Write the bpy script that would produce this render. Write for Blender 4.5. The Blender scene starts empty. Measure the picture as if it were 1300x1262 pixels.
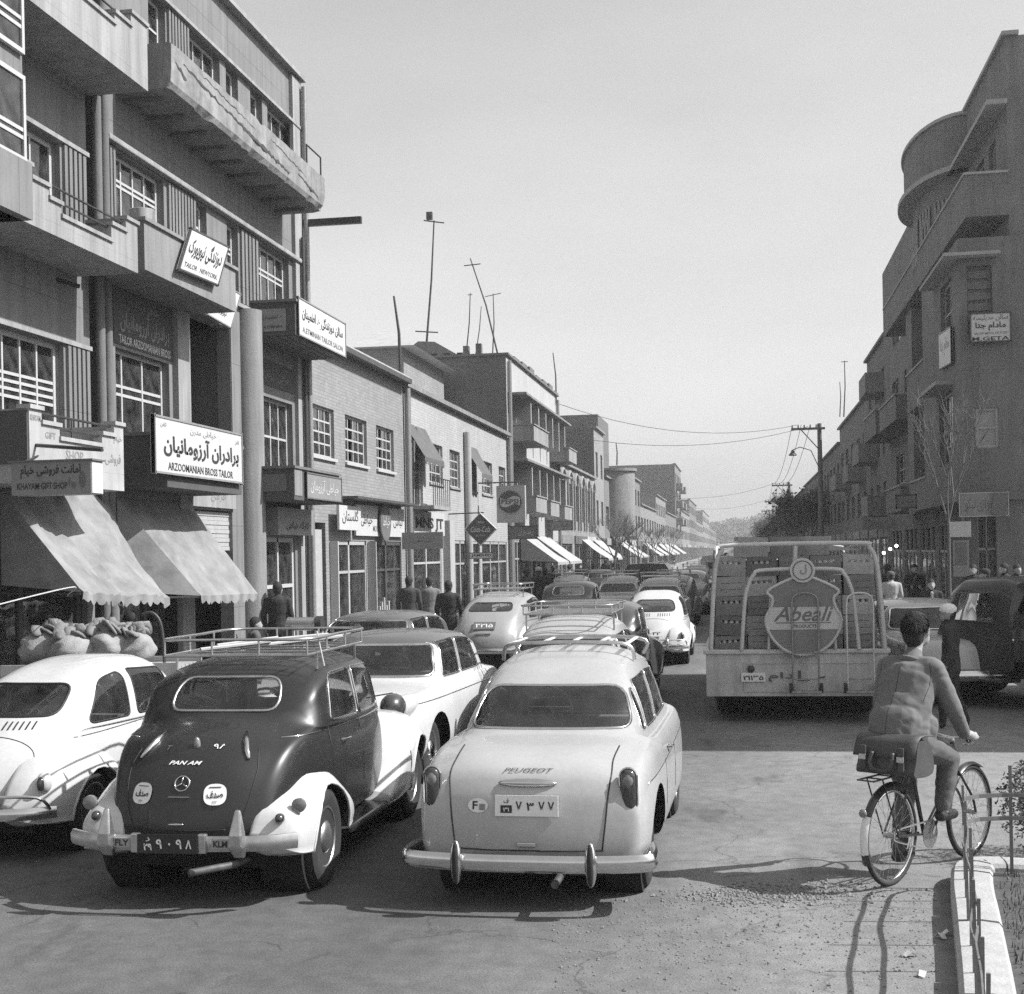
import bpy, bmesh, math, random
import numpy as np
from mathutils import Vector, Matrix, noise as mnoise

random.seed(11)
SC = bpy.context.scene
COL = SC.collection
PI = math.pi
R = math.radians

# ------------------------------------------------------------------ camera
FPX, EYE, ROLL = 1741.0, 2.35, 0.0192          # focal length in photo pixels, eye height in metres, tilt in radians
YAW = math.atan(290 / 1741)                     # the street runs along +Y; the camera looks a little to its left
cam_d = bpy.data.cameras.new('camera')
cam = bpy.data.objects.new('camera', cam_d)
COL.objects.link(cam)
cam.location = (0, 0, EYE)
cam.matrix_world = (Matrix.Translation((0, 0, EYE)) @ Matrix.Rotation(YAW, 4, 'Z') @
                    Matrix.Rotation(PI / 2, 4, 'X') @ Matrix.Rotation(-ROLL, 4, 'Z'))
cam_d.sensor_fit = 'HORIZONTAL'
cam_d.sensor_width = 36
cam_d.lens = 36 * FPX / 1300
cam_d.shift_x = 0
cam_d.shift_y = (702.5 - 631) / 1300
cam_d.clip_end = 4000
SC.camera = cam

# ------------------------------------------------------------------ sky, sun, exposure
SUN_AZ, SUN_EL = R(4), R(45)                    # azimuth measured from +X towards +Y
W = bpy.data.worlds.new('World'); SC.world = W; W.use_nodes = True
nt = W.node_tree
for n in list(nt.nodes): nt.nodes.remove(n)
sky = nt.nodes.new('ShaderNodeTexSky'); sky.sky_type = 'NISHITA'; sky.sun_disc = False
sky.sun_elevation = SUN_EL; sky.sun_rotation = PI / 2 - SUN_AZ
sky.air_density = 1.0; sky.dust_density = 2.5; sky.ozone_density = 1.0
bw = nt.nodes.new('ShaderNodeRGBToBW')
tc = nt.nodes.new('ShaderNodeTexCoord'); mp = nt.nodes.new('ShaderNodeMapping'); mp.inputs['Scale'].default_value = (1.1, 1.1, 3.2)
nz = nt.nodes.new('ShaderNodeTexNoise'); nz.inputs['Scale'].default_value = 1.7; nz.inputs['Detail'].default_value = 6; nz.inputs['Roughness'].default_value = .55
mr = nt.nodes.new('ShaderNodeMapRange'); mr.inputs[1].default_value = .35; mr.inputs[2].default_value = .75; mr.inputs[3].default_value = .93; mr.inputs[4].default_value = 1.13
mul = nt.nodes.new('ShaderNodeMath'); mul.operation = 'MULTIPLY'
lift = nt.nodes.new('ShaderNodeMath'); lift.operation = 'ADD'; lift.inputs[1].default_value = 1.9     # thin high veil of cloud
bg = nt.nodes.new('ShaderNodeBackground'); bg.inputs['Strength'].default_value = .1
out = nt.nodes.new('ShaderNodeOutputWorld')
L = nt.links.new
L(sky.outputs[0], bw.inputs[0]); L(tc.outputs['Generated'], mp.inputs[0]); L(mp.outputs[0], nz.inputs['Vector'])
L(nz.outputs['Fac'], mr.inputs[0]); L(bw.outputs[0], lift.inputs[0]); L(lift.outputs[0], mul.inputs[0]); L(mr.outputs[0], mul.inputs[1])
L(mul.outputs[0], bg.inputs['Color']); L(bg.outputs[0], out.inputs['Surface'])
sun_d = bpy.data.lights.new('sun', 'SUN'); sun_d.energy = 5.0; sun_d.angle = R(.55); sun_d.color = (1, 1, 1)
sun = bpy.data.objects.new('sun', sun_d); COL.objects.link(sun)
sdir = Vector((math.cos(SUN_EL) * math.cos(SUN_AZ), math.cos(SUN_EL) * math.sin(SUN_AZ), math.sin(SUN_EL)))
sun.rotation_euler = (-sdir).to_track_quat('-Z', 'Y').to_euler()
sun.location = (60, 10, 60)
vs = SC.view_settings
vs.view_transform = 'Standard'; vs.look = 'None'; vs.gamma = 1; vs.use_curve_mapping = False
vs.exposure = 0.58
SC.render.engine = 'CYCLES'
SC.cycles.use_denoising = False       # the fine sampling noise stands in for the photograph's film grain
SC.cycles.sample_clamp_indirect = 3
SC.cycles.max_bounces = 6; SC.cycles.diffuse_bounces = 3; SC.cycles.glossy_bounces = 3
SC.cycles.transparent_max_bounces = 16; SC.cycles.transmission_bounces = 3; SC.cycles.volume_bounces = 0
SC.cycles.caustics_reflective = False; SC.cycles.caustics_refractive = False

# ------------------------------------------------------------------ surveying the photograph: pixel -> real place on a known plane
_s, _c = math.sin(YAW), math.cos(YAW)
def ray(px, py):
    x = px - 650; y = py - 702.5
    u = (x - ROLL * y) / FPX; v = (y + ROLL * x) / FPX
    return -_s + u * _c, _c + u * _s, -v
def on_x(px, py, X):
    a, b, e = ray(px, py); t = X / a; return Vector((X, b * t, EYE + e * t))
def on_y(px, py, Y):
    a, b, e = ray(px, py); t = Y / b; return Vector((a * t, Y, EYE + e * t))
def on_z(px, py, Z=0.0):
    a, b, e = ray(px, py); t = (Z - EYE) / e; return Vector((a * t, b * t, Z))

# ------------------------------------------------------------------ materials (black-and-white photograph: greys only)
MATS = {}
def nd(nt, t, **kw):
    n = nt.nodes.new(t)
    for k, v in kw.items(): setattr(n, k, v)
    return n
def mat(name, base, rough=.8, metal=0.0, var=0.0, scale=3.0, streak=0.0, bump=0.0, bscale=40.0, spec=.5, coat=0.0, var2=0.0, scale2=25.0, brick=None):
    if name in MATS: return MATS[name]
    m = bpy.data.materials.new(name); m.use_nodes = True; MATS[name] = m
    nt = m.node_tree; b = nt.nodes['Principled BSDF']; L = nt.links.new
    b.inputs['Roughness'].default_value = rough; b.inputs['Metallic'].default_value = metal
    b.inputs['Specular IOR Level'].default_value = spec; b.inputs['Coat Weight'].default_value = coat; b.inputs['Coat Roughness'].default_value = .06
    b.inputs['Base Color'].default_value = (base, base, base, 1)
    if not (var or streak or bump or var2 or brick): return m
    tc = nd(nt, 'ShaderNodeTexCoord')
    val = None
    def noise(sc, det=5, vec=None, rough=.6):
        n = nd(nt, 'ShaderNodeTexNoise'); n.inputs['Scale'].default_value = sc; n.inputs['Detail'].default_value = det; n.inputs['Roughness'].default_value = rough
        L(vec or tc.outputs['Object'], n.inputs['Vector']); return n.outputs['Fac']
    def term(fac, amp):
        nonlocal val
        mr = nd(nt, 'ShaderNodeMapRange'); mr.inputs[1].default_value = .25; mr.inputs[2].default_value = .75
        mr.inputs[3].default_value = 1 - amp; mr.inputs[4].default_value = 1 + amp; L(fac, mr.inputs[0])
        if val is None: val = mr.outputs[0]
        else:
            mm = nd(nt, 'ShaderNodeMath', operation='MULTIPLY'); L(val, mm.inputs[0]); L(mr.outputs[0], mm.inputs[1]); val = mm.outputs[0]
    if var: term(noise(scale), var)
    if var2: term(noise(scale2, 3), var2)
    if streak:
        mp = nd(nt, 'ShaderNodeMapping'); mp.inputs['Scale'].default_value = (3.2, 3.2, .22); L(tc.outputs['Object'], mp.inputs[0])
        term(noise(1.6, 6, mp.outputs[0], .7), streak)
    bh = None
    if brick:
        bs, mortar, bamp = brick[:3]; bwid = brick[3] if len(brick) > 3 else bs * 3.2
        sx = nd(nt, 'ShaderNodeSeparateXYZ'); L(tc.outputs['Object'], sx.inputs[0])
        ad = nd(nt, 'ShaderNodeMath', operation='ADD'); L(sx.outputs[0], ad.inputs[0]); L(sx.outputs[1], ad.inputs[1])
        cb = nd(nt, 'ShaderNodeCombineXYZ'); L(ad.outputs[0], cb.inputs[0]); L(sx.outputs[2], cb.inputs[1])
        br = nd(nt, 'ShaderNodeTexBrick'); br.inputs['Scale'].default_value = 1; br.inputs['Brick Width'].default_value = bwid; br.offset = .5 if len(brick) < 4 else 0; br.inputs['Row Height'].default_value = bs
        br.inputs['Mortar Size'].default_value = bs * .12 if len(brick) < 4 else .008; br.inputs['Bias'].default_value = 0
        br.inputs['Color1'].default_value = (1 - bamp,) * 3 + (1,); br.inputs['Color2'].default_value = (1 + bamp,) * 3 + (1,); br.inputs['Mortar'].default_value = (mortar,) * 3 + (1,)
        L(cb.outputs[0], br.inputs['Vector'])
        cbw = nd(nt, 'ShaderNodeRGBToBW'); L(br.outputs['Color'], cbw.inputs[0])
        if val is None: val = cbw.outputs[0]
        else:
            mm = nd(nt, 'ShaderNodeMath', operation='MULTIPLY'); L(val, mm.inputs[0]); L(cbw.outputs[0], mm.inputs[1]); val = mm.outputs[0]
        iv = nd(nt, 'ShaderNodeMath', operation='SUBTRACT'); iv.inputs[0].default_value = 1; L(br.outputs['Fac'], iv.inputs[1]); bh = iv.outputs[0]
    if val is not None:
        mm = nd(nt, 'ShaderNodeMath', operation='MULTIPLY'); L(val, mm.inputs[0]); mm.inputs[1].default_value = base
        L(mm.outputs[0], b.inputs['Base Color'])
    if bump or bh:
        bp = nd(nt, 'ShaderNodeBump'); bp.inputs['Strength'].default_value = bump or .4; bp.inputs['Distance'].default_value = .02
        L(bh or noise(bscale, 6), bp.inputs['Height']); L(bp.outputs[0], b.inputs['Normal'])
    return m
def glass(name, tint=.8, rough=.02, refl=1.0, dust=.12):
    if name in MATS: return MATS[name]
    m = bpy.data.materials.new(name); m.use_nodes = True; MATS[name] = m
    nt = m.node_tree; L = nt.links.new
    for n in list(nt.nodes): nt.nodes.remove(n)
    o = nd(nt, 'ShaderNodeOutputMaterial'); t = nd(nt, 'ShaderNodeBsdfTransparent'); t.inputs[0].default_value = (tint, tint, tint, 1)
    g = nd(nt, 'ShaderNodeBsdfGlossy'); g.inputs['Roughness'].default_value = rough; g.inputs[0].default_value = (refl, refl, refl, 1)
    fr = nd(nt, 'ShaderNodeFresnel'); fr.inputs[0].default_value = 1.55
    tcn = nd(nt, 'ShaderNodeTexCoord'); nz = nd(nt, 'ShaderNodeTexNoise'); nz.inputs['Scale'].default_value = 1.3; bp = nd(nt, 'ShaderNodeBump'); bp.inputs['Strength'].default_value = .05; bp.inputs['Distance'].default_value = .2
    L(tcn.outputs['Object'], nz.inputs['Vector']); L(nz.outputs['Fac'], bp.inputs['Height']); L(bp.outputs[0], g.inputs['Normal'])
    df = nd(nt, 'ShaderNodeBsdfDiffuse'); df.inputs[0].default_value = (.45, .45, .45, 1); dm = nd(nt, 'ShaderNodeMixShader'); dn = nd(nt, 'ShaderNodeTexNoise'); dn.inputs['Scale'].default_value = 5; dn.inputs['Detail'].default_value = 6; L(tcn.outputs['Object'], dn.inputs['Vector']); dr = nd(nt, 'ShaderNodeMapRange'); dr.inputs[1].default_value = .3; dr.inputs[2].default_value = .75; dr.inputs[3].default_value = .012; dr.inputs[4].default_value = .012 + dust; L(dn.outputs['Fac'], dr.inputs[0]); L(dr.outputs[0], dm.inputs[0]); L(t.outputs[0], dm.inputs[1]); L(df.outputs[0], dm.inputs[2])  # dust film, also greying dark panes in place of sky reflections
    mx = nd(nt, 'ShaderNodeMixShader'); L(fr.outputs[0], mx.inputs[0]); L(dm.outputs[0], mx.inputs[1]); L(g.outputs[0], mx.inputs[2]); L(mx.outputs[0], o.inputs[0])
    return m

# ------------------------------------------------------------------ mesh builder
class MB:
    def __init__(s): s.v = []; s.f = []; s.m = []
    def add(s, vs, fs, mi=0):
        n = len(s.v); s.v += [tuple(p) for p in vs]; s.f += [tuple(i + n for i in f) for f in fs]; s.m += [mi] * len(fs); return s
    def quad(s, a, b, c, d, mi=0): return s.add((a, b, c, d), ((0, 1, 2, 3),), mi)
    def box(s, x0, x1, y0, y1, z0, z1, mi=0, M=None):
        v = [(x0, y0, z0), (x1, y0, z0), (x1, y1, z0), (x0, y1, z0), (x0, y0, z1), (x1, y0, z1), (x1, y1, z1), (x0, y1, z1)]
        if M is not None: v = [M @ Vector(p) for p in v]
        return s.add(v, ((3, 2, 1, 0), (4, 5, 6, 7), (0, 1, 5, 4), (1, 2, 6, 5), (2, 3, 7, 6), (3, 0, 4, 7)), mi)
    def prism(s, poly, fn, mi=0):
        """poly: 2D points; fn(p, k) -> 3D point for end k = 0, 1"""
        n = len(poly); v = [fn(p, 0) for p in poly] + [fn(p, 1) for p in poly]
        return s.add(v, [tuple(range(n))[::-1], tuple(range(n, 2 * n))] + [(i, (i + 1) % n, (i + 1) % n + n, i + n) for i in range(n)], mi)
    def prism_x(s, poly, x0, x1, mi=0): return s.prism(poly, lambda p, k: (x1 if k else x0, p[0], p[1]), mi)
    def prism_y(s, poly, y0, y1, mi=0): return s.prism(poly, lambda p, k: (p[0], y1 if k else y0, p[1]), mi)
    def prism_z(s, poly, z0, z1, mi=0): return s.prism(poly, lambda p, k: (p[0], p[1], z1 if k else z0), mi)
    def loft(s, rings, close=True, caps=True, mi=0):
        n = len(rings[0]); k = len(rings); v = [p for r in rings for p in r]; f = []
        for i in range(k - 1):
            for j in range(n if close else n - 1):
                f.append((i * n + j, i * n + (j + 1) % n, (i + 1) * n + (j + 1) % n, (i + 1) * n + j))
        if caps: f += [tuple(range(n))[::-1], tuple((k - 1) * n + j for j in range(n))]
        return s.add(v, f, mi)
    def tube(s, pts, r, n=6, closed=False, mi=0, flat=None):
        pts = [Vector(p) for p in pts]; k = len(pts)
        rr = r if isinstance(r, (list, tuple)) else [r] * k
        rings = []; up = None
        for i in range(k):
            a = pts[(i - 1) % k] if (closed or i > 0) else pts[i]; b = pts[(i + 1) % k] if (closed or i < k - 1) else pts[i]
            t = (b - a); t = t.normalized() if t.length > 1e-9 else Vector((0, 0, 1))
            if up is None: up = Vector((0, 0, 1)) if abs(t.z) < .9 else Vector((1, 0, 0))
            sd = t.cross(up); sd = sd.normalized() if sd.length > 1e-6 else t.orthogonal().normalized()
            up2 = sd.cross(t).normalized(); up = up2
            fx, fz = flat or (1, 1)
            rings.append([pts[i] + (sd * math.cos(2 * PI * j / n + PI / n) * fx + up2 * math.sin(2 * PI * j / n + PI / n) * fz) * rr[i] for j in range(n)])
        if closed: rings.append(rings[0])
        return s.loft(rings, True, not closed, mi)
    def cyl(s, a, b, r0, r1=None, n=12, mi=0): return s.tube([a, b], [r0, r0 if r1 is None else r1], n, False, mi)
    def ball(s, c, r, n=12, k=8, mi=0, M=None):
        rx, ry, rz = r if isinstance(r, (list, tuple)) else (r, r, r)
        rings = []
        for i in range(k + 1):
            ph = -PI / 2 + PI * i / k; ph = max(-PI / 2 + .03, min(PI / 2 - .03, ph))
            ring = [Vector((rx * math.cos(ph) * math.cos(2 * PI * j / n), ry * math.cos(ph) * math.sin(2 * PI * j / n), rz * math.sin(ph))) for j in range(n)]
            if M is not None: ring = [M @ p for p in ring]
            rings.append([p + Vector(c) for p in ring])
        return s.loft(rings, True, True, mi)
    def lathe(s, prof, c, axis='x', n=24, mi=0):
        """prof: (offset along axis, radius)"""
        rings = []
        for o, r in prof:
            ring = []
            for j in range(n):
                a = 2 * PI * j / n; p, q = r * math.cos(a), r * math.sin(a)
                ring.append(Vector(c) + (Vector((o, p, q)) if axis == 'x' else Vector((p, o, q)) if axis == 'y' else Vector((p, q, o))))
            rings.append(ring)
        return s.loft(rings, True, True, mi)
    def mesh(s, name, mats, smooth=False):
        me = bpy.data.meshes.new(name); me.from_pydata(s.v, [], s.f)
        for m in (mats if isinstance(mats, (list, tuple)) else [mats]): me.materials.append(m)
        if any(s.m): me.polygons.foreach_set('material_index', s.m)
        if smooth is not False:
            me.polygons.foreach_set('use_smooth', [True] * len(me.polygons))
            if smooth is not True: me.set_sharp_from_angle(angle=R(smooth))
        me.update()
        return me
    def obj(s, name, mats, parent=None, smooth=False, bevel=0):
        o = link(name, s.mesh(name, mats, smooth), parent)
        if bevel:
            b = o.modifiers.new('bevel', 'BEVEL'); b.width = bevel; b.segments = 2; b.limit_method = 'ANGLE'; b.angle_limit = R(40)
        return o
def link(name, data, parent=None):
    o = bpy.data.objects.new(name, data); COL.objects.link(o)
    if parent is not None:
        o.parent = parent
        if parent.get('world_children'): o.matrix_parent_inverse = Matrix.Translation(-parent.location)
    return o
def tag(o, label, cat, group=None, kind=None):
    o['label'] = label; o['category'] = cat
    if group: o['group'] = group
    if kind: o['kind'] = kind
    return o
def setting(o, kind='structure', label=None, cat=None):
    o['kind'] = kind
    if label: o['label'] = label
    if cat: o['category'] = cat
    return o
def thing(name, label, cat, loc=(0, 0, 0), rz=0.0, group=None, world=False):
    o = bpy.data.objects.new(name, None); COL.objects.link(o); o.empty_display_size = .2
    o.location = loc; o.rotation_euler = (0, 0, rz)
    if world: o['world_children'] = 1
    return tag(o, label, cat, group)
def copy_tree(o, parent=None):
    c = o.copy(); COL.objects.link(c); c.parent = parent
    if parent is not None: c.matrix_parent_inverse = o.matrix_parent_inverse.copy()
    for ch in list(o.children): copy_tree(ch, c)
    return c
def pchip(pts):
    """smooth monotone curve through (y, value) points"""
    xs = np.array([p[0] for p in pts], float); ys = np.array([p[1] for p in pts], float)
    h = np.diff(xs); d = np.diff(ys) / h; m = np.zeros(len(xs)); m[0], m[-1] = d[0], d[-1]
    for i in range(1, len(xs) - 1):
        if d[i - 1] * d[i] > 0:
            w1, w2 = 2 * h[i] + h[i - 1], h[i] + 2 * h[i - 1]; m[i] = (w1 + w2) / (w1 / d[i - 1] + w2 / d[i])
    def fn(x):
        x = min(max(x, xs[0]), xs[-1]); i = min(int(np.searchsorted(xs, x, 'right')) - 1, len(h) - 1); i = max(i, 0)
        t = (x - xs[i]) / h[i]
        return float((1 + 2 * t) * (1 - t) ** 2 * ys[i] + t * (1 - t) ** 2 * h[i] * m[i] + t * t * (3 - 2 * t) * ys[i + 1] + t * t * (t - 1) * h[i] * m[i + 1])
    return fn
def catmull(pts, sub, closed=False):
    pts = [Vector(p) for p in pts]; n = len(pts); o = []
    for i in range(n if closed else n - 1):
        g = (lambda k: pts[k % n]) if closed else (lambda k: pts[min(max(k, 0), n - 1)])
        a, b, c, d = g(i - 1), g(i), g(i + 1), g(i + 2)
        for j in range(sub):
            t = j / sub
            o.append(.5 * (2 * b + (c - a) * t + (2 * a - 5 * b + 4 * c - d) * t * t + (3 * b - a - 3 * c + d) * t ** 3))
    if not closed: o.append(pts[-1])
    return o

# ------------------------------------------------------------------ lettering
_AR = {'ا': (0xFE8D, 2), 'آ': (0xFE81, 2), 'ب': (0xFE8F, 4), 'پ': (0xFB56, 4), 'ت': (0xFE95, 4), 'ج': (0xFE9D, 4), 'خ': (0xFEA5, 4), 'د': (0xFEA9, 2),
       'ر': (0xFEAD, 2), 'ز': (0xFEAF, 2), 'س': (0xFEB1, 4), 'ش': (0xFEB5, 4), 'ص': (0xFEB9, 4), 'ط': (0xFEC1, 4), 'ع': (0xFEC9, 4), 'ف': (0xFED1, 4),
       'ق': (0xFED5, 4), 'ک': (0xFB8E, 4), 'گ': (0xFB92, 4), 'ل': (0xFEDD, 4), 'م': (0xFEE1, 4), 'ن': (0xFEE5, 4), 'و': (0xFEED, 2), 'ه': (0xFEE9, 4), 'ی': (0xFBFC, 4)}
def farsi(t):
    o = []
    for i, ch in enumerate(t):
        if ch not in _AR: o.append(ch); continue
        b, n = _AR[ch]
        pj = i > 0 and t[i - 1] in _AR and _AR[t[i - 1]][1] == 4
        nj = n == 4 and i + 1 < len(t) and t[i + 1] in _AR
        o.append(chr(b + (3 if pj and nj else 1 if pj else 2 if nj else 0)))
    return ''.join(reversed(o))
def has_farsi(t): return any('\u0600' <= ch <= '\u06ff' for ch in t) and not all(ch in '۰۱۲۳۴۵۶۷۸۹ ' for ch in t)
_TX = {}
BENCH = bpy.data.scenes.new('bench')                # small scratch scene, so that evaluating one object does not evaluate the street
def evaluated_mesh(o):
    BENCH.collection.objects.link(o)
    with bpy.context.temp_override(scene=BENCH, view_layer=BENCH.view_layers[0]):
        dg = bpy.context.evaluated_depsgraph_get()
        me = bpy.data.meshes.new_from_object(o.evaluated_get(dg))
    BENCH.collection.objects.unlink(o)
    return me
def text_mesh(body, bold=0.0, shear=0.0):
    k = (body, bold, shear)
    if k in _TX: return _TX[k]
    c = bpy.data.curves.new('lettering', 'FONT'); c.body = farsi(body) if has_farsi(body) else body
    c.resolution_u = 2; c.offset = bold; c.shear = shear
    o = bpy.data.objects.new('lettering', c)
    me = evaluated_mesh(o)
    bpy.data.objects.remove(o); bpy.data.curves.remove(c)
    co = np.array([v.co[:] for v in me.vertices]).reshape(-1, 3); fs = [tuple(p.vertices) for p in me.polygons]
    bpy.data.meshes.remove(me)
    _TX[k] = (co, fs); return _TX[k]
def lettering(parent, body, org, right, up, w=None, h=None, m=None, bold=.008, shear=0.0, lift=.004, name='lettering', wmax=None):
    """flat print: centred at org on a face with axes right, up; stands `lift` proud of the face"""
    co, fs = text_mesh(body, bold, shear)
    if not len(co): return None
    lo, hi = co.min(0), co.max(0); sz = hi - lo; right = Vector(right).normalized(); up = Vector(up).normalized(); nn = right.cross(up)
    sx = sy = None
    if w: sx = w / sz[0]
    if h: sy = h / sz[1]
    sx = sx or sy; sy = sy or sx
    mid = (lo + hi) / 2; org = Vector(org)
    mb = MB(); mb.add([org + right * float((p[0] - mid[0]) * sx) + up * float((p[1] - mid[1]) * sy) + nn * lift for p in co], fs)
    return mb.obj(name, m or MATS['ink'], parent)
# ------------------------------------------------------------------ palette
ink = mat('ink', .025, .7); white_ink = mat('white_ink', .75, .7)
conc = mat('concrete', .19, .9, var=.14, scale=1.2, streak=.34, bump=.35, bscale=30)
conc_l = mat('pale_concrete', .25, .9, var=.12, scale=1.5, streak=.36, bump=.3, bscale=30)
conc_d = mat('dark_concrete', .13, .9, var=.2, scale=2, streak=.2, bump=.3, bscale=24)
plaster = mat('grey_plaster', .16, .9, var=.16, scale=.8, streak=.26, var2=.08, scale2=40, brick=(1.47, .72, .03, .92))
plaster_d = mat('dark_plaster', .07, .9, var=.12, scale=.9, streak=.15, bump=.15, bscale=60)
plaster_l = mat('light_plaster', .36, .9, var=.1, scale=.9, streak=.15, bump=.12, bscale=60)
plaster_w = mat('white_plaster', .33, .9, var=.2, scale=2, streak=.16, bump=.12, bscale=60)
erode = mat('eroded_concrete', .2, .95, var=.35, scale=2.4, streak=.3, bump=.5, bscale=12, var2=.15, scale2=14)
brick_g = mat('grey_brick', .23, .9, var=.12, scale=.7, streak=.1, brick=(.075, .8, .1))
brick_l = mat('pale_brick', .34, .9, var=.1, scale=.7, streak=.1, brick=(.075, .85, .08))
brick_d = mat('dark_brick', .12, .92, var=.16, scale=.6, streak=.15, brick=(.075, .75, .14))
brick_m = mat('mid_brick', .24, .92, var=.14, scale=.6, streak=.15, brick=(.075, .8, .12))
wood_w = mat('white_painted_wood', .4, .6, var=.08, scale=8)
wood_g = mat('grey_painted_wood', .34, .6, var=.1, scale=8, streak=.1)
wood_d = mat('dark_wood', .06, .6, var=.2, scale=6, streak=.3)
dark = mat('painted_inner_shade', .02, .95)  # near-black sheets of this stand in for shade inside rooms and holes
curtain_m = mat('curtain_cloth', .6, .9, var=.2, scale=6)
canvas = mat('awning_canvas', .2, .9, var=.36, scale=2.6, bump=.25, bscale=14, var2=.08, scale2=60)
canvas_d = mat('stained_canvas', .22, .9, var=.25, scale=2.5, bump=.3, bscale=14)
canvas_w = mat('white_canvas', .36, .9, var=.1, scale=3, bump=.2, bscale=14)
iron = mat('dark_iron', .05, .5, metal=.3, var=.3, scale=20)
iron_l = mat('weathered_iron', .25, .5, metal=.4, var=.3, scale=30)
sign_w = mat('white_enamel', .48, .45, var=.06, scale=3, streak=.06)
sign_g = mat('grey_enamel', .22, .5, var=.12, scale=4, streak=.1)
sign_d = mat('dark_enamel', .06, .5, var=.2, scale=4)
sign_m = mat('mid_enamel', .13, .5, var=.15, scale=4)
pane_m = glass('window_glass', .55)
roof_m = mat('roof_tin', .36, .6, var=.15, scale=3, streak=.1)
bark = mat('bark', .11, .95, var=.2, scale=9, bump=.5, bscale=30)
wood_pole = mat('pole_wood', .14, .9, var=.2, scale=5, streak=.3)

# asphalt: worn, dusty lanes with darker patches
def asphalt(name, lo, hi):
    m = bpy.data.materials.new(name); m.use_nodes = True; nt = m.node_tree; b = nt.nodes['Principled BSDF']; L = nt.links.new
    b.inputs['Roughness'].default_value = .9; b.inputs['Specular IOR Level'].default_value = .25
    tc = nd(nt, 'ShaderNodeTexCoord'); sx = nd(nt, 'ShaderNodeSeparateXYZ'); L(tc.outputs['Object'], sx.inputs[0])
    def noise(s, det, r=.6, sc=(1, 1, 1)):
        mp = nd(nt, 'ShaderNodeMapping'); mp.inputs['Scale'].default_value = sc; L(tc.outputs['Object'], mp.inputs[0])
        n = nd(nt, 'ShaderNodeTexNoise'); n.inputs['Scale'].default_value = s; n.inputs['Detail'].default_value = det; n.inputs['Roughness'].default_value = r; L(mp.outputs[0], n.inputs['Vector']); return n.outputs['Fac']
    def rng(v, a, b_, c, d):
        r = nd(nt, 'ShaderNodeMapRange'); r.inputs[1].default_value = a; r.inputs[2].default_value = b_; r.inputs[3].default_value = c; r.inputs[4].default_value = d; L(v, r.inputs[0]); return r.outputs[0]
    def op(o, a, c):
        n = nd(nt, 'ShaderNodeMath', operation=o)
        for i, q in enumerate((a, c)):
            if isinstance(q, (int, float)): n.inputs[i].default_value = q
            else: L(q, n.inputs[i])
        return n.outputs[0]
    lane = op('ADD', sx.outputs[0], op('MULTIPLY', noise(.35, 4), 2.2))
    v = rng(lane, -1.2, 2.4, lo, hi)                       # dust gathers on the unused side of the carriageway
    v = op('MULTIPLY', v, rng(noise(.5, 6, .65, (1, .35, 1)), .3, .7, .72, 1.25))
    v = op('MULTIPLY', v, rng(noise(6, 6, .7), .35, .65, .84, 1.16))
    v = op('MULTIPLY', v, rng(noise(85, 4, .85), .38, .62, .6, 1.4))
    vo = nd(nt, 'ShaderNodeTexVoronoi', feature='DISTANCE_TO_EDGE'); vo.inputs['Scale'].default_value = .55
    wv = nd(nt, 'ShaderNodeVectorMath', operation='ADD'); nn = nd(nt, 'ShaderNodeTexNoise'); nn.inputs['Scale'].default_value = 1.6; nn.inputs['Detail'].default_value = 5
    L(tc.outputs['Object'], nn.inputs['Vector']); L(tc.outputs['Object'], wv.inputs[0]); L(nn.outputs['Color'], wv.inputs[1]); L(wv.outputs[0], vo.inputs['Vector'])
    crack = op('MAXIMUM', rng(vo.outputs['Distance'], 0, .010, .62, 1), rng(noise(.8, 2), .48, .56, 0, 1))
    v = op('MULTIPLY', v, crack)
    oil = rng(noise(1.1, 5, .6, (1.4, .5, 1)), .58, .72, 1, .5)
    v = op('MULTIPLY', v, oil)
    L(v, b.inputs['Base Color'])
    bp = nd(nt, 'ShaderNodeBump'); bp.inputs['Strength'].default_value = .5; bp.inputs['Distance'].default_value = .012
    L(noise(55, 8, .75), bp.inputs['Height']); L(bp.outputs[0], b.inputs['Normal'])
    return m
road_m = asphalt('worn_asphalt', .1, .2)
pave_m = mat('sidewalk_paving', .24, .9, var=.18, scale=1.4, bump=.3, bscale=40, var2=.12, scale2=40)
kerb_m = mat('kerb_stone', .34, .9, var=.16, scale=6, bump=.4, bscale=40, var2=.12, scale2=70)
soil_m = mat('soil', .07, .95, var=.25, scale=6, bump=.6, bscale=30)

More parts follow.
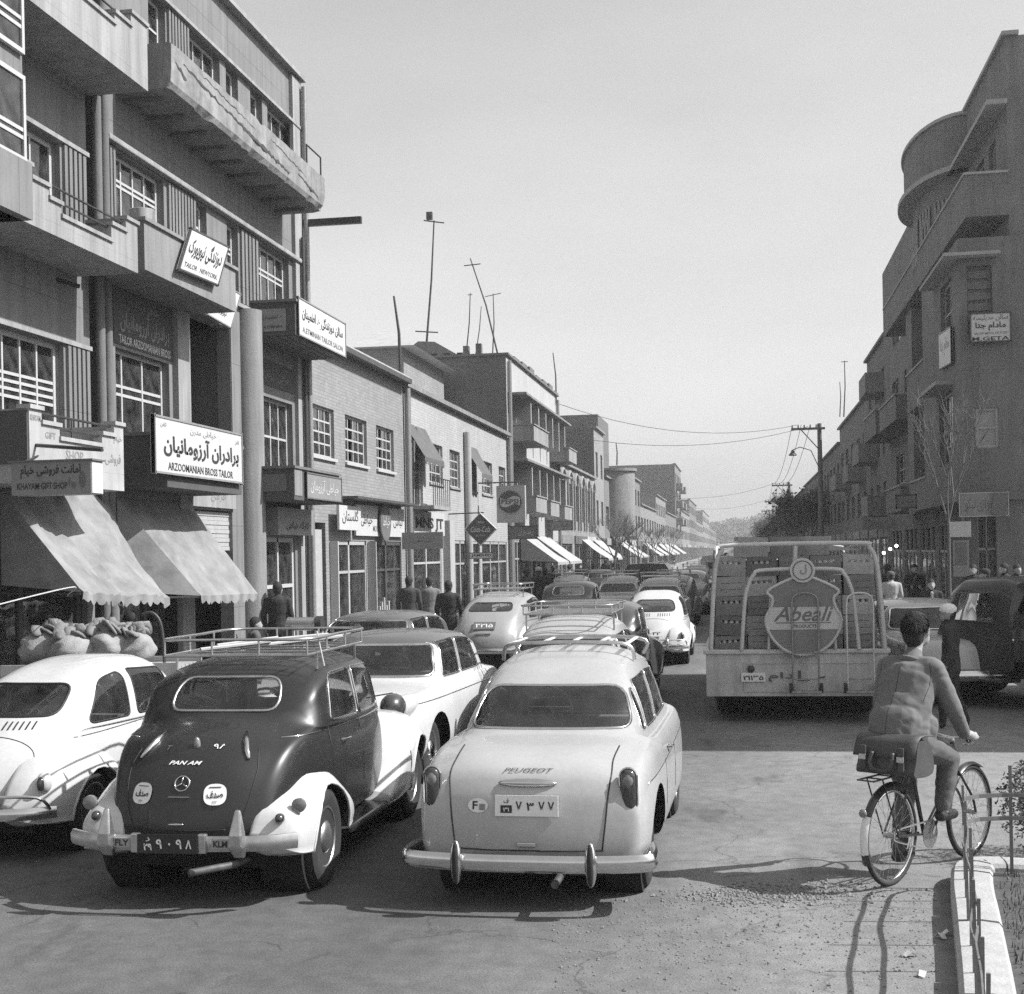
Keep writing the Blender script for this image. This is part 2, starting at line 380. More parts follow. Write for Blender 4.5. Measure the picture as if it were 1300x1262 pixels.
# ------------------------------------------------------------------ ground
mb = MB()
xs = [-400, -40, -12, -6, -2, 2, 6, 12, 40, 400]; ys = [-60, 0, 6, 12, 24, 60, 150, 400, 1500]
for i in range(len(xs) - 1):
    for j in range(len(ys) - 1): mb.quad((xs[i], ys[j], 0), (xs[i + 1], ys[j], 0), (xs[i + 1], ys[j + 1], 0), (xs[i], ys[j + 1], 0))
setting(mb.obj('road', road_m))
KL = -6.7
def sidewalk(name, x0, x1, y0, y1):
    setting(MB().box(x0, x1, y0, y1, -.05, .13).obj(name, pave_m, bevel=.015))
sidewalk('sidewalk', -30, KL - .28, 2, 620); sidewalk('sidewalk', 4.9, 30, 33, 620); sidewalk('sidewalk', 4.9, 30, 16.4, 24.6)
def kerb_row(name, x0, x1, y0, y1, step):
    mb = MB(); y = y0; n = 0
    k = setting(MB().box(x0 + .01, x1 - .01, y0, y1, -.05, .1).obj(name, kerb_m))
    me = {}
    while y < min(y1, y0 + step * 45):
        key = n % 5
        if key not in me:
            q = MB().box(x0, x1, .006, step - .006, -.04, .128 + random.uniform(-.006, .012)); me[key] = q.mesh('kerb_stone', kerb_m)
        o = link('kerb_stone', me[key], k); o.location = (random.uniform(-.012, .012), y, 0)
        y += step; n += 1
    return k
kerb_row('kerb', KL - .28, KL, 12, 620, 1.0); kerb_row('kerb', 4.62, 4.9, 33, 620, 1.0); kerb_row('kerb', 4.62, 4.9, 16.4, 24.6, 1.0)

# planted corner bed with its stone edging
def lerp(a, b, t): return a + (b - a) * t
bed_line = [(.55, 3.6), (1.02, 7.0), (1.2, 8.4), (1.34, 9.5), (1.46, 9.98), (1.72, 10.1), (2.3, 10.05), (5.5, 9.8)]
bed = MB(); bed.add([(x + .2, y - (.1 if y > 9.6 else 0), .1) for x, y in bed_line] + [(5.5, 3.6, .1)], [tuple(range(len(bed_line) + 1))])
setting(bed.obj('planting_bed', soil_m))
edging = thing('kerb', 'pale stone edging round the corner bed beside the bicycle', 'kerb', (1.2, 8, 0), world=True); edging['kind'] = 'structure'
p = [Vector(q) for q in catmull([(x, y, 0) for x, y in bed_line], 10)]
acc = [0]
for a, b in zip(p, p[1:]): acc.append(acc[-1] + (b - a).length)
def along(s):
    i = max(0, min(len(p) - 2, next((k for k in range(len(acc) - 1) if acc[k + 1] >= s), len(acc) - 2)))
    t = (s - acc[i]) / max(1e-6, acc[i + 1] - acc[i]); return p[i].lerp(p[i + 1], t)
s = 0.0
while s < acc[-1] - .3:
    ln = random.uniform(.62, .8) if s < 6 else .35 if s < 7.3 else .8
    e = min(s + ln, acc[-1]); rings = []; h = .15 + random.uniform(-.008, .008)
    for k in range(5):
        q = along(lerp(s + .007, e - .007, k / 4)); t = (along(min(acc[-1], lerp(s, e, k / 4) + .05)) - along(max(0, lerp(s, e, k / 4) - .05))).normalized(); nn = Vector((t.y, -t.x, 0))
        rings.append([q + nn * o + Vector((0, 0, z)) for o, z in ((0, -.05), (0, h - .03), (.025, h - .004), (.16, h + .004), (.25, h - .004), (.27, h - .03), (.27, -.05))])
    MB().loft(rings).obj('kerb_stone', kerb_m, edging, smooth=35)
    s = e
# short dry grass in the bed
mb = MB(); rg = random.Random(5)
n = 0
while n < 9000:
    x, y = rg.uniform(1.0, 3.6), rg.uniform(4.5, 9.75)
    ex = np.interp(y, [q[1] for q in bed_line[:5]], [q[0] for q in bed_line[:5]])
    if x < ex + .3: continue
    a = rg.uniform(0, 2 * PI); h = rg.uniform(.02, .07); w = rg.uniform(.003, .006); dx, dy = math.cos(a), math.sin(a); l = rg.uniform(-.04, .04)
    mb.add([(x - dy * w, y + dx * w, .1), (x + dy * w, y - dx * w, .1), (x + dx * l, y + dy * l, .1 + h)], [(0, 1, 2)]); n += 1
setting(mb.obj('grass', mat('grass_blade', .09, .8)), 'stuff', 'short dark grass in the corner bed beside the stone kerb', 'grass')
# loose gravel swept together on the road
mb = MB(); rg = random.Random(8)
def pebble(x, y, r):
    M = Matrix.Rotation(rg.uniform(0, 6), 3, 'Z') @ Matrix.Diagonal((1, rg.uniform(.6, 1), rg.uniform(.4, .8)))
    v = [Vector((0, 0, 1)), Vector((1, 0, 0)), Vector((0, 1, 0)), Vector((-1, 0, 0)), Vector((0, -1, 0)), Vector((0, 0, -.5))]
    mb.add([M @ q * r * rg.uniform(.8, 1.2) + Vector((x, y, r * .25)) for q in v], [(0, 1, 2), (0, 2, 3), (0, 3, 4), (0, 4, 1), (5, 2, 1), (5, 3, 2), (5, 4, 3), (5, 1, 4)])
for k in range(1500):
    px = rg.gauss(985, 60); py = 1135 + rg.gauss(0, 7) + (px - 985) * -.03
    q = on_z(px, py); pebble(q.x, q.y, abs(rg.gauss(.006, .006)) + .003)
for k in range(2600):
    q = on_z(rg.uniform(700, 1190), 1130 + abs(rg.gauss(0, 60)) ** 1.05); pebble(q.x, q.y, abs(rg.gauss(.003, .004)) + .002)
setting(mb.obj('gravel', mat('gravel', .17, .9, var=.5, scale=30)), 'stuff', 'loose gravel swept into a low ridge on the road', 'gravel')
for k, (px, py, a) in enumerate(((1155, 1215, .4), (1172, 1240, 1.2), (1195, 1192, 2.0), (1203, 1188, .2))):
    q = on_z(px, py); d = .034; mb = MB(); ca, sa = math.cos(a), math.sin(a)
    pts = [(-d, -d * .5, .004), (0, -d * .6, .03), (d, -d * .4, .012), (d, d * .5, .004), (0, d * .6, .035), (-d, d * .5, .01)]
    pts = [(x * ca - y * sa, x * sa + y * ca, z) for x, y, z in pts]
    mb.add(pts, [(0, 1, 4, 5), (1, 2, 3, 4)]); o = mb.obj('paper_scrap', mat('paper', .6, .9)); o.location = q + Vector((0, 0, .003))
    tag(o, ['crumpled pale paper scrap lying on the road, middle one near the kerb', 'crumpled scrap lowest in the picture beside the kerb', 'pale scrap lying in the kerb shadow', 'small scrap right against the kerb foot'][k], 'paper', 'paper scraps by the kerb')
# ------------------------------------------------------------------ building helpers
def facade(mb, X, sg, Y0, Y1, Z0, Z1, holes=(), depth=.22, mi=0):
    ys = sorted({Y0, Y1, *[h[0] for h in holes], *[h[1] for h in holes]}); zs = sorted({Z0, Z1, *[h[2] for h in holes], *[h[3] for h in holes]})
    for a, b in zip(ys, ys[1:]):
        for c, d in zip(zs, zs[1:]):
            my, mz = (a + b) / 2, (c + d) / 2
            if any(h[0] < my < h[1] and h[2] < mz < h[3] for h in holes): continue
            mb.quad((X, a, c), (X, b, c), (X, b, d), (X, a, d), mi)
    Xb = X - sg * depth
    for h in holes:
        a, b, c, d = h[:4]
        mb.quad((X, a, c), (Xb, a, c), (Xb, a, d), (X, a, d), mi); mb.quad((X, b, c), (Xb, b, c), (Xb, b, d), (X, b, d), mi)
        mb.quad((X, a, c), (Xb, a, c), (Xb, b, c), (X, b, c), mi); mb.quad((X, a, d), (Xb, a, d), (Xb, b, d), (X, b, d), mi)
def hull(mb, X, sg, deep, Y0, Y1, Z0, Z1, mi=0, side_mi=None):
    Xb = X - sg * deep; sm = mi if side_mi is None else side_mi
    mb.quad((X, Y0, Z0), (Xb, Y0, Z0), (Xb, Y0, Z1), (X, Y0, Z1), sm); mb.quad((X, Y1, Z0), (Xb, Y1, Z0), (Xb, Y1, Z1), (X, Y1, Z1), sm)
    mb.quad((Xb, Y0, Z0), (Xb, Y1, Z0), (Xb, Y1, Z1), (Xb, Y0, Z1), sm); mb.quad((X, Y0, Z1), (X, Y1, Z1), (Xb, Y1, Z1), (Xb, Y0, Z1), sm)
PANES = {}
def window(parent, X, sg, Y0, Y1, Z0, Z1, cols=2, rows=(0, 1), fw=.055, mu=.022, rec=.12, m=None, gm=None, sill=None, name='window', skip=(), open_col=None):
    m = m or wood_w; mb = MB(); xo, xi = X - sg * rec, X - sg * (rec + .05)
    a, b = min(xo, xi), max(xo, xi)
    mb.box(a, b, Y0, Y0 + fw, Z0, Z1); mb.box(a, b, Y1 - fw, Y1, Z0, Z1); mb.box(a, b, Y0 + fw, Y1 - fw, Z0, Z0 + fw); mb.box(a, b, Y0 + fw, Y1 - fw, Z1 - fw, Z1)
    iy0, iy1, iz0, iz1 = Y0 + fw, Y1 - fw, Z0 + fw, Z1 - fw
    cy = cols if isinstance(cols, (list, tuple)) else [i / cols for i in range(cols + 1)]
    for t in cy[1:-1]: y = lerp(iy0, iy1, t); mb.box(a + .004, b - .004, y - mu, y + mu, iz0, iz1)
    for t in rows[1:-1]: z = lerp(iz0, iz1, t); mb.box(a + .008, b - .008, iy0, iy1, z - mu, z + mu)
    w = mb.obj(name, m, parent)
    if sill: MB().box(min(X - sg * .1, X + sg * sill), max(X - sg * .1, X + sg * sill), Y0 - .06, Y1 + .06, Z0 - .07, Z0 - .002).obj('sill', m if sill > .05 else conc_l, w)
    for i in range(len(cy) - 1):
        for j in range(len(rows) - 1):
            if (i, j) in skip: continue
            dy, dz = (cy[i + 1] - cy[i]) * (iy1 - iy0), (rows[j + 1] - rows[j]) * (iz1 - iz0); k = (round(dy, 2), round(dz, 2))
            if k not in PANES:
                q = MB(); q.box(-.003, .003, -dy / 2, dy / 2, -dz / 2, dz / 2); PANES[k] = q.mesh('pane', gm or pane_m)
            o = link('pane', PANES[k], w); o.location = ((xo + xi) / 2, lerp(iy0, iy1, (cy[i] + cy[i + 1]) / 2), lerp(iz0, iz1, (rows[j] + rows[j + 1]) / 2))
    return w
def part(parent, name, m, *boxes, bevel=0, smooth=False):
    if len(boxes) > 1 and name in ('pier', 'surround', 'lintel', 'end_parapet', 'pilaster', 'corner_pier', 'canopy'): return [part(parent, name, m, b, bevel=bevel, smooth=smooth) for b in boxes][0]
    mb = MB()
    for b in boxes: mb.box(min(b[0], b[1]), max(b[0], b[1]), min(b[2], b[3]), max(b[2], b[3]), min(b[4], b[5]), max(b[4], b[5]))
    return mb.obj(name, m, parent, smooth, bevel)
def ribs(parent, X, sg, Y0, Y1, Z0, Z1, n, m):
    for i in range(n):
        y = lerp(Y0, Y1, (i + .5) / n); w = (Y1 - Y0) / n * .3
        part(parent, 'rib', m, (X - sg * .02, X + sg * .045, y - w, y + w, Z0, Z1))
def board(name, label, cat, o, right, up, w, h, t, m, frame=None, group=None, mside=None):
    """a flat sign board: o = lower left corner seen from the front"""
    o = Vector(o); right = Vector(right).normalized(); up = Vector(up).normalized(); nn = right.cross(up)
    root = thing(name, label, cat, o + right * w / 2, world=True, group=group)
    mb = MB(); c = [o, o + right * w, o + right * w + up * h, o + up * h]; bk = [q - nn * t for q in c]
    mb.add(c + bk, [(0, 1, 2, 3), (7, 6, 5, 4), (0, 4, 5, 1), (1, 5, 6, 2), (2, 6, 7, 3), (3, 7, 4, 0)]); mb.obj('panel', m, root)
    if frame:
        fm, fw = frame; mb = MB()
        for a, b in ((c[0], c[1]), (c[1], c[2]), (c[2], c[3]), (c[3], c[0])):
            d = (b - a).normalized(); q = d.cross(nn); mb.add([a + nn * .012 + d * -fw / 2, b + nn * .012 + d * fw / 2, b + nn * .012 - q * fw + d * fw / 2, a + nn * .012 - q * fw - d * fw / 2, a - nn * t * .9 - d * fw / 2, b - nn * t * .9 + d * fw / 2], [(0, 1, 2, 3), (0, 4, 5, 1)])
        mb.obj('frame', fm, root)
    root['w'] = w
    def at(u, v): return o + right * u * w + up * v * h
    def txt(s, u, v, hh=None, ww=None, m=None, **kw): return lettering(root, s, at(u, v), right, up, w=ww and ww * w, h=hh and hh * h, m=m or ink, **kw)
    return root, at, txt
F, BO, BI = -9.0, -8.1, -9.02
YUP = (0, 0, 1); YR = (0, 1, 0)         # on the left row a sign facing the road reads along +Y ... seen from the road +Y runs to the right

# ------------------------------------------------------------------ first building (concrete, stepped balconies)
A = thing('concrete_apartment_building', 'tall grey concrete building with stepped balcony parapets at the left edge', 'building', (F, 13, 0), world=True)
mb = MB()
hA = [(14.2, 17.35, 3.75, 5.3), (15.2, 17.35, 6.6, 8.02), (15.2, 17.3, 9.5, 11.0), (9.0, 14.0, .3, 3.0), (14.6, 17.9, .3, 3.1), (9, 14, 3.75, 5.3), (9, 13.5, 6.6, 8.0)]
facade(mb, F, 1, 6, 18.12, 0, 13.2, hA); hull(mb, F, 1, 9, 6, 18.12, 0, 13.2); mb.obj('wall', plaster, A)
part(A, 'room_shade_sheet', dark, (F - .6, F - .55, 6.1, 18.0, .05, 13))
part(A, 'lintel', conc_l, (F, F + .05, 14.0, 18.1, 5.31, 5.37), (F, F + .06, 14.9, 18.1, 8.04, 8.1), (F, F + .06, 14.9, 18.1, 11.02, 11.08))
window(A, F, 1, 14.2, 17.35, 3.75, 5.3, [k / 7 for k in range(8)], (0, .46, .53, .6, .67, 1), mu=.02, fw=.07)
window(A, F, 1, 15.2, 17.35, 6.6, 8.02, [0, .25, .5, .75, 1], (0, .35, 1), mu=.018, fw=.07)
window(A, F, 1, 15.2, 17.3, 9.5, 11.0, [0, .25, .5, .75, 1], (0, .7, 1), mu=.018, fw=.07)
for y, w in ((14.5, .12), (15.3, .2), (15.7, .08), (16.1, .24), (16.55, .1), (16.9, .3)): part(A, 'curtain', curtain_m, (F - .2, F - .19, y, y + w * 1.3, 3.9, 4.95 + (w * .9)))
ribs(A, F, 1, 17.38, 18.05, 3.6, 5.29, 5, plaster); ribs(A, F, 1, 17.38, 18.05, 6.5, 8.02, 5, plaster); ribs(A, F, 1, 17.35, 18.05, 9.4, 11.0, 5, plaster)
part(A, 'shop_front', wood_d, (F - .14, F - .08, 14.6, 17.9, .3, .55), (F - .14, F - .08, 14.6, 14.75, .55, 3.1), (F - .14, F - .08, 16.2, 16.3, .55, 3.1), (F - .14, F - .08, 17.75, 17.9, .55, 3.1), (F - .14, F - .08, 14.75, 17.75, 2.4, 2.48))
for a, b in ((14.75, 16.2), (16.3, 17.75)):
    part(A, 'pane', pane_m, (F - .115, F - .11, a, b, .55, 2.4)); part(A, 'pane', pane_m, (F - .115, F - .11, a, b, 2.48, 3.1))
part(A, 'shop_front', wood_g, (F - .1, F - .04, 9, 14, 2.2, 2.3), (F - .1, F - .04, 13.8, 14, .3, 3), (F - .1, F - .04, 12.1, 12.2, .3, 3), (F - .1, F - .04, 9, 14, .3, .5))
# projecting bay of the upper floors at the picture's edge
part(A, 'bay', plaster, (F, BO + .12, 9, 14.72, 6.3, 6.95), (F, BO + .12, 9, 14.72, 9.3, 13.2), (F, BO + .02, 9, 14.72, 7.95, 8.2))
window(A, BO + .1, 1, 12.8, 14.68, 6.95, 7.95, [0, .5, 1], (0, .25, .35, 1), rec=.02); window(A, BO + .1, 1, 12.8, 14.68, 8.2, 9.3, [0, .5, 1], (0, .25, .35, 1), rec=.02)
# balconies: slab, stepped parapet, iron rails
def stepped(parent, Y0, Y1, prof, zs, zb, m, rails, name='balcony', xo=BO, cop=None):
    root = part(parent, name, m, (F, xo - .001, Y0, Y1, zb, zs))
    mb = MB()
    for (a, b, top) in prof: mb.box(xo - .12, xo, a, b, zs, top)
    mb.box(F, xo - .12, Y1 - .12, Y1, zs, prof[-1][2]); mb.box(F, xo - .12, Y0, Y0 + .12, zs, prof[0][2])
    mb.obj('parapet', m, root)
    mb = MB()
    for (a, b, top) in prof: mb.box(xo - .15, xo + .03, a - .02, b + .02, top, top + .05)
    mb.obj('coping', cop or m, root)
    for (a, b, z) in rails: MB().tube([(xo - .06, a, z), (xo - .06, b, z)], .016, 6).obj('rail', iron, root)
    return root
stepped(A, 9, 18.22, [(9, 15.6, 9.95), (15.6, 16.2, 9.72), (16.2, 17.2, 9.5), (17.2, 17.7, 9.66), (17.7, 18.22, 9.85)], 9.1, 8.95, conc_l, [(15.7, 17.6, 9.75), (15.7, 17.6, 9.62)])
stepped(A, 9, 17.78, [(9, 14.92, 6.98), (14.92, 15.33, 6.84), (15.33, 15.63, 6.7), (15.63, 16.98, 6.55), (16.98, 17.42, 6.78), (17.42, 17.78, 6.96)], 6.45, 6.3, conc_l, [(15.2, 17.5, 6.92), (15.2, 17.5, 6.76)])
b1 = stepped(A, 14.76, 17.22, [(14.76, 15.05, 4.14), (15.05, 15.48, 3.98), (15.48, 16.6, 3.82), (16.6, 16.95, 3.98), (16.95, 17.22, 4.14)], 3.5, 3.28, plaster_w, [(15.0, 17.2, 4.12), (15.0, 17.2, 3.97)])
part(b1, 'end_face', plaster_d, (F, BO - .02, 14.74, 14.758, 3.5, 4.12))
MB().tube([(BO - .06, 15.9, 3.8), (BO - .06, 15.9, 4.13)], .014, 6).obj('rail', iron, b1)
lettering(b1, 'KHAYAM', (BO, 14.9, 4.04), YR, YUP, w=.24, h=.07, m=MATS['grey_enamel']); lettering(b1, 'GIFT', (BO, 15.25, 3.86), YR, YUP, w=.25, h=.08, m=MATS['grey_enamel'])
lettering(b1, 'SHOP', (BO, 15.85, 3.66), YR, YUP, w=.45, h=.12, m=MATS['grey_enamel']); lettering(b1, 'خیام', (BO, 17.05, 3.95), YR, YUP, w=.25, h=.12, m=MATS['grey_enamel']); lettering(b1, 'فروشی', (BO, 16.9, 3.68), YR, YUP, w=.45, h=.16, m=MATS['grey_enamel'])
for y, z0, z1 in ((18.27, 0, 8.95), (18.5, 0, 13)):
    MB().tube([(F + .09, y, z0 + .2), (F + .09, y, z1)], .07, 12).obj('drain_pipe', conc_d, A, smooth=50)
MB().tube([(F, 17.2, 6.15), (F + .3, 17.25, 6.05)], .03, 6).obj('bracket', iron, A)
# ------------------------------------------------------------------ second building: tailors, eroded balcony
B = thing('tailors_building', 'tall grey plastered building with crumbling top balcony and tailor signs', 'building', (F, 23, 0), world=True)
mb = MB()
Y2 = 27.75
w3 = [(20.3, 20.95), (21.9, 23.3), (23.6, 24.2), (24.85, 25.5), (25.8, 27.5)]
w2 = [(19.0, 20.76, 7.3), (22.05, 22.55, 7.3), (23.5, 24.05, 7.15), (25.1, 26.92, 7.05)]
h = [(a, b, 10.0, 11.28) for a, b in w3] + [(a, b, z, 8.42) for a, b, z in w2] + [(18.92, 20.84, 3.8, 5.5), (21.5, 23.55, 3.55, 6.5), (24.98, 26.98, 3.85, 5.48), (18.9, 21.2, .3, 3.2), (21.55, 23.5, .2, 3.2), (25.2, 27.0, .2, 2.75)]
facade(mb, F, 1, 18.62, Y2, 0, 12.35, h, .25); hull(mb, F, 1, 10, 18.62, Y2, 0, 12.35); mb.obj('wall', plaster, B)
part(B, 'room_shade_sheet', dark, (F - .9, F - .85, 18.7, Y2 - .05, .05, 12.2))
part(B, 'roof_coping', conc_l, (F - .3, F + .16, 18.5, Y2 + .08, 12.35, 12.43))
part(B, 'ledge', conc_l, (F, F + .13, 18.62, Y2, 8.46, 8.55), bevel=.02); part(B, 'ledge', conc_l, (F, F + .1, 19.4, Y2, 11.3, 11.36))
part(B, 'ledge', conc_l, (F, F + .08, 18.62, Y2, 6.95, 7.02))
for a, b in w3: window(B, F, 1, a, b, 10.0, 11.28, max(1, round((b - a) / .5)), (0, .66, 1), mu=.018)
for a, b, z in w2: window(B, F, 1, a, b, z, 8.42, max(1, round((b - a) / .45)), (0, .62, .7, 1), mu=.02, fw=.06)
part(B, 'curtain', curtain_m, (F - .16, F - .155, 19.85, 20.15, 7.75, 8.35))
ribs(B, F, 1, 20.85, 22.0, 7.05, 8.42, 9, plaster); ribs(B, F, 1, 18.66, 18.98, 7.05, 8.42, 3, plaster); ribs(B, F, 1, 24.1, 25.05, 7.05, 8.42, 5, plaster); ribs(B, F, 1, 20.98, 21.85, 10.0, 11.28, 7, plaster)
window(B, F, 1, 18.92, 20.84, 3.8, 5.5, [0, .22, .62, 1], (0, .62, .7, 1), fw=.06)
window(B, F, 1, 24.98, 26.98, 3.85, 5.48, 4, (0, .55, 1), fw=.06)
part(B, 'curtain', curtain_m, (F - .3, F - .29, 25.05, 26.6, 4.7, 5.45))
for y0, y1, z0, z1 in ((18.86, 20.98, 5.55, 6.42), (25.0, 27.1, 5.7, 6.2)):
    sgn = part(B, 'painted_sign', plaster_d, (F, F + .012, y0, y1, z0, z1))
    if y0 < 20:
        lettering(sgn, 'خیاطی مردانه', (F + .012, 20.0, 6.22), YR, YUP, w=.8, h=.2, m=MATS['grey_enamel']); lettering(sgn, 'برادران آرزومانیان', (F + .012, 19.95, 5.93), YR, YUP, w=1.75, h=.36, m=sign_g, bold=.02)
        lettering(sgn, 'TAILOR ARZOOMANIAN BROSS', (F + .012, 19.95, 5.64), YR, YUP, w=1.85, h=.13, m=sign_w, bold=.02)
    else: lettering(sgn, 'خیاطی آرزومان', (F + .012, 26.0, 5.95), YR, YUP, w=1.5, h=.28, m=MATS['mid_enamel'])
# round columns and recessed loggia
for y in (24.35,):
    MB().cyl((F + .02, y, 0), (F + .02, y, 6.95), .29, .29, 24).obj('column', conc, B, smooth=50)
part(B, 'loggia_wall', plaster_d, (F - .84, F - .8, 21.45, 23.6, 3.5, 6.55), (F - .84, F, 23.56, 23.6, 3.5, 6.5)); part(B, 'door', wood_d, (F - .8, F - .74, 21.7, 22.3, 3.55, 5.2))
part(B, 'pilaster', conc_l, (F, F + .1, 20.98, 21.48, .1, 6.9), (F, F + .08, 27.15, 27.72, .1, 12.3))
MB().tube([(F + .16, 27.66, .2), (F + .16, 27.66, 12.2)], .06, 10).obj('drain_pipe', iron_l, B, smooth=50)
MB().tube([(F + .14, 27.45, .2), (F + .14, 27.45, 9)], .045, 10).obj('drain_pipe', iron, B, smooth=50)
part(B, 'roof_beam', iron, (F + .1, F + 1.35, 27.62, 27.72, 9.28, 9.42))
# eroded long balcony: slab with spalled edge
rg = random.Random(3); mb = MB(); n = 90; Yb0, Yb1 = 19.05, 26.6
rings = []
for i in range(n + 1):
    y = lerp(Yb0, Yb1, i / n); e = mnoise.noise(Vector((y * 1.3, 0, 3))) * .5 + mnoise.noise(Vector((y * 4.5, 2, 3))) * .35; e = max(0, e)
    t = max(0, mnoise.noise(Vector((y * 2.6, 7, 1)))) * .07
    rings.append([(F, y, 9.42), (F, y, 9.28), (BO - .25, y, 9.28), (BO - .04 - e * .4, y, 9.28 + e * .06), (BO - e * .16, y, 9.36 + e * .16), (BO - e * .015, y, 9.56 + e * .12), (BO, y, 9.95 - t), (BO - .1, y, 9.97 - t), (BO - .14, y, 9.42)])
mb.loft(rings); bal = mb.obj('balcony', erode, B)
part(bal, 'end_parapet', conc, (F, BO - .1, Yb0 + .003, Yb0 + .12, 9.3, 9.95), (F, BO - .1, Yb1 - .12, Yb1 - .003, 9.3, 9.95))
for i in range(9):
    y = lerp(Yb0 + .3, Yb1 - .5, i / 8); part(bal, 'soffit_rib', conc_d, (F, BO - .3, y, y + .1, 9.22, 9.279))
rg = random.Random(12)
for (a, b, z0_, z1_, th) in ((19.5, 21.3, 9.78, 9.62, .03), (21.2, 24.4, 9.64, 9.46, .045), (24.9, 26.2, 9.6, 9.44, .03), (20.2, 22.6, 9.86, 9.74, .012), (23.4, 25.4, 9.8, 9.66, .014), (19.2, 19.6, 9.7, 9.56, .05)):
    k = int((b - a) / .09); up_, lo_ = [], []
    for i in range(k + 1):
        y = lerp(a, b, i / k); z = lerp(z0_, z1_, i / k) + rg.uniform(-.02, .02); t = th * rg.uniform(.25, 1) * (math.sin(PI * min(max(i / k, .06), .94)) ** .5); up_.append((BO + .006, y, z + t)); lo_.append((BO + .006, y, z - t))
    q = MB()
    for i in range(k): q.quad(lo_[i], lo_[i + 1], up_[i + 1], up_[i])
    q.obj('spalled_crack', mat('painted_recess_dark', .045, .95, var=.4, scale=14), bal)  # darkness of the crack recesses painted on flat strips along the face
MB().tube([(BO - .05, 25.6, 9.95), (BO - .05, 25.6, 10.35), (BO - .05, 26.5, 10.35), (BO - .05, 26.5, 9.9)], .018, 6).obj('rail', iron, bal)
def tray(parent, Y0, Y1, Z0, Z1, m, xo=BO, name='balcony', cop=True):
    b = part(parent, name, m, (F, xo, Y0, Y1, Z0, Z0 + .12)); part(b, 'parapet', m, (xo - .1, xo - .001, Y0 + .001, Y1 - .001, Z0 + .12, Z1), (F, xo - .1, Y0 + .001, Y0 + .1, Z0 + .12, Z1), (F, xo - .1, Y1 - .1, Y1 - .001, Z0 + .12, Z1))
    if cop: part(b, 'coping', conc_d if m is plaster_d else m, (xo - .14, xo + .04, Y0 - .04, Y1 + .04, Z1, Z1 + .05), (F, xo - .14, Y0 - .04, Y0 + .12, Z1, Z1 + .05), (F, xo - .14, Y1 - .12, Y1 + .04, Z1, Z1 + .05))
    return b
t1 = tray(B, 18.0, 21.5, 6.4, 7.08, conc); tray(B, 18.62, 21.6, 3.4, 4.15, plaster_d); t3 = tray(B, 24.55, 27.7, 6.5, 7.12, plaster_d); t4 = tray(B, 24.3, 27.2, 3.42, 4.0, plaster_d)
part(t4, 'parapet_end', conc, (BO + .001, BO + .012, 24.31, 24.75, 3.5, 3.98))
for i in range(5): part(t3, 'soffit_board', conc_d, (F + .05 + i * .17, F + .19 + i * .17, 24.6, 27.65, 6.47, 6.499))
mb = MB().lathe([(0, .17), (.22, .19), (.23, .18)], (BO - .25, 18.5, 7.13), 'z', 20); tag(mb.obj('metal_tub', mat('tin', .45, .35, metal=.7), smooth=40), 'small bright metal tub standing on the balcony parapet', 'tub')
# roller shutter and doorway of the ground floor
part(B, 'shop_sign_band', conc_l, (F, F + .06, 21.5, 23.55, 3.24, 3.62)); lettering(B, 'فرش', (F + .06, 22.7, 3.43), YR, YUP, w=.7, h=.18, m=sign_g)
for i in range(9): part(B, 'shutter_slat', wood_g, (F - .12, F - .06 - (i % 2) * .012, 21.55, 23.5, 2.5 + i * .075, 2.57 + i * .075))
part(B, 'door_frame', wood_w, (F - .12, F - .04, 25.2, 25.29, .2, 2.75), (F - .12, F - .04, 26.0, 26.08, .2, 2.75), (F - .12, F - .04, 26.9, 27.0, .2, 2.75), (F - .12, F - .04, 25.29, 26.9, 1.75, 1.82), (F - .12, F - .04, 25.29, 26.9, 2.66, 2.75))
part(B, 'door_pane', pane_m, (F - .09, F - .08, 25.29, 26.9, .25, 2.66)); part(B, 'shop_sign', sign_g, (F + .002, F + .3, 25.1, 27.3, 2.8, 3.32))
lettering(B, 'کارگاه خیاطی', (F + .3, 26.3, 2.98), YR, YUP, w=1.4, h=.2, m=sign_d, bold=.03)
part(B, 'shop_front', wood_d, (F - .14, F - .08, 18.9, 21.2, .3, .5), (F - .14, F - .08, 19.9, 20.0, .5, 3.2), (F - .14, F - .08, 21.1, 21.2, .5, 3.2), (F - .14, F - .08, 18.9, 21.1, 2.3, 2.38))
part(B, 'pane', pane_m, (F - .115, F - .11, 18.9, 21.1, .5, 2.3))

# ------------------------------------------------------------------ signs of the two near buildings
fr_g = (sign_g, .035)
_, at_, tx = board('tailor_sign', 'large white board with dark script and English tailor lettering, lower balcony front', 'sign', (BO + .07, 18.05, 3.57), YR, YUP, 3.42, .82, .06, sign_w, (sign_g, .03), group='tailor signs')
tx('خیاطی مدرن', .52, .83, .14, .3, m=sign_g, bold=0); tx('برادران آرزومانیان', .52, .52, .42, .86, bold=.035); tx('ARZOOMANIAN BROSS TAILOR', .5, .15, .14, .74, bold=.015); tx('تلفن', .93, .8, .1, .05, m=sign_g); tx('تلفن', .09, .85, .1, .06, m=sign_g)
c0 = on_x(227, 342, BO + .1); c1 = on_x(277, 363, BO + .1); c3 = on_x(243, 289, BO + .1)
_, at_, tx = board('tailor_sign', 'tilted white board with black script hung on the middle balcony', 'sign', c0, c1 - c0, c3 - c0, (c1 - c0).length, (c3 - c0).length, .05, sign_w, (sign_d, .03), group='tailor signs')
tx('دوزندگی نیویورک', .5, .6, .5, .84, bold=.03); tx('TAILOR   NEWYORK', .5, .17, .11, .84, bold=.015)
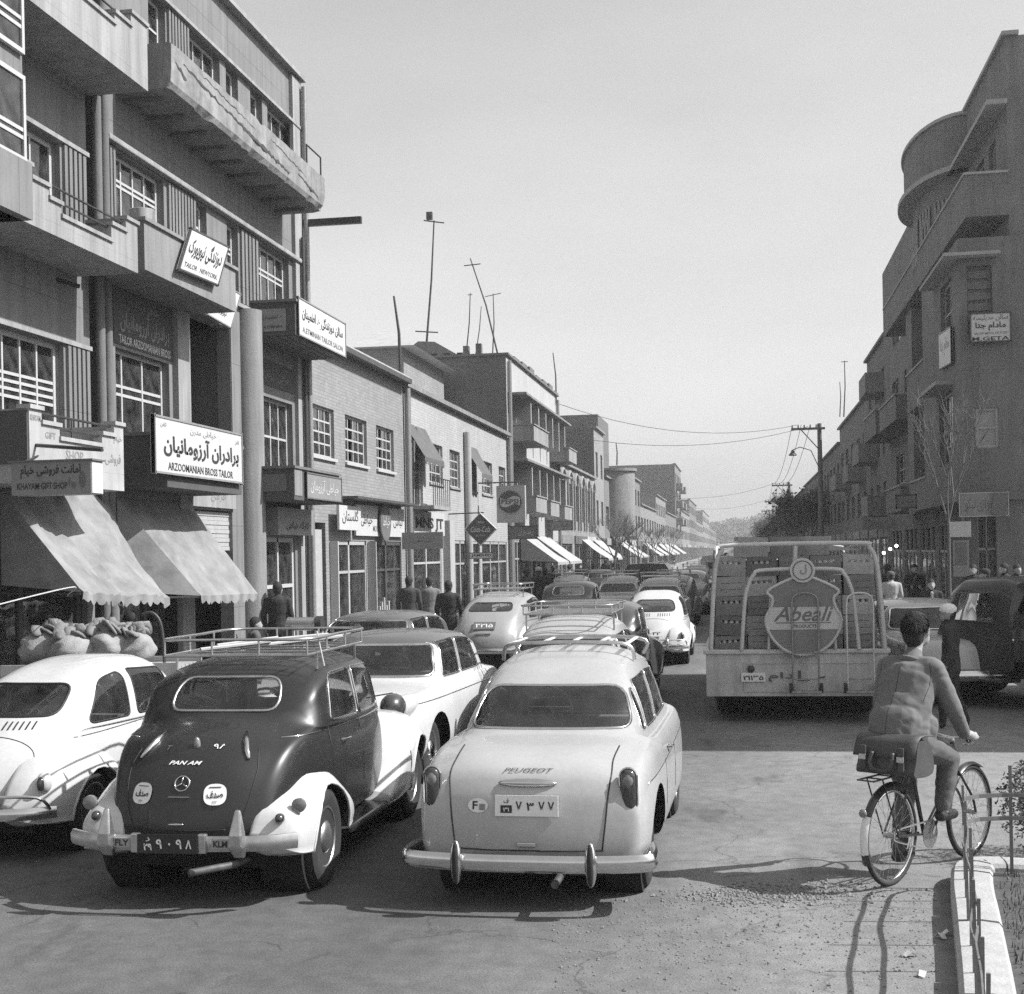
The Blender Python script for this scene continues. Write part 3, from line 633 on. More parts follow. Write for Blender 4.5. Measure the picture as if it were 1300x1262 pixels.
c0 = on_x(262, 399, F + .35); c1 = on_x(293, 417, F + .35); c3 = on_x(276, 354, F + .35)
_, at_, tx = board('tailor_sign', 'pale tilted board fixed to the wall behind the balcony corner', 'sign', c0, c1 - c0, c3 - c0, (c1 - c0).length, (c3 - c0).length, .05, sign_w, (sign_g, .025), group='tailor signs')
tx('دوزندگی', .5, .6, .3, .5); tx('نیویورک', .5, .28, .2, .4)
_, at_, tx = board('tailor_sign', 'long white board with script and grey English lettering on the upper corner balcony', 'sign', (BO + .05, 24.6, 6.5), YR, YUP, 3.1, .72, .04, sign_w, (sign_g, .025), group='tailor signs')
tx('سالن دوزندگی ع. اطمینان', .5, .6, .42, .86, bold=.02); tx('A.ETMINAN TAILOR SALON', .5, .2, .15, .85, m=sign_m, bold=.01)
_, at_, tx = board('name_plate', 'small grey plate with script on the shaded end of the upper corner balcony', 'sign', (-8.78, 24.535, 6.58), (1, 0, 0), YUP, .5, .42, .015, sign_g, group='tailor signs')
tx('ع. اطمینان', .5, .6, .25, .8); tx('A.ETMINAN', .5, .2, .12, .7)
_, at_, tx = board('shop_sign', 'brownish grey board with pale script on the lower corner balcony', 'sign', (BO + .05, 24.9, 3.46), YR, YUP, 2.3, .5, .04, sign_g, (sign_m, .025))
tx('خیاطی آرزومان', .5, .5, .55, .8, m=sign_w)
_, at_, tx = board('name_plate', 'faded dark plate on the shaded end of the lower corner balcony', 'sign', (-8.75, 24.285, 3.58), (1, 0, 0), YUP, .5, .32, .015, sign_m); tx('خیاط', .5, .5, .4, .5, m=sign_g)
# projecting box sign of the gift shop, square to the facade
k = thing('box_sign', 'grey projecting box sign with dark script and gift shop lettering', 'sign', (-7.5, 14.4, 3.1), world=True)
part(k, 'box', sign_g, (-8.03, -7.08, 14.22, 14.5, 3.1, 3.47)); part(k, 'painted_sunlit_end', sign_w, (-7.079, -7.07, 14.23, 14.49, 3.11, 3.46))  # sunlight on the sign's end put in as a paler enamel
part(k, 'rim', sign_m, (-8.06, -7.05, 14.2, 14.52, 3.47, 3.49))
lettering(k, 'امانت فروشی خیام', (-7.56, 14.22, 3.36), (1, 0, 0), YUP, w=.72, h=.15, bold=.02); lettering(k, 'KHAYAM·GIFT·SHOP', (-7.66, 14.22, 3.2), (1, 0, 0), YUP, w=.6, h=.075, bold=.012)
mb = MB().ball((-7.28, 14.219, 3.2), (.03, .003, .04)).ball((-7.18, 14.219, 3.26), (.045, .003, .09)).ball((-7.33, 14.219, 3.24), (.015, .003, .05)); mb.obj('flower_emblem', sign_m, k)
MB().tube([(-8.1, 14.9, 3.72), (-7.05, 14.45, 3.6)], .022, 6).obj('bracket', iron, k)
MB().tube([(-8.1, 14.95, 3.6), (-8.0, 14.4, 3.48)], .012, 6).obj('bracket', iron, k)

# ------------------------------------------------------------------ canvas awnings
def awning(name, label, cat, tl, tr, br, bl, m, sag=.06, valance=.14, scallop=True, flap=0, group=None, poles=True, seed=1, n=26, wr=.02):
    """tl, tr on the wall, bl, br at the free edge; seen from the road"""
    root = thing(name, label, cat, (Vector(bl) + Vector(br)) / 2, world=True, group=group)
    tl, tr, br, bl = map(Vector, (tl, tr, br, bl)); mb = MB(); k = 14; nn = (tr - tl).cross(bl - tl).normalized()
    if nn.z < 0: nn = -nn
    g = [[None] * (n + 1) for _ in range(k + 1)]
    for i in range(k + 1):
        for j in range(n + 1):
            u, v = j / n, i / k; q = tl.lerp(tr, u).lerp(bl.lerp(br, u), v)
            q = q - nn * sag * 4 * v * (1 - v) * (.6 + .4 * math.sin(u * 9 + seed)) + nn * wr * mnoise.noise(Vector((u * 7 + seed, v * 2.2, seed))) + nn * wr * .6 * mnoise.noise(Vector((u * 22, v * 5, seed)))
            g[i][j] = q
    for i in range(k):
        for j in range(n): mb.quad(g[i][j], g[i][j + 1], g[i + 1][j + 1], g[i + 1][j])
    mb.obj('canvas', m, root, smooth=True)
    mb = MB()
    for j in range(n):
        for h in range(4):
            u0, u1 = (j + h / 4) / n, (j + (h + 1) / 4) / n
            def dz(u): return valance * (.6 + .38 * abs(math.sin((u + .012 * math.sin(u * 31 + seed)) * n * PI * .5)) + .22 * mnoise.noise(Vector((u * 9, seed, 1)))) if scallop else valance
            a, b = g[k][j].lerp(g[k][j + 1], h / 4), g[k][j].lerp(g[k][j + 1], (h + 1) / 4)
            w = lambda u: Vector((.02 * math.sin(u * 40 + seed), 0, 0))
            mb.quad(a, b, b + w(u1) - Vector((0, 0, dz(u1))), a + w(u0) - Vector((0, 0, dz(u0))))
    mb.obj('valance', m, root, smooth=True)
    if flap:
        mb = MB(); a, b = (tl, bl) if flap < 0 else (tr, br); foot = Vector((a.x, a.y, b.z + .1))
        mb.add([a, b, foot], [(0, 1, 2)]); mb.obj('side_flap', m, root)
    if poles:
        for a, b in ((tl, bl), (tr, br)): MB().tube([Vector((a.x, a.y, b.z)), b - nn * .03], .014, 6).obj('rod', iron, root)
    return root
awning('awning', 'rumpled pale canvas awning with torn scalloped edge, nearest to the camera', 'awning', (F + .03, 15.6, 3.27), (F + .03, 18.5, 3.3), (-7.75, 17.85, 1.84), (-7.8, 15.4, 1.98), canvas, sag=.2, seed=4, wr=.09, flap=-1)
awning('awning', 'smooth pale canvas awning with scalloped edge beside the round column', 'awning', (F + .03, 18.82, 3.27), (F + .03, 21.5, 3.27), (-8.0, 22.0, 1.76), (-8.05, 19.65, 1.8), canvas, sag=.05, seed=9, flap=-1)

# ------------------------------------------------------------------ low brick row
D1 = thing('brick_shop_house', 'two storey grey brick house with three many-paned windows above shops', 'building', (F, 32, 0), world=True)
mb = MB(); w = [(28.15, 29.9), (30.78, 32.65), (33.55, 35.3)]
holes = [(a, b, 4.55, 5.66) for a, b in w] + [(27.9, 29.1, .15, 3.1), (29.5, 32.4, .15, 2.72), (32.75, 35.9, .15, 2.72)]
facade(mb, F, 1, 27.76, 36.3, 0, 7.0, holes, .2); hull(mb, F, 1, 9, 27.76, 36.3, 0, 7.0); mb.obj('wall', brick_g, D1)
part(D1, 'room_shade_sheet', dark, (F - .7, F - .65, 27.9, 36.2, .05, 6.9))
part(D1, 'eave', wood_d, (F - .5, F + .3, 27.76, 36.3, 7.0, 7.12)); part(D1, 'eave', roof_m, (F - 4, F + .22, 27.76, 36.3, 7.121, 7.2))
for i, (a, b) in enumerate(w): window(D1, F, 1, a, b, 4.55, 5.66, 4, (0, .25, .5, .75, 1), mu=.02, sill=.06, rec=.08, skip={(1, j) for j in range(4)} if i else ())
part(D1, 'door', wood_g, (F - .1, F - .04, 28.0, 28.95, .15, 2.95)); window(D1, F + .02, 1, 28.1, 28.85, 2.0, 2.9, 2, (0, .2, .4, .6, .8, 1), m=wood_g)
def shop(parent, y0, y1, z1, m=None, nb=2, stall=.45):
    m = m or wood_g; mb = MB(); ys = [lerp(y0, y1, i / nb) for i in range(nb + 1)]
    for i, y in enumerate(ys): mb.box(F - .12, F - .02, y - (.0 if i == 0 else .06), y + (.0 if i == nb else .06), .15, z1)
    mb.box(F - .12, F - .02, y0, y1, z1 - .1, z1); mb.box(F - .1, F - .03, y0, y1, z1 * .72, z1 * .72 + .06); mb.box(F - .11, F - .02, y0, y1, .15, stall)
    o = mb.obj('shop_front', m, parent)
    for i in range(nb): part(o, 'pane', pane_m, (F - .08, F - .074, ys[i] + .06, ys[i + 1] - .06, stall, z1 * .72)); part(o, 'pane', pane_m, (F - .08, F - .074, ys[i] + .06, ys[i + 1] - .06, z1 * .72 + .06, z1 - .1))
    for i in range(int((y1 - y0) * 3.5)):
        y = random.uniform(y0 + .1, y1 - .3); z = random.choice((stall, stall + .5, stall + .95)); part(o, 'goods', random.choice((wood_w, curtain_m, wood_g, sign_g)), (F - .4, F - .3, y, y + random.uniform(.08, .3), z, z + random.uniform(.1, .4)))
    return o
shop(D1, 29.5, 32.4, 2.72, wood_g, 2); shop(D1, 32.75, 35.9, 2.72, wood_d, 2)
part(D1, 'shop_canopy', wood_d, (F, F + .5, 30.0, 36.0, 3.66, 3.72))
def flat_sign(label, y0, y1, z0, z1, m, texts, x=F + .06, name='shop_sign', group='shop signs of the low brick houses', frame=None):
    r, at_, tx = board(name, label, 'sign', (x, y0, z0), YR, YUP, y1 - y0, z1 - z0, .05, m, frame, group)
    for t in texts: tx(*t[:3], **t[3])
    return r, at_, tx
flat_sign('white shop sign with a large round emblem beside the doors of the brick house', 31.2, 35.9, 2.84, 3.58, sign_w, [('خیاطی', .2, .5, dict(hh=.4, ww=.22)), ('لباس', .85, .5, dict(hh=.4, ww=.2)), ('MODERN', .42, .25, dict(hh=.2, ww=.2, m=sign_m))], x=F + .1)
r_, a_, t_ = flat_sign('slanted white script sign above the first brick house shop', 29.35, 31.1, 2.95, 3.5, sign_w, [('گلستان', .5, .55, dict(hh=.6, ww=.75))], x=F + .25)
rd = thing('round_sign', 'round grey disc sign with pale script on the white shop sign', 'sign', (F + .12, 33.6, 3.2), world=True); MB().lathe([(0, .5), (.04, .5), (.05, .46)], (F + .16, 33.6, 3.2), 'x', 28).obj('disc', sign_m, rd); lettering(rd, 'خیاط', (F + .21, 33.6, 3.2), YR, YUP, w=.7, h=.3, m=sign_w)
hang = [(-8.35, 33.4, 2.5, 1.05, .42, 'small grey hanging board with rounded corners before the brick house shops')]
for x, y, z, w_, h_, lb in hang:
    r_, a_, t_ = board('hanging_sign', lb, 'sign', (x, y, z), (1, 0, 0), YUP, w_, h_, .05, sign_g); t_('خیاطی', .5, .5, .3, .5, m=sign_m)
for i in range(5): part(D1, 'cloth_roll', wood_w, (F + .1, F + .16, 33.0 + i * .22, 33.08 + i * .22, .2, 1.1 + .1 * (i % 3)))
part(D1, 'door_leaf', wood_w, (F + .02, F + .2, 29.36, 29.42, .15, 2.7)); part(D1, 'door_leaf', wood_g, (F + .02, F + .22, 32.5, 32.56, .15, 2.7))
E2 = thing('pale_brick_shop_house', 'long pale brick two storey house with canvas window hoods', 'building', (F, 45, 0), world=True)
mb = MB(); w = [(37.2, 38.6), (39.5, 41.35), (42.4, 44.0), (45.1, 46.75), (47.85, 49.9), (51.3, 52.8)]
holes = [(a, b, 4.5 if i else 3.75, 5.68) for i, (a, b) in enumerate(w)] + [(37.0, 40.9, .15, 2.9), (42.2, 47.2, .15, 2.8), (47.6, 52.8, .15, 2.8)]
facade(mb, F, 1, 36.31, 53.3, 0, 6.95, holes, .2); hull(mb, F, 1, 9, 36.31, 53.3, 0, 6.95); mb.obj('wall', brick_l, E2)
part(E2, 'room_shade_sheet', dark, (F - .7, F - .65, 36.4, 53.2, .05, 6.8)); part(E2, 'eave', conc, (F - 1, F + .18, 36.31, 53.3, 6.95, 7.08))
for i, (a, b) in enumerate(w): window(E2, F, 1, a, b, 4.5 if i else 3.75, 5.68, 3 if i else 2, (0, .25, .5, .75, 1) if i else (0, .5, 1), mu=.02, sill=.05, rec=.08)
for y, r in ((36.45, .09), (44.7, .13), (53.2, .09)): MB().tube([(F + .12, y, .2), (F + .12, y, 6.9 if r < .1 else 6.4)], r, 10).obj('drain_pipe', wood_g if r > .1 else iron_l, E2, smooth=50)
for y0, y1 in ((36.7, 37.6), (37.75, 39.0), (45.0, 46.9)):
    awning('window_hood', {36.7: 'narrow dark canvas hood over the first window of the pale brick house', 37.75: 'wider dark canvas hood beside the narrow one on the pale brick house', 45.0: 'dark canvas hood over a window past the tall pipe'}[y0], 'awning', (F + .02, y0, 6.0), (F + .02, y1, 6.0), (F + .55, y1 + .05, 5.05), (F + .55, y0 - .05, 5.05), mat('dark_canvas', .1, .9, var=.2, scale=4), sag=.05, valance=.2, n=8, poles=False, group='dark window hoods')
shop(E2, 37.0, 40.9, 2.9, wood_w, 2, .2); shop(E2, 42.2, 47.2, 2.8, wood_g, 3); shop(E2, 47.6, 52.8, 2.8, wood_g, 3)
flat_sign('white shop sign with tall dark block letters under the pale brick house', 37.0, 41.0, 2.92, 3.6, sign_w, [('MNS JT', .5, .45, dict(hh=.6, ww=.9, bold=.04))], x=F + .1)
bl = part(E2, 'balcony', conc_l, (F, F + .7, 36.9, 39.2, 3.62, 3.72)); 
for i in range(9): MB().tube([(F + .68, 36.95 + i * .27, 3.72), (F + .68, 36.95 + i * .27, 4.5)], .012, 5).obj('rail', iron, bl)
MB().tube([(F + .68, 36.9, 4.5), (F + .68, 39.2, 4.5)], .018, 5).obj('rail', iron, bl)
part(E2, 'gate_pier', plaster_l, (F, F + .22, 41.2, 41.9, .1, 3.4))
# advertising signs over the pavement, facing up the street towards the camera
s_ = thing('diamond_sign', 'dark diamond shaped drink sign with white script on a bracket', 'sign', (-7.6, 42, 2.6), world=True)
cx, cy, cz, rr = on_y(610, 672, 42).x, 42.0, on_y(610, 672, 42).z, .5
MB().prism_y([(cx - rr, cz), (cx, cz - rr), (cx + rr, cz), (cx, cz + rr)], cy, cy + .12).obj('panel', sign_d, s_)
MB().tube([(cx - rr, cy + .02, cz), (cx, cy + .02, cz - rr), (cx + rr, cy + .02, cz), (cx, cy + .02, cz + rr)], .03, 6, True).obj('rim', sign_w, s_)
lettering(s_, 'Coca-Cola', (cx, cy, cz), (1, 0, 0), YUP, w=.62, h=.18, m=sign_w, shear=.35, bold=.01); lettering(s_, 'DRINK', (cx, cy, cz + .22), (1, 0, 0), YUP, w=.24, h=.06, m=sign_w); lettering(s_, 'ICE COLD', (cx, cy, cz - .19), (1, 0, 0), YUP, w=.3, h=.055, m=sign_w)
MB().tube([(F, cy + .06, cz + .5), (cx + .1, cy + .06, cz + .52)], .02, 6).obj('bracket', iron, s_)
r_, a_, t_ = board('hanging_sign', 'narrow white board with dark capitals below the diamond sign', 'sign', (cx - .38, cy, cz - .92), (1, 0, 0), YUP, .78, .2, .05, sign_w, (sign_m, .02)); t_('JAMSHID', .5, .5, .5, .8, bold=.02)
s_ = thing('bottle_cap_sign', 'tall grey hanging sign showing a bottle cap with wavy lettering', 'sign', (-6.9, 47, 3.2), world=True)
q0, q1 = on_y(630, 617, 47), on_y(667, 663, 47)
part(s_, 'panel', mat('pale_grey_enamel', .4, .5, var=.1, scale=4), (q0.x, q1.x, 47, 47.25, q1.z, q0.z)); cx, cz = (q0.x + q1.x) / 2 - .02, (q0.z + q1.z) / 2 + .08
pts = [(cx + (.38 + .02 * math.cos(k * 6 * PI / 21 * 7)) * math.cos(2 * PI * k / 84), cz + (.38 + .02 * math.cos(k * PI / 2)) * math.sin(2 * PI * k / 84)) for k in range(84)]
MB().prism_y(pts, 46.95, 47).obj('cap', sign_d, s_)
wv = lambda x, o: cz + o + .05 * math.sin((x - cx) / .33 * PI)
top = [(cx + lerp(-.34, .34, i / 16), wv(lerp(cx - .34, cx + .34, i / 16), .14)) for i in range(17)]; bot = [(x, z - .28) for x, z in top]
MB().prism_y(top + bot[::-1], 46.93, 46.949).obj('cap_band', sign_w, s_); lettering(s_, 'PEPSI', (cx, 46.93, cz), (1, 0, 0), YUP, w=.6, h=.17, m=sign_d, bold=.02)
MB().tube([(F, 47.1, q0.z + .12), (q1.x, 47.1, q0.z + .12)], .025, 6).obj('bracket', iron, s_)
r_, a_, t_ = board('hanging_sign', 'dark low board with pale letters under the bottle cap sign', 'sign', on_y(645, 685, 50), (1, 0, 0), YUP, 1.1, .5, .06, sign_m, (sign_d, .03)); t_('رستوران', .6, .5, .5, .5, m=sign_w)
r_, a_, t_ = board('hanging_sign', 'plain grey board over the twin white awnings', 'sign', on_y(697, 674, 58), (1, 0, 0), YUP, 1.0, .42, .06, sign_g, (sign_m, .03)); t_('لباس', .5, .5, .5, .6, m=sign_m)
# ------------------------------------------------------------------ three storey house with fins and little balconies
C3 = thing('finned_apartment_house', 'pale three storey house with white window fins and a dark side wall', 'building', (F, 61, 0), world=True)
y0, y1 = 53.45, 68.6; mb = MB()
wr_ = [54.2, 56.4, 58.6, 60.8, 63.0, 65.2]
holes = [(y, y + 1.5, 7.2, 8.6) for y in wr_] + [(y, y + 1.5, 4.45, 5.95) for y in wr_] + [(54.0, 58.4, .15, 2.9), (59.0, 63.4, .15, 2.9), (64.0, 68.2, .15, 2.9)]
facade(mb, F, 1, y0, y1, 0, 10.2, holes); hull(mb, F, 1, 11, y0, y1, 0, 10.2, 0, 1); mb.obj('wall', [plaster_l, brick_d], C3)
part(C3, 'room_shade_sheet', dark, (F - .7, F - .65, y0 + .1, y1 - .1, .05, 10)); part(C3, 'coping', conc_d, (F - 11, F + .12, y0 - .1, y1 + .1, 10.2, 10.28))
for z in (8.66, 6.02): part(C3, 'canopy', conc, (F, F + .75, y0 + .3, y1 - .2, z, z + .09))
for y in wr_:
    for z in (7.2, 4.45):
        window(C3, F, 1, y, y + 1.5, z, z + 1.45, 3, (0, .7, 1), m=wood_g); part(C3, 'fin', plaster_w, (F, F + .6, y + 1.62, y + 1.8, z - .05, z + 1.45))
for a, b, z in ((54.2, 58.4, 6.85), (65.6, 68.7, 6.75), (54.5, 57.6, 4.0), (58.8, 61.6, 3.95), (63.6, 66.4, 3.9)): tray(C3, a, b, z, z + .62, conc_l, F + .95)
for y in (53.7, 68.3): MB().tube([(F + .1, y, .2), (F + .1, y, 10)], .08, 8).obj('drain_pipe', iron_l, C3, smooth=50)
shop(C3, 54.0, 58.4, 2.9, wood_g, 3); shop(C3, 59.0, 63.4, 2.9, wood_d, 3); shop(C3, 64.0, 68.2, 2.9, wood_g, 2)
for i in range(7): part(C3, 'parapet_block', conc_d, (F - .2, F + .1, 55 + i * 2.05, 56.3 + i * 2.05, 10.28, 10.36 + .06 * (i % 3)))
rs = thing('roof_shed', 'low rendered shed with small square holes painted dark on the dark walled roof', 'shed', (-12, 56, 10.28), world=True)
mb = MB(); a, b = on_y(487, 455, 56), on_y(600, 455, 56)
mb.prism_y([(a.x, 10.29), (b.x, 10.29), ((a.x + b.x) / 2 + .3, 11.25), ((a.x + b.x) / 2 - .4, 11.3)], 56, 60); mb.obj('wall', conc, rs)
for i in range(4): part(rs, 'painted_hole', dark, (a.x + 1.5 + i * .55, a.x + 1.75 + i * .55, 55.97, 55.999, 10.5, 10.75))  # dark slabs on the wall, hole shade put into the colour
hr = thing('hipped_roof', 'hipped tin roof rising behind the brick houses', 'roof', (-16, 48, 8), world=True)
a, b, t = on_y(430, 445, 46), on_y(530, 442, 46), on_y(490, 418, 49)
mb = MB(); mb.add([(a.x, 45.5, a.z), (b.x, 45.5, a.z), (b.x, 53, a.z), (a.x, 53, a.z), (t.x, 49, t.z)], [(0, 1, 4), (1, 2, 4), (2, 3, 4), (3, 0, 4), (3, 2, 1, 0)]); mb.obj('roof_slopes', roof_m, hr)
part(hr, 'wall', brick_m, (a.x + .5, b.x - .5, 46, 52.5, 0, a.z - .01))
for i, (px, py, x) in enumerate(((592, 450, 0), (608, 447, 0))):
    q = on_y(px, py, 57); part(C3, 'chimney', brick_d, (q.x - .12, q.x + .12, 56.9, 57.2, 10.25, q.z + .35))

# ------------------------------------------------------------------ generic street houses
def house(name, label, side, y0, y1, h, fl, m, ms, nw, win=(.55, 1.4), deep=12, arch=False, bals=(), roofm=None, sign=None, shops=True, cornice=True, panes=2, XF=None):
    X = XF if XF is not None else (F if side < 0 else 6.9); sg = -side
    t = thing(name, label, 'building', (X, (y0 + y1) / 2, 0), world=True)
    g = 3.3; fh = (h - g - .7) / max(1, fl - 1); holes = []; wins = []
    for f_ in range(fl - 1):
        for i in range(nw):
            w = (y1 - y0) / nw; a = y0 + w * (i + .5 - win[0] / 2); b = a + w * win[0]; z = g + f_ * fh + .75
            holes.append((a, b, z, min(z + win[1], g + (f_ + 1) * fh - .15))); wins.append(holes[-1])
    ns = max(2, int((y1 - y0) / 4.5)); bays = [(lerp(y0, y1, (i + .08) / ns), lerp(y0, y1, (i + .92) / ns)) for i in range(ns)] if shops else []
    holes += [(a, b, .15, 2.7) for a, b in bays]
    mb = MB(); facade(mb, X, sg, y0, y1, 0, h, holes, .25); hull(mb, X, sg, deep, y0, y1, 0, h, 0, 1); mb.obj('wall', [m, ms], t)
    part(t, 'room_shade_sheet', dark, (X - sg * .6, X - sg * .55, y0 + .05, y1 - .05, .05, h - .1))
    if cornice: part(t, 'cornice', conc if m is not conc else conc_l, (X - sg * .3, X + sg * .18, y0, y1, h, h + .12))
    for a, b, c, d in wins:
        wn = window(t, X, sg, a, b, c, d, panes, (0, .65, 1) if panes > 1 else (0, 1), m=wood_g, fw=.07)
        if arch:
            part(wn, 'surround', conc_l, (X, X + sg * .1, a - .25, a - .05, c - .5, d), (X, X + sg * .1, b + .05, b + .25, c - .5, d))
            mb = MB(); r = (b - a) / 2 + .25; mb.tube([(X + sg * .05, (a + b) / 2 + (r - .1) * math.cos(q * PI / 10), d + (r - .1) * .7 * math.sin(q * PI / 10)) for q in range(11)], .1, 5); mb.obj('arch', conc_l, wn)
    for a, b in bays:
        mb = MB()
        for y in (a, (a + b) / 2, b): mb.box(min(X - sg * .1, X - sg * .02), max(X - sg * .1, X - sg * .02), y - .06, y + .06, .15, 2.7)
        mb.box(min(X - sg * .1, X - sg * .02), max(X - sg * .1, X - sg * .02), a, b, .15, .5)
        o = mb.obj('shop_front', wood_g, t); part(o, 'pane', pane_m, (X - sg * .06, X - sg * .055, a, (a + b) / 2, .5, 2.7)); part(o, 'pane', pane_m, (X - sg * .06, X - sg * .055, (a + b) / 2, b, .5, 2.7))
        part(t, 'shop_sign', random.choice([sign_g, sign_w, sign_m, conc_l]), (X + sg * .01, X + sg * .09, a, b, 2.8, 3.25))
    for (a, b, z) in bals:
        xo = X + sg * .95; bb = part(t, 'balcony', conc, (X, xo, a, b, z, z + .14)); part(bb, 'parapet', conc, (xo - sg * .1, xo, a, b, z + .14, z + .95), (X, xo - sg * .1, a, a + .1, z + .14, z + .95), (X, xo - sg * .1, b - .1, b, z + .14, z + .95))
    return t
house('arcaded_house', 'low house with tall arched window surrounds past the finned house', -1, 68.7, 86.2, 6.9, 2, brick_m, brick_d, 6, (.5, 2.2), arch=True)
house('corner_house', 'narrow three storey house with dark blank side wall above the arched house', -1, 86.3, 92.4, 10.2, 3, brick_m, brick_d, 2, (.4, 1.6))
RT = house('turret_house', 'house with a rounded turret beyond the narrow dark house', -1, 92.5, 108, 7.4, 2, plaster, brick_m, 4)
MB().cyl((F + .2, 97.5, 3.4), (F + .2, 97.5, 8.0), 1.5, 1.5, 24).obj('turret', brick_m, RT, smooth=50); MB().cyl((F + .2, 97.5, 8.0), (F + .2, 97.5, 8.2), 1.65, 1.65, 24).obj('turret_coping', conc, RT, smooth=50)
part(RT, 'roof_block', brick_d, (F - 8, F - 1, 99, 107, 7.4, 12.3))
house('stepped_house', 'grey house with a stepped fin wall left of the tall distant block', -1, 108.1, 126, 8.6, 3, plaster, brick_d, 5, bals=((109, 113, 3.3),))
house('low_shop_house', 'low brick shop house in the middle distance on the sunny side', -1, 126.1, 150, 6.6, 2, brick_g, brick_m, 6)
house('stepped_house', 'middle distance house with a light front and flat roof, sunny side', -1, 150.1, 170, 8.4, 3, brick_g, brick_m, 5)
house('low_shop_house', 'low house just before the tall distant block', -1, 170.1, 196, 7.0, 2, plaster, brick_m, 6)
house('tall_block', 'tall distant block with balconies and broad dark side wall', -1, 196.1, 216, 14.6, 5, plaster, brick_d, 4, deep=22, bals=((198, 202, 6), (198, 202, 8.5), (198, 202, 11), (210, 214, 6), (210, 214, 8.5), (210, 214, 11)), panes=1)
for i, (a, b, h, f_, lb) in enumerate(((216.1, 250, 8.5, 3, 'far house directly past the tall distant block'), (250.1, 290, 11.5, 4, 'far four storey house with flat roof, sunny side'), (290.1, 340, 8.5, 3, 'very far low house on the sunny side'), (340.1, 410, 12, 4, 'very far square block on the sunny side'), (410.1, 520, 9, 3, 'last hazy house at the end of the sunny side'))):
    house('street_house', lb, -1, a, b, h, f_, [brick_m, plaster, brick_g][i % 3], brick_m, 6, panes=1)
# white awnings down the sunny side
AW = [(56.0, 59.5, 'broad white awning, first of the twin awnings under the finned house'), (60.0, 64.5, 'second of the twin white awnings under the finned house'), (78, 82, 'white awning hung below the arched house'), (84, 89, 'white awning below the narrow dark side wall'), (101, 106, 'small bright awning below the turret house'), (107, 113, 'bright awning next past the turret house'), (128, 135, 'distant awning on the low shop house'), (138, 145, 'second distant awning on the low shop house'), (152, 160, 'far pale awning with drooping edge'), (163, 172, 'far pale awning before the tall block'), (180, 192, 'farthest of the pale awnings')]
for i, (a, b, lb) in enumerate(AW): awning('awning', lb, 'awning', (F + .05, a, 3.1), (F + .05, b, 3.1), (F + 1.6, b, 1.95), (F + 1.6, a, 1.95), canvas_w, sag=.08, valance=.12, scallop=False, n=10, seed=i, group='white awnings along the sunny side', flap=-1 if i < 2 else 0)

# ------------------------------------------------------------------ right-hand corner building
XR, XB = 6.75, 5.72
G = thing('corner_building', 'tall shaded corner building with wrapped balconies and rounded top storey', 'building', (XR, 48, 0), world=True)
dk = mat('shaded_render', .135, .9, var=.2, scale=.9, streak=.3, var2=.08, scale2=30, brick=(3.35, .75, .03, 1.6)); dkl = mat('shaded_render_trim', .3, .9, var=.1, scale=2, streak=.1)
mb = MB()
hG = [(39.4, 40.6, 4.5, 6.6), (43.6, 46.5, 4.5, 6.2), (48.5, 51.5, 4.5, 6.2), (54, 57, 4.5, 6.2), (58.5, 61.5, 4.5, 6.2), (43.5, 47.5, 7.2, 9.9), (50.5, 53.5, 7.9, 9.5), (55.5, 58, 7.9, 9.5), (60, 62.5, 7.9, 9.5), (37.3, 38.3, 11.0, 12.9), (39, 40.4, 11.0, 12.9), (54.5, 57, 11, 12.8), (59, 62, 11, 12.8)]
hg0 = [(38.8, 41.2, .2, 3.0), (42, 45, .2, 3.0), (45.6, 49, .2, 3.0), (50, 54, .2, 3), (55, 59, .2, 3), (60, 64, .2, 3)]
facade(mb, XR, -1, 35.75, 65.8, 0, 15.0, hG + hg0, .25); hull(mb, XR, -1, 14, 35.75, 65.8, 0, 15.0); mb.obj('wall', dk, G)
part(G, 'room_shade_sheet', dark, (XR + .9, XR + .95, 36.0, 65.6, .05, 13))
part(G, 'roof_coping', dkl, (XR - .1, XR + .3, 35.65, 42.2, 15.0, 15.1)); 
# oriel: enclosed corner bay of the first and second floors
mb = MB()
def face_y(mb, Y, X0, X1, Z0, Z1, holes):
    q = MB(); facade(q, 0, 1, X0, X1, Z0, Z1, holes, .2); mb.add([(y_, Y - x_, z_) for x_, y_, z_ in q.v], q.f)
oy0, oy1 = 35.65, 42.6; XO = 5.5
face_y(mb, oy0, XO, 12, 3.45, 10.0, [(5.85, 6.4, 4.75, 5.75), (5.7, 6.3, 7.6, 9.3)]); facade(mb, XO, -1, oy0, oy1, 3.45, 10.0, [(37.0, 39.4, 4.5, 6.4), (36.8, 38.8, 7.4, 9.3)], .2)
mb.quad((XO, oy0, 3.45), (12, oy0, 3.45), (12, oy1, 3.45), (XO, oy1, 3.45)); mb.quad((XO, oy1, 3.45), (XR, oy1, 3.45), (XR, oy1, 10), (XO, oy1, 10)); mb.quad((XO, oy0, 10), (12, oy0, 10), (12, oy1, 10), (XO, oy1, 10))
mb.obj('oriel', dk, G)
window(G, XO, -1, 37.0, 39.4, 4.5, 6.4, 2, (0, .25, .5, .75, 1), m=wood_g); window(G, XO, -1, 36.8, 38.8, 7.4, 9.3, 2, (0, .3, .6, 1), m=wood_g)
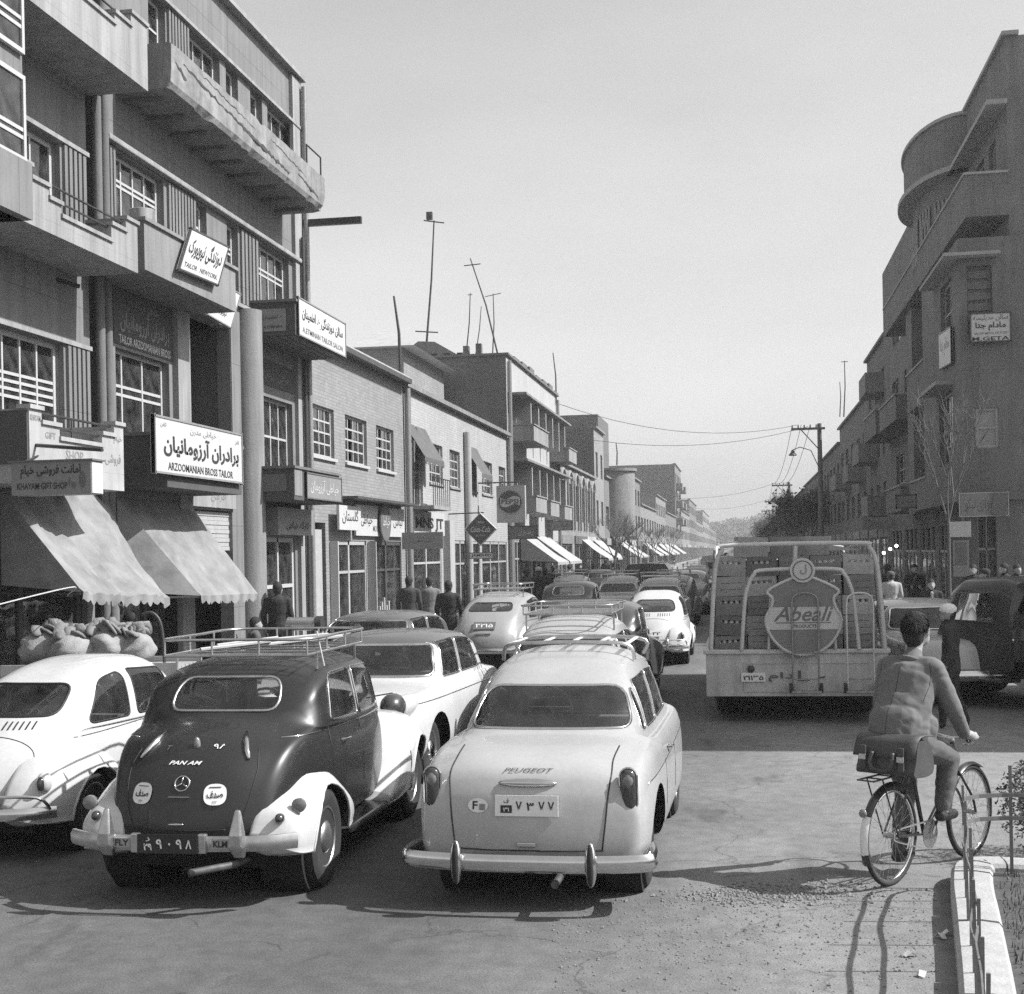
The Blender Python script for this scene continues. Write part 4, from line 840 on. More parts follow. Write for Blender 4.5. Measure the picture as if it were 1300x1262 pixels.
wf = part(G, 'window', wood_g, (5.85, 6.4, 35.7, 35.75, 4.75, 4.82), (5.85, 6.4, 35.7, 35.75, 5.68, 5.75), (5.85, 5.92, 35.7, 35.75, 4.82, 5.68), (6.33, 6.4, 35.7, 35.75, 4.82, 5.68), (5.92, 6.33, 35.7, 35.75, 5.23, 5.28)); part(wf, 'shutter_panel', mat('dull_board', .28, .7, var=.1), (5.92, 6.33, 35.73, 35.74, 4.82, 5.23), (5.92, 6.33, 35.73, 35.74, 5.28, 5.68))
part(G, 'window', wood_d, (5.7, 6.3, 35.75, 35.8, 7.6, 9.3)); part(G, 'canopy', dkl, (XO - .45, XO, 36.8, 40.0, 6.5, 6.6), (XO, XO + .95, 35.25, 35.64, 9.5, 9.58), (XO - .4, XO, 35.25, 40, 9.5, 9.58))
for i in range(6): part(G, 'louvre_slat', dk, (5.72, 6.28, 35.72, 35.749, 7.65 + i * .27, 7.83 + i * .27))
def rtray(parent, Y0, Y1, Z0, Z1, m, xo=XB, x_in=XR, round_near=False):
    b = part(parent, 'balcony', m, (xo, x_in, Y0, Y1, Z0, Z0 + .16)); part(b, 'parapet', m, (xo + .001, xo + .12, Y0 + .001, Y1 - .001, Z0 + .16, Z1), (xo + .12, x_in, Y0 + .001, Y0 + .12, Z0 + .16, Z1), (xo + .12, x_in, Y1 - .12, Y1 - .001, Z0 + .16, Z1))
    part(b, 'coping', dkl, (xo - .04, xo + .15, Y0 - .04, Y1 + .04, Z1, Z1 + .06), (xo + .15, x_in, Y0 - .04, Y0 + .15, Z1, Z1 + .06)); return b
rtray(G, 35.75, 55.5, 10.55, 11.6, dk); rtray(G, 42.7, 48.5, 6.85, 8.1, dk); rtray(G, 42.65, 48, 3.5, 4.45, dk); rtray(G, 52, 58, 7.0, 7.9, dk); rtray(G, 58.5, 64, 7.0, 8.0, dk, XB - .1); rtray(G, 51, 56, 3.6, 4.5, dk)
part(G, 'pier', dk, (XB + .2, XR, 48.6, 50.2, 3.45, 10.5), (XB + .2, XR, 42.61, 43.3, 8.2, 10.49))
for y, z in ((43.6, 4.5), (48.5, 4.5), (54, 4.5), (58.5, 4.5)): window(G, XR, -1, y, y + 2.9, z, z + 1.7, 2, (0, .3, .65, 1), m=wood_g)
for y, z, w_ in ((50.5, 7.9, 3), (55.5, 7.9, 2.5), (60, 7.9, 2.5), (54.5, 11, 2.5), (59, 11, 3)): window(G, XR, -1, y, y + w_, z, z + 1.6, 2, (0, .3, .65, 1), m=wood_g)
for a, b in ((37.3, 38.3), (39, 40.4)): window(G, XR, -1, a, b, 11.0, 12.9, 2, (0, .3, .65, 1), m=wood_g)
# rounded penthouse: canopy slab, drum with lattice windows, curved parapet
def arc(cx, cy, ax, ay, n=20): return [(cx - ax * math.sin(PI * k / n), cy - ay * math.cos(PI * k / n)) for k in range(n + 1)]
ca = arc(XR, 45.5, 1.5, 4.0); cb = arc(XR, 45.5, 1.0, 3.5)
MB().prism_z(ca, 13.3, 13.45).obj('canopy', dkl, G, smooth=40); MB().prism_z([(XR, 35.65), (XR - .5, 35.65), (XR - .5, 42.4)] + [(XR, 42.4)], 13.3, 13.42).obj('canopy', dkl, G)
MB().prism_z(arc(XR, 45.5, 1.28, 3.8), 13.45, 14.9).obj('curved_parapet', dk, G, smooth=40); MB().prism_z(arc(XR, 45.5, 1.36, 3.88), 14.9, 15.0).obj('curved_coping', dkl, G, smooth=40)
MB().prism_z(cb, 10.7, 13.3).obj('drum', dk, G, smooth=40)
for k in range(3, 16, 3):
    p0, p1 = Vector((*cb[k], 0)), Vector((*cb[k + 2], 0)); d = (p1 - p0); nn = Vector((d.y, -d.x, 0)).normalized(); nn = -nn if nn.x > 0 else nn
    mb = MB(); q = [p0 + nn * .03, p1 + nn * .03]
    mb.quad(q[0] + Vector((0, 0, 11.2)), q[1] + Vector((0, 0, 11.2)), q[1] + Vector((0, 0, 12.7)), q[0] + Vector((0, 0, 12.7))); wn = mb.obj('window', wood_d, G)
    mb = MB()
    for i in range(4):
        for s_ in (0, 1): mb.tube([q[0].lerp(q[1], i / 3) + nn * .03 + Vector((0, 0, 11.2)), q[0].lerp(q[1], (i + (1 if s_ else -1)) / 3 if 0 <= i + (1 if s_ else -1) <= 3 else i / 3) + nn * .03 + Vector((0, 0, 12.7))], .025, 4)
    mb.obj('lattice', wood_g, wn)
# ground floor shops of the corner building
for i, (a, b, c, d) in enumerate(hg0):
    mb = MB()
    for y in (a, lerp(a, b, .3), lerp(a, b, .65), b): mb.box(XR + .02, XR + .1, y - .05, y + .05, .2, 3)
    mb.box(XR + .02, XR + .1, a, b, 2.1, 2.18); o = mb.obj('shop_front', wood_g, G)
    for u, v in ((.0, .3), (.3, .65), (.65, 1)): part(o, 'pane', pane_m, (XR + .05, XR + .056, lerp(a, b, u) + .05, lerp(a, b, v) - .05, .4, 2.1))
part(G, 'corner_pier', conc_d, (5.55, 5.85, 35.7, 36.2, .1, 3.44), (6.3, 6.74, 35.7, 36.2, .1, 3.44))
part(G, 'corner_glazing', wood_g, (5.85, 5.9, 35.9, 36.0, .1, 3.44), (6.08, 6.11, 35.9, 36.0, .1, 3.44), (5.9, 6.3, 35.9, 36.0, 2.2, 2.26)); part(G, 'pane', pane_m, (5.9, 6.3, 35.94, 35.95, .1, 3.3))
pc = thing('poster_case', 'tall dark poster case standing at the shaded corner shop', 'poster case', (5.0, 35.2, .13), world=True)
q0, q1 = on_y(1206, 683, 35.1), on_y(1234, 735, 35.1); part(pc, 'case', wood_d, (q0.x, q1.x, 35.1, 35.22, .13, q0.z)); part(pc, 'poster', sign_g, (q0.x + .06, q1.x - .06, 35.08, 35.099, q1.z + .06, q0.z - .06)); part(pc, 'poster_picture', sign_m, (q0.x + .12, q1.x - .12, 35.07, 35.079, q1.z + .35, q0.z - .12)); part(pc, 'header', sign_w, (q0.x, q1.x, 35.1, 35.2, q0.z + .02, q0.z + .4))
def rsign(label, p0, p1, Y, m, texts, frame=None, name='shop_sign'):
    a, b = on_y(*p0, Y), on_y(*p1, Y); r, at_, tx = board(name, label, 'sign', (a.x, Y, b.z), (1, 0, 0), YUP, b.x - a.x, a.z - b.z, .06, m, frame)
    for t in texts: tx(*t[:3], **t[3])
    return r
rsign('white sign with large dark capitals on the shaded corner oriel', (1231, 398), (1284, 433), 35.5, sign_w, [('سالن مدیلیسه', .5, .82, dict(hh=.22, ww=.85, m=sign_m)), ('مادام جتا', .5, .53, dict(hh=.3, ww=.74, bold=.03)), ('SALON MODE DE PUSSI', .5, .3, dict(hh=.08, ww=.8, m=sign_m)), ('M.GETA', .5, .12, dict(hh=.13, ww=.9, bold=.02))], (sign_d, .03))
r_, at_, tx = board('shop_sign', 'pale slanting board on the street side of the shaded corner oriel', 'sign', (XO - .1, 38.6, 7.1), (0, -1, -.05), (0, 0, 1), 2.2, .95, .05, sign_w, (sign_g, .03)); tx('مادام جتا', .5, .55, .5, .7, m=sign_g)
rsign('wide pale sign with a packet picture above the corner shop', (1217, 626), (1281, 655), 35.3, sign_g, [('خرازی نیکو', .4, .5, dict(hh=.6, ww=.55, m=sign_m))], (sign_w, .02))
rsign('small framed sign under the first floor of the shaded building', (1137, 628), (1164, 645), 41.5, sign_g, [('خیاطی', .5, .5, dict(hh=.5, ww=.7, m=sign_m))], (sign_d, .04))
rsign('long pale script sign above the shop with lit bulbs', (1093, 657), (1140, 672), 44.5, sign_g, [('Caron', .35, .5, dict(hh=.7, ww=.5, m=sign_m, shear=.3))], None)
pk = thing('packet_emblem', 'tilted dark packet shape on the wide pale corner sign', 'sign', (6.3, 35.28, 4), world=True); q = on_y(1269, 640, 35.26); mb = MB(); mb.box(-.17, .17, -.03, 0, -.27, .27, M=Matrix.Translation(q) @ Matrix.Rotation(R(8), 4, 'Y')); mb.obj('packet', sign_m, pk)
# lit bulbs in the shaded shop
for i, (px, py) in enumerate(((1122, 702), (1130, 697), (1138, 693))):
    q = on_y(px, py, 45); lb = thing('light_bulb', ['lowest lit bulb before the shaded shop', 'middle lit bulb before the shaded shop', 'highest lit bulb before the shaded shop'][i], 'light bulb', q, world=True, group='lit bulbs before the shaded shop')
    em = bpy.data.materials.get('bulb_glow')
    if em is None:
        em = bpy.data.materials.new('bulb_glow'); em.use_nodes = True; em.node_tree.nodes['Principled BSDF'].inputs['Emission Color'].default_value = (1, 1, 1, 1); em.node_tree.nodes['Principled BSDF'].inputs['Emission Strength'].default_value = 6
    MB().ball(q, .05).obj('bulb', em, lb, smooth=True); MB().tube([q + Vector((0, 0, .05)), (q.x, q.y, 3.3)], .008, 5).obj('cord', iron, lb)

# ------------------------------------------------------------------ shaded side, farther houses
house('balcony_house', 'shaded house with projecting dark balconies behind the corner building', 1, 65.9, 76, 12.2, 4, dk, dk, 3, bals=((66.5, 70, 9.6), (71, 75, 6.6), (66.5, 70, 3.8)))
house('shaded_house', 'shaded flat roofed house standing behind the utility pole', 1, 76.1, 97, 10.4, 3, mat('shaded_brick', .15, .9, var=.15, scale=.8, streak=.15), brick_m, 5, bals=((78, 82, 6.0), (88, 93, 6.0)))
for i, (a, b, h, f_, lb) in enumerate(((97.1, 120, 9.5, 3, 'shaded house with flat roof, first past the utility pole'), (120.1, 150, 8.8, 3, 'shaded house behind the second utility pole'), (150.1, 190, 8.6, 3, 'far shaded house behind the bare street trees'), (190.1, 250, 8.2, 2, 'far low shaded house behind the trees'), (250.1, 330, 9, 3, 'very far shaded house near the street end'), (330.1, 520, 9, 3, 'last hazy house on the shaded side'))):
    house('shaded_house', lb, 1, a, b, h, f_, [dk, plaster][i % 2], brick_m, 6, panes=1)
# building just outside the frame on this side of the cross street: its shadow lies over the lorry
house('cross_street_building', 'three storey building on the near corner of the cross street', 1, 16.8, 24.0, 9.4, 3, plaster, plaster, 3, XF=7.2)

# ------------------------------------------------------------------ utility poles and wires
def upole(px, pytop, X, label, lamp=True):
    base = on_x(px, 690, X); top = on_x(px, pytop, X).z; t = thing('utility_pole', label, 'utility pole', (X, base.y, 0), world=True, group='utility poles on the shaded side'); y = base.y
    MB().tube([(X, y, 0), (X, y, top)], [.17, .12], 10).obj('pole', wood_pole, t, smooth=50)
    ca_ = part(t, 'crossarm', wood_pole, (X - 1.55, X + .3, y - .14, y - .04, top - .35, top - .22))
    for i in range(5): MB().tube([(X - 1.5 + i * .33, y - .09, top - .22), (X - 1.5 + i * .33, y - .09, top - .05)], [.04, .03], 6).obj('insulator', iron, ca_)
    MB().tube([(X - 1.0, y - .09, top - .35), (X - .1, y - .09, top - 1.4)], .03, 5).obj('brace', iron, t)
    if lamp:
        l = MB().tube([(X - .1, y - .1, top - 2.4), (X - .5, y - .1, top - 1.5), (X - 1.1, y - .1, top - 1.3), (X - 1.5, y - .1, top - 1.45)], .025, 6).obj('lamp_arm', iron, t); MB().lathe([(0, .06), (-.12, .1), (-.3, .24), (-.32, .2)], (X - 1.5, y - .1, top - 1.45), 'z', 14).obj('lamp_shade', iron, l)
    return Vector((X - 1.2, y, top - .05))
P1 = upole(1043, 533, 4.5, 'tall wooden utility pole with crossarm and street lamp, nearest of its row'); P2 = upole(1003, 610, 4.5, 'second wooden utility pole along the shaded pavement'); P3 = upole(990, 632, 4.5, 'third wooden utility pole, above the far trees'); P4 = upole(982, 645, 4.5, 'farthest thin wooden utility pole', False)
def wire(a, b, sag, label):
    a, b = Vector(a), Vector(b); pts = [a.lerp(b, k / 14) - Vector((0, 0, sag * 4 * (k / 14) * (1 - k / 14))) for k in range(15)]
    tag(MB().tube(pts, .016, 4).obj('power_line', iron), label, 'wire', 'overhead wires')
wire(P1, (F, 69, 9.9), .9, 'highest wire crossing the street to the finned house'); wire(P1 - Vector((-.6, 0, .1)), (F, 70, 8.4), .8, 'lower wire crossing the street to the arched house')
for i in range(3):
    o = Vector((i * .5 - .3, 0, 0)); wire(P1 + o, P2 + o, 1.0, 'wire between the first two poles, ' + ['street side', 'middle', 'house side'][i]); wire(P2 + o, P3 + o, 1.2, 'wire between the second and third poles, ' + ['street side', 'middle', 'house side'][i])
wire(P2, (F, 108, 7), .9, 'distant wire crossing from the second pole'); wire(P3, (F, 200, 9), .9, 'farthest wire crossing the street')

# ------------------------------------------------------------------ roof masts
def mast(p0, p1, Y, label, bar=None, r=.04):
    a, b = on_y(*p0, Y), on_y(*p1, Y); t = thing('roof_mast', label, 'mast', (a.x, Y, a.z - .3), world=True, group='masts and aerials on the roofs')
    mid = a.lerp(b, .5) + Vector((.06, 0, 0)); MB().tube([a - Vector((0, 0, .3)), mid, b], [r, r * .85, r * .6], 6).obj('mast', iron, t)
    for (u, w_, tl) in (bar or ()):
        q = a.lerp(b, u); MB().tube([q - Vector((w_, 0, -tl)), q + Vector((w_, 0, -tl))], r * .6, 5).obj('crossbar', iron, t)
    return t
MT = mast((541, 432), (551, 280), 58, 'tallest roof mast with a bird box at its tip', [(.07, .5, .05), (.99, .45, .08)], .05); q = on_y(546, 276, 58); part(MT, 'bird_box', iron, (q.x - .15, q.x + .1, 57.9, 58.1, q.z - .1, q.z + .22))
mast((633, 446), (597, 328), 56, 'roof mast leaning steeply to one side', [(.93, .35, -.02)]); mast((508, 470), (500, 376), 38, 'thick short mast rising from the brick house roof', None, .05)
mast((591, 448), (597, 372), 57, 'thin aerial beside the leaning mast', [(.97, .1, 0)], .03); mast((603, 447), (611, 389), 58, 'shortest thin aerial between the masts', None, .025); mast((625, 446), (626, 373), 59, 'aerial with a slanting crossbar right of the leaning mast', [(.98, .35, -.06)], .03)
mast((706, 506), (702, 448), 68, 'lone thin aerial at the far end of the finned house roof', None, .04); mast((744, 550), (743, 528), 90, 'little aerial on the narrow dark house', None, .05); mast((783, 586), (782, 562), 110, 'distant aerial over the turret house', None, .06)
mast((1071, 523), (1072, 458), 85, 'tall thin aerial on the shaded house roof', [(.98, .2, 0)], .04); mast((1066, 523), (1066, 485), 88, 'short thin aerial on the shaded house roof', None, .035)
# ------------------------------------------------------------------ motor cars
from mathutils.bvhtree import BVHTree
def paint(name, v, rough=.3, coat=.5, dirt=.1): return mat('paint_' + name, v, rough, var=dirt, scale=2.2, var2=dirt * .6, scale2=30, coat=coat)
p_white = paint('white', .5); p_cream = paint('cream', .34); p_light = paint('light_grey', .27); p_grey = paint('grey', .085); p_dark = paint('dark', .014, .38, .25, .2); p_char = paint('charcoal', .04, .32)
chrome = mat('chrome', .62, .16, metal=1, var=.08, scale=12); dull = mat('dull_chrome', .45, .35, metal=.9, var=.2, scale=14)
rubber = mat('rubber', .022, .85, var=.3, scale=8); dark_trim = mat('dark_trim', .012, .6); seat_m = mat('seat_cloth', .1, .9, var=.2, scale=8); under_m = mat('underbody', .008, .95)
lens_m = mat('lamp_lens', .16, .12, coat=.8); lens_d = mat('dark_lens', .035, .12, coat=.8); car_glass = glass('car_glass', .82, dust=.05); plate_m = mat('plate_white', .7, .5, var=.05, scale=10); plate_d = mat('plate_black', .015, .5); lug = mat('bleached_wood', .45, .8, var=.1, scale=9)

def ring_pts(S, y):
    W_, R_, zb = S['W'](y), S['R'](y), S['Z'](y); B_ = min(S['B'](y), R_ - S.get('crown', .035)); B_ = max(B_, zb + .02); R_ = max(R_, B_ + .01)
    s = min(1, max(0, (R_ - B_ - .05) / .28)); s = s * s * (3 - 2 * s); Ws = W_ * S.get('sh', .93); Wc, Wr = S['cw'] * W_, S['rw'] * W_
    pw = S.get('lidp', 2.6)
    lid = [(Ws * f, B_ + (R_ - B_) * (1 - f ** pw)) for f in (.86, .66, .44, .22, 0)]
    cab = [(Wc, B_ + .012), (lerp(Wc, Wr, .42), lerp(B_, R_, .5)), (Wr, lerp(B_, R_, S.get('rs', .86))), (Wr * .58, lerp(B_, R_, .975)), (0, R_)]
    up = [(lerp(a[0], b[0], s), lerp(a[1], b[1], s)) for a, b in zip(lid, cab)]
    return [(0, zb), (.8 * W_, zb), (.965 * W_, lerp(zb, B_, .1)), (W_, lerp(zb, B_, .45)), (.985 * W_, lerp(zb, B_, .8)), (Ws, B_ - .004)] + up
def cut(bm, poly, axis, ok):
    """cut a convex outline through the skin; returns the faces inside. axis 'y': poly in (x, z); axis 'x': poly in (y, z)"""
    c2 = (lambda v: (v.x, v.z)) if axis == 'y' else (lambda v: (v.y, v.z))
    us = [p[0] for p in poly]; vs_ = [p[1] for p in poly]; area = sum(poly[i][0] * poly[(i + 1) % len(poly)][1] - poly[(i + 1) % len(poly)][0] * poly[i][1] for i in range(len(poly)))
    if area < 0: poly = poly[::-1]
    ins = []
    for f in bm.faces:
        if not ok(f): continue
        q = [c2(v.co) for v in f.verts]
        if max(a for a, b in q) < min(us) or min(a for a, b in q) > max(us) or max(b for a, b in q) < min(vs_) or min(b for a, b in q) > max(vs_): continue
        ins.append(f)
    for i in range(len(poly)):
        (u0, v0), (u1, v1) = poly[i], poly[(i + 1) % len(poly)]; nu, nv = (v1 - v0), -(u1 - u0)
        if abs(nu) + abs(nv) < 1e-9: continue
        co = Vector((u0, 0, v0)) if axis == 'y' else Vector((0, u0, v0)); no = Vector((nu, 0, nv)).normalized() if axis == 'y' else Vector((0, nu, nv)).normalized()
        geom = set(ins)
        for f in ins: geom.update(f.edges); geom.update(f.verts)
        r = bmesh.ops.bisect_plane(bm, geom=list(geom), plane_co=co, plane_no=no, dist=1e-6)
        fs = [g for g in r['geom'] if isinstance(g, bmesh.types.BMFace)]
        ins = [f for f in fs if (f.calc_center_median() - co).dot(no) < 0]
    return ins
def rrect(pts, rad, n=4):
    """rounded convex polygon from corner points"""
    o = []; k = len(pts)
    for i in range(k):
        p, a, b = Vector((*pts[i], 0)), Vector((*pts[i - 1], 0)), Vector((*pts[(i + 1) % k], 0)); r = rad[i] if isinstance(rad, (list, tuple)) else rad
        r = min(r, (a - p).length * .48, (b - p).length * .48); s, e = p + (a - p).normalized() * r, p + (b - p).normalized() * r
        for j in range(n + 1): t = j / n; q = s * (1 - t) ** 2 + p * 2 * t * (1 - t) + e * t * t; o.append((q.x, q.y))
    return o
def take(bm, faces):
    """lift faces out of the skin; returns verts, faces and the outline loop"""
    vi = {}; v = []; f_ = []
    ec = {}
    for f in faces:
        idx = []
        for w in f.verts:
            if w not in vi: vi[w] = len(v); v.append(w.co.copy())
            idx.append(vi[w])
        f_.append(idx)
        for e in f.edges: ec[e] = ec.get(e, 0) + 1
    bd = {}
    for e, c in ec.items():
        if c == 1:
            a, b = vi[e.verts[0]], vi[e.verts[1]]; bd.setdefault(a, []).append(b); bd.setdefault(b, []).append(a)
    loop = []
    if bd:
        st = next(iter(bd)); loop = [st]; prev = None; cur = st
        while True:
            nx = [q for q in bd[cur] if q != prev]
            if not nx or nx[0] == st or len(loop) > 500: break
            prev, cur = cur, nx[0]; loop.append(cur)
    bmesh.ops.delete(bm, geom=faces, context='FACES')
    pts = [v[i] for i in loop]; out = []
    for q in pts:
        if not out or (q - out[-1]).length > .012: out.append(q)
    return v, f_, out
def circle(cy, cz, r, n=22): return [(cy + r * math.cos(2 * PI * k / n), cz + r * math.sin(2 * PI * k / n)) for k in range(n)]
class Car:
    def __init__(s, S, name, label, loc, rz=0, cat='car', group=None):
        s.S = S; s.root = thing(name, label, cat, loc, rz, group)
        for k in 'WRBZ':
            if not callable(S[k]): S[k] = pchip(S[k])
        ys = S['ys']; Y = []
        for a, b, n in ys: Y += [lerp(a, b, i / n) for i in range(n)]
        Y.append(ys[-1][1]); y0, y1 = Y[0], Y[-1]; ym = (y0 + y1) / 2; g = []
        for y in Y:
            half = catmull([(x, 0, z) for x, z in ring_pts(S, y)], 4); Wm = S['W'](y) + 1e-6
            kr = max(0, (ym - y) / (ym - y0)) ** 3 * S.get('bowR', .12); kf = max(0, (y - ym) / (y1 - ym)) ** 3 * S.get('bowF', .15)
            full = [Vector((max(0, p.x) if i not in (0, len(half) - 1) else 0, 0, p.z)) for i, p in enumerate(half)]
            full = full + [Vector((-p.x, 0, p.z)) for p in full[-2:0:-1]]
            g.append([Vector((p.x, y + (kr - kf) * (p.x / Wm) ** 2, p.z)) for p in full])
        mb = MB(); mb.loft(g, True, True); me = bpy.data.meshes.new('tmp'); me.from_pydata(mb.v, [], mb.f)
        s.bm = bmesh.new(); s.bm.from_mesh(me); bpy.data.meshes.remove(me); bmesh.ops.remove_doubles(s.bm, verts=s.bm.verts[:], dist=1e-4); bmesh.ops.recalc_face_normals(s.bm, faces=s.bm.faces[:])
        s.bvh = BVHTree.FromBMesh(s.bm); s.y0, s.y1 = y0, y1
    def rear(s, x, z, off=.003):
        h = s.bvh.ray_cast(Vector((x, s.y0 - 3, z)), Vector((0, 1, 0))); return (h[0] + h[1] * off, h[1]) if h[0] else (Vector((x, s.y0, z)), Vector((0, -1, 0)))
    def side(s, y, z, sd=1, off=.003):
        h = s.bvh.ray_cast(Vector((3 * sd, y, z)), Vector((-sd, 0, 0))); return (h[0] + h[1] * off, h[1]) if h[0] else (Vector((.8 * sd, y, z)), Vector((sd, 0, 0)))
    def top(s, x, y, off=.003):
        h = s.bvh.ray_cast(Vector((x, y, 5)), Vector((0, 0, -1))); return h[0] + h[1] * off if h[0] else Vector((x, y, 1))
    def win(s, poly, axis, ok, name, trim=None, r=.012, g=None):
        fs = cut(s.bm, poly, axis, ok)
        if not fs: return
        v, f_, loop = take(s.bm, fs); mb = MB(); mb.add(v, f_); o = mb.obj(name, g or car_glass, s.root, smooth=True)
        if trim and len(loop) > 4: MB().tube(loop, r, 5, True).obj('trim', trim, o, smooth=True)
        return o
    def arch(s, cy, cz, r):
        for sd in (1, -1):
            fs = cut(s.bm, circle(cy, cz, r), 'x', lambda f: f.calc_center_median().x * sd > .3 and abs(f.normal.x) > .2)
            if fs: bmesh.ops.delete(s.bm, geom=fs, context='FACES')
    def body(s, m, two=None):
        """two: (material, test on face centre) paints a second colour"""
        me = bpy.data.meshes.new('body'); me.materials.append(m)
        if two:
            me.materials.append(two[0])
            for f in s.bm.faces: f.material_index = 1 if two[1](f.calc_center_median()) else 0
        for f in s.bm.faces: f.smooth = True
        s.bm.to_mesh(me); s.bm.free(); o = link('body', me, s.root); return o
    def inside(s, zf, seats, W_, steer=True, head=1.0):
        mb = MB(); mb.box(-W_, W_, s.y0 + .55, s.y1 - .3, zf - .03, zf); mb.obj('floor_pan', under_m, s.root)
        for y, h in seats:
            q = MB(); q.loft([[(-W_ * .92, y - .1, zf + .1), (W_ * .92, y - .1, zf + .1), (W_ * .92, y + .5, zf + .1), (-W_ * .92, y + .5, zf + .1)], [(-W_ * .92, y - .12, zf + .38), (W_ * .92, y - .12, zf + .38), (W_ * .92, y + .5, zf + .34), (-W_ * .92, y + .5, zf + .34)]])
            q.loft([[(-W_ * .9, y - .12, zf + .3), (W_ * .9, y - .12, zf + .3), (W_ * .9, y + .06, zf + .3), (-W_ * .9, y + .06, zf + .3)], [(-W_ * .88, y - .22, h), (W_ * .88, y - .22, h), (W_ * .88, y - .08, h), (-W_ * .88, y - .08, h)]]); q.obj('seat', seat_m, s.root)
        if steer:
            c = Vector((-.34, seats[-1][0] + .75, zf + .68)); mb = MB(); u, v = Vector((1, 0, 0)), Vector((0, -.35, .93)); mb.tube([c + (u * math.cos(2 * PI * k / 20) + v * math.sin(2 * PI * k / 20)) * .2 for k in range(20)], .013, 5, True); mb.tube([c - u * .2, c + u * .2], .012, 5); mb.tube([c, c + Vector((0, .5, -.25))], .02, 5); mb.obj('steering_wheel', mat('bakelite', .35, .4), s.root)
        mb = MB().box(-W_, W_, seats[-1][0] + .95, seats[-1][0] + 1.15, zf + .2, zf + .62); mb.obj('dashboard', dark_trim, s.root)
    def wheel(s, x, y, r, w, cap=chrome, rim=None):
        sd = 1 if x > 0 else -1; c = Vector((x, y, r))
        o = MB().lathe([(-w / 2 * .7, r * .6), (-w / 2, r * .74), (-w / 2, r * .88), (-w / 2 * .8, r * .975), (-w / 2 * .4, r), (w / 2 * .4, r), (w / 2 * .8, r * .975), (w / 2, r * .88), (w / 2, r * .74), (w / 2 * .7, r * .6)], c, 'x', 32).obj('wheel', rubber, s.root, smooth=40)
        mb = MB(); k = sd * w / 2; mb.lathe([(k * .35, r * .02), (k * .35, r * .35), (k * .5, r * .45), (k * .55, r * .56), (k * .8, r * .6), (k * .8, r * .64), (k * .3, r * .64)], c, 'x', 28); mb.obj('rim', rim or dull, o, smooth=40)
        MB().lathe([(k * .3, r * .36), (k * .75, r * .33), (k * 1.0, r * .22), (k * 1.05, r * .03)], c, 'x', 24).obj('hub_cap', cap, o, smooth=60)
        return o
    def well(s, x0, x1, y, r):
        for sd in (1, -1): MB().lathe([(sd * x0, r * .3), (sd * x0, r), (sd * x1, r)], (0, y, r * .86), 'x', 22).obj('wheel_well', under_m, s.root)
    def seam(s, pts, r=.004, m=None, side=None, name='seam'):
        if side is None: pts = [(p.x, p.z) for p in catmull([(a, 0, b) for a, b in pts], 4)]
        q = [s.rear(x, z, .0005)[0] for x, z in pts] if side is None else [s.side(y, z, side, .0005)[0] for y, z in pts]
        return MB().tube(q, r, 5).obj(name, m or dark_trim, s.root, smooth=True)
    def plate(s, p, n, w, h, m, texts, name='number_plate', up=None):
        n = Vector(n).normalized(); u = Vector((0, 0, 1)) - n * n.z; u.normalize(); r_ = u.cross(n); p = Vector(p) + n * .012; mb = MB()
        c = [p - r_ * w / 2 - u * h / 2, p + r_ * w / 2 - u * h / 2, p + r_ * w / 2 + u * h / 2, p - r_ * w / 2 + u * h / 2]; mb.add(c + [q - n * .012 for q in c], [(0, 1, 2, 3), (0, 4, 5, 1), (1, 5, 6, 2), (2, 6, 7, 3), (3, 7, 4, 0)]); o = mb.obj(name, m, s.root)
        for (t, a, b, tw, th, tm, bold) in texts: lettering(o, t, p + r_ * w * a + u * h * b, r_, u, w=tw * w, h=th * h, m=tm, bold=bold, lift=.003)
        return o, p, r_, u, n
def spline_tube(pts, r, m, name, parent, n=8, sub=6, closed=False, flat=None): return MB().tube(catmull(pts, sub, closed), r, n, closed, flat=flat).obj(name, m, parent, smooth=50)
def fender(car, m, xin, prof, name='fender', cutr=None, sides=(1, -1)):
    """prof: list of (y, z_bottom, z_top, x_out)"""
    ft = [pchip([(p[0], p[i]) for p in prof]) for i in (1, 2, 3)]; y0, y1 = prof[0][0], prof[-1][0]
    for sd in sides:
        rings = []; n = 30
        for k in range(n + 1):
            t = k / n; y = lerp(y0, y1, .5 - .5 * math.cos(t * PI)); zb, zt, xo = ft[0](y), ft[1](y), ft[2](y); h = zt - zb; w = xo - xin
            c = [(xin, zb), (xin, lerp(zb, zt, .9)), (xin + w * .3, zt), (xin + w * .68, zt - h * .09), (xin + w * .95, zt - h * .34), (xo, zt - h * .62), (xo - w * .04, zb + h * .06), (xo - w * .12, zb)]
            rings.append([Vector((p.x * sd, y, p.z)) for p in catmull([(a, 0, b) for a, b in c], 3, True)])
        mb = MB(); mb.loft(rings); me = mb.mesh('tmp', m); bm = bmesh.new(); bm.from_mesh(me); bpy.data.meshes.remove(me); bmesh.ops.recalc_face_normals(bm, faces=bm.faces[:])
        rim = None
        if cutr:
            fs = cut(bm, circle(*cutr), 'x', lambda f: f.calc_center_median().x * sd > xin + .12)
            if fs:
                _, _, rim = take(bm, fs)
        me = bpy.data.meshes.new(name); me.materials.append(m)
        for f in bm.faces: f.smooth = True
        bm.to_mesh(me); bm.free(); o = link(name, me, car.root)
        if rim:
            a = [q for q in rim if q.x * sd > xin + .16]
            if len(a) > 4: MB().tube([q for q in rim], .012, 5, True).obj('lip', m, o, smooth=True)
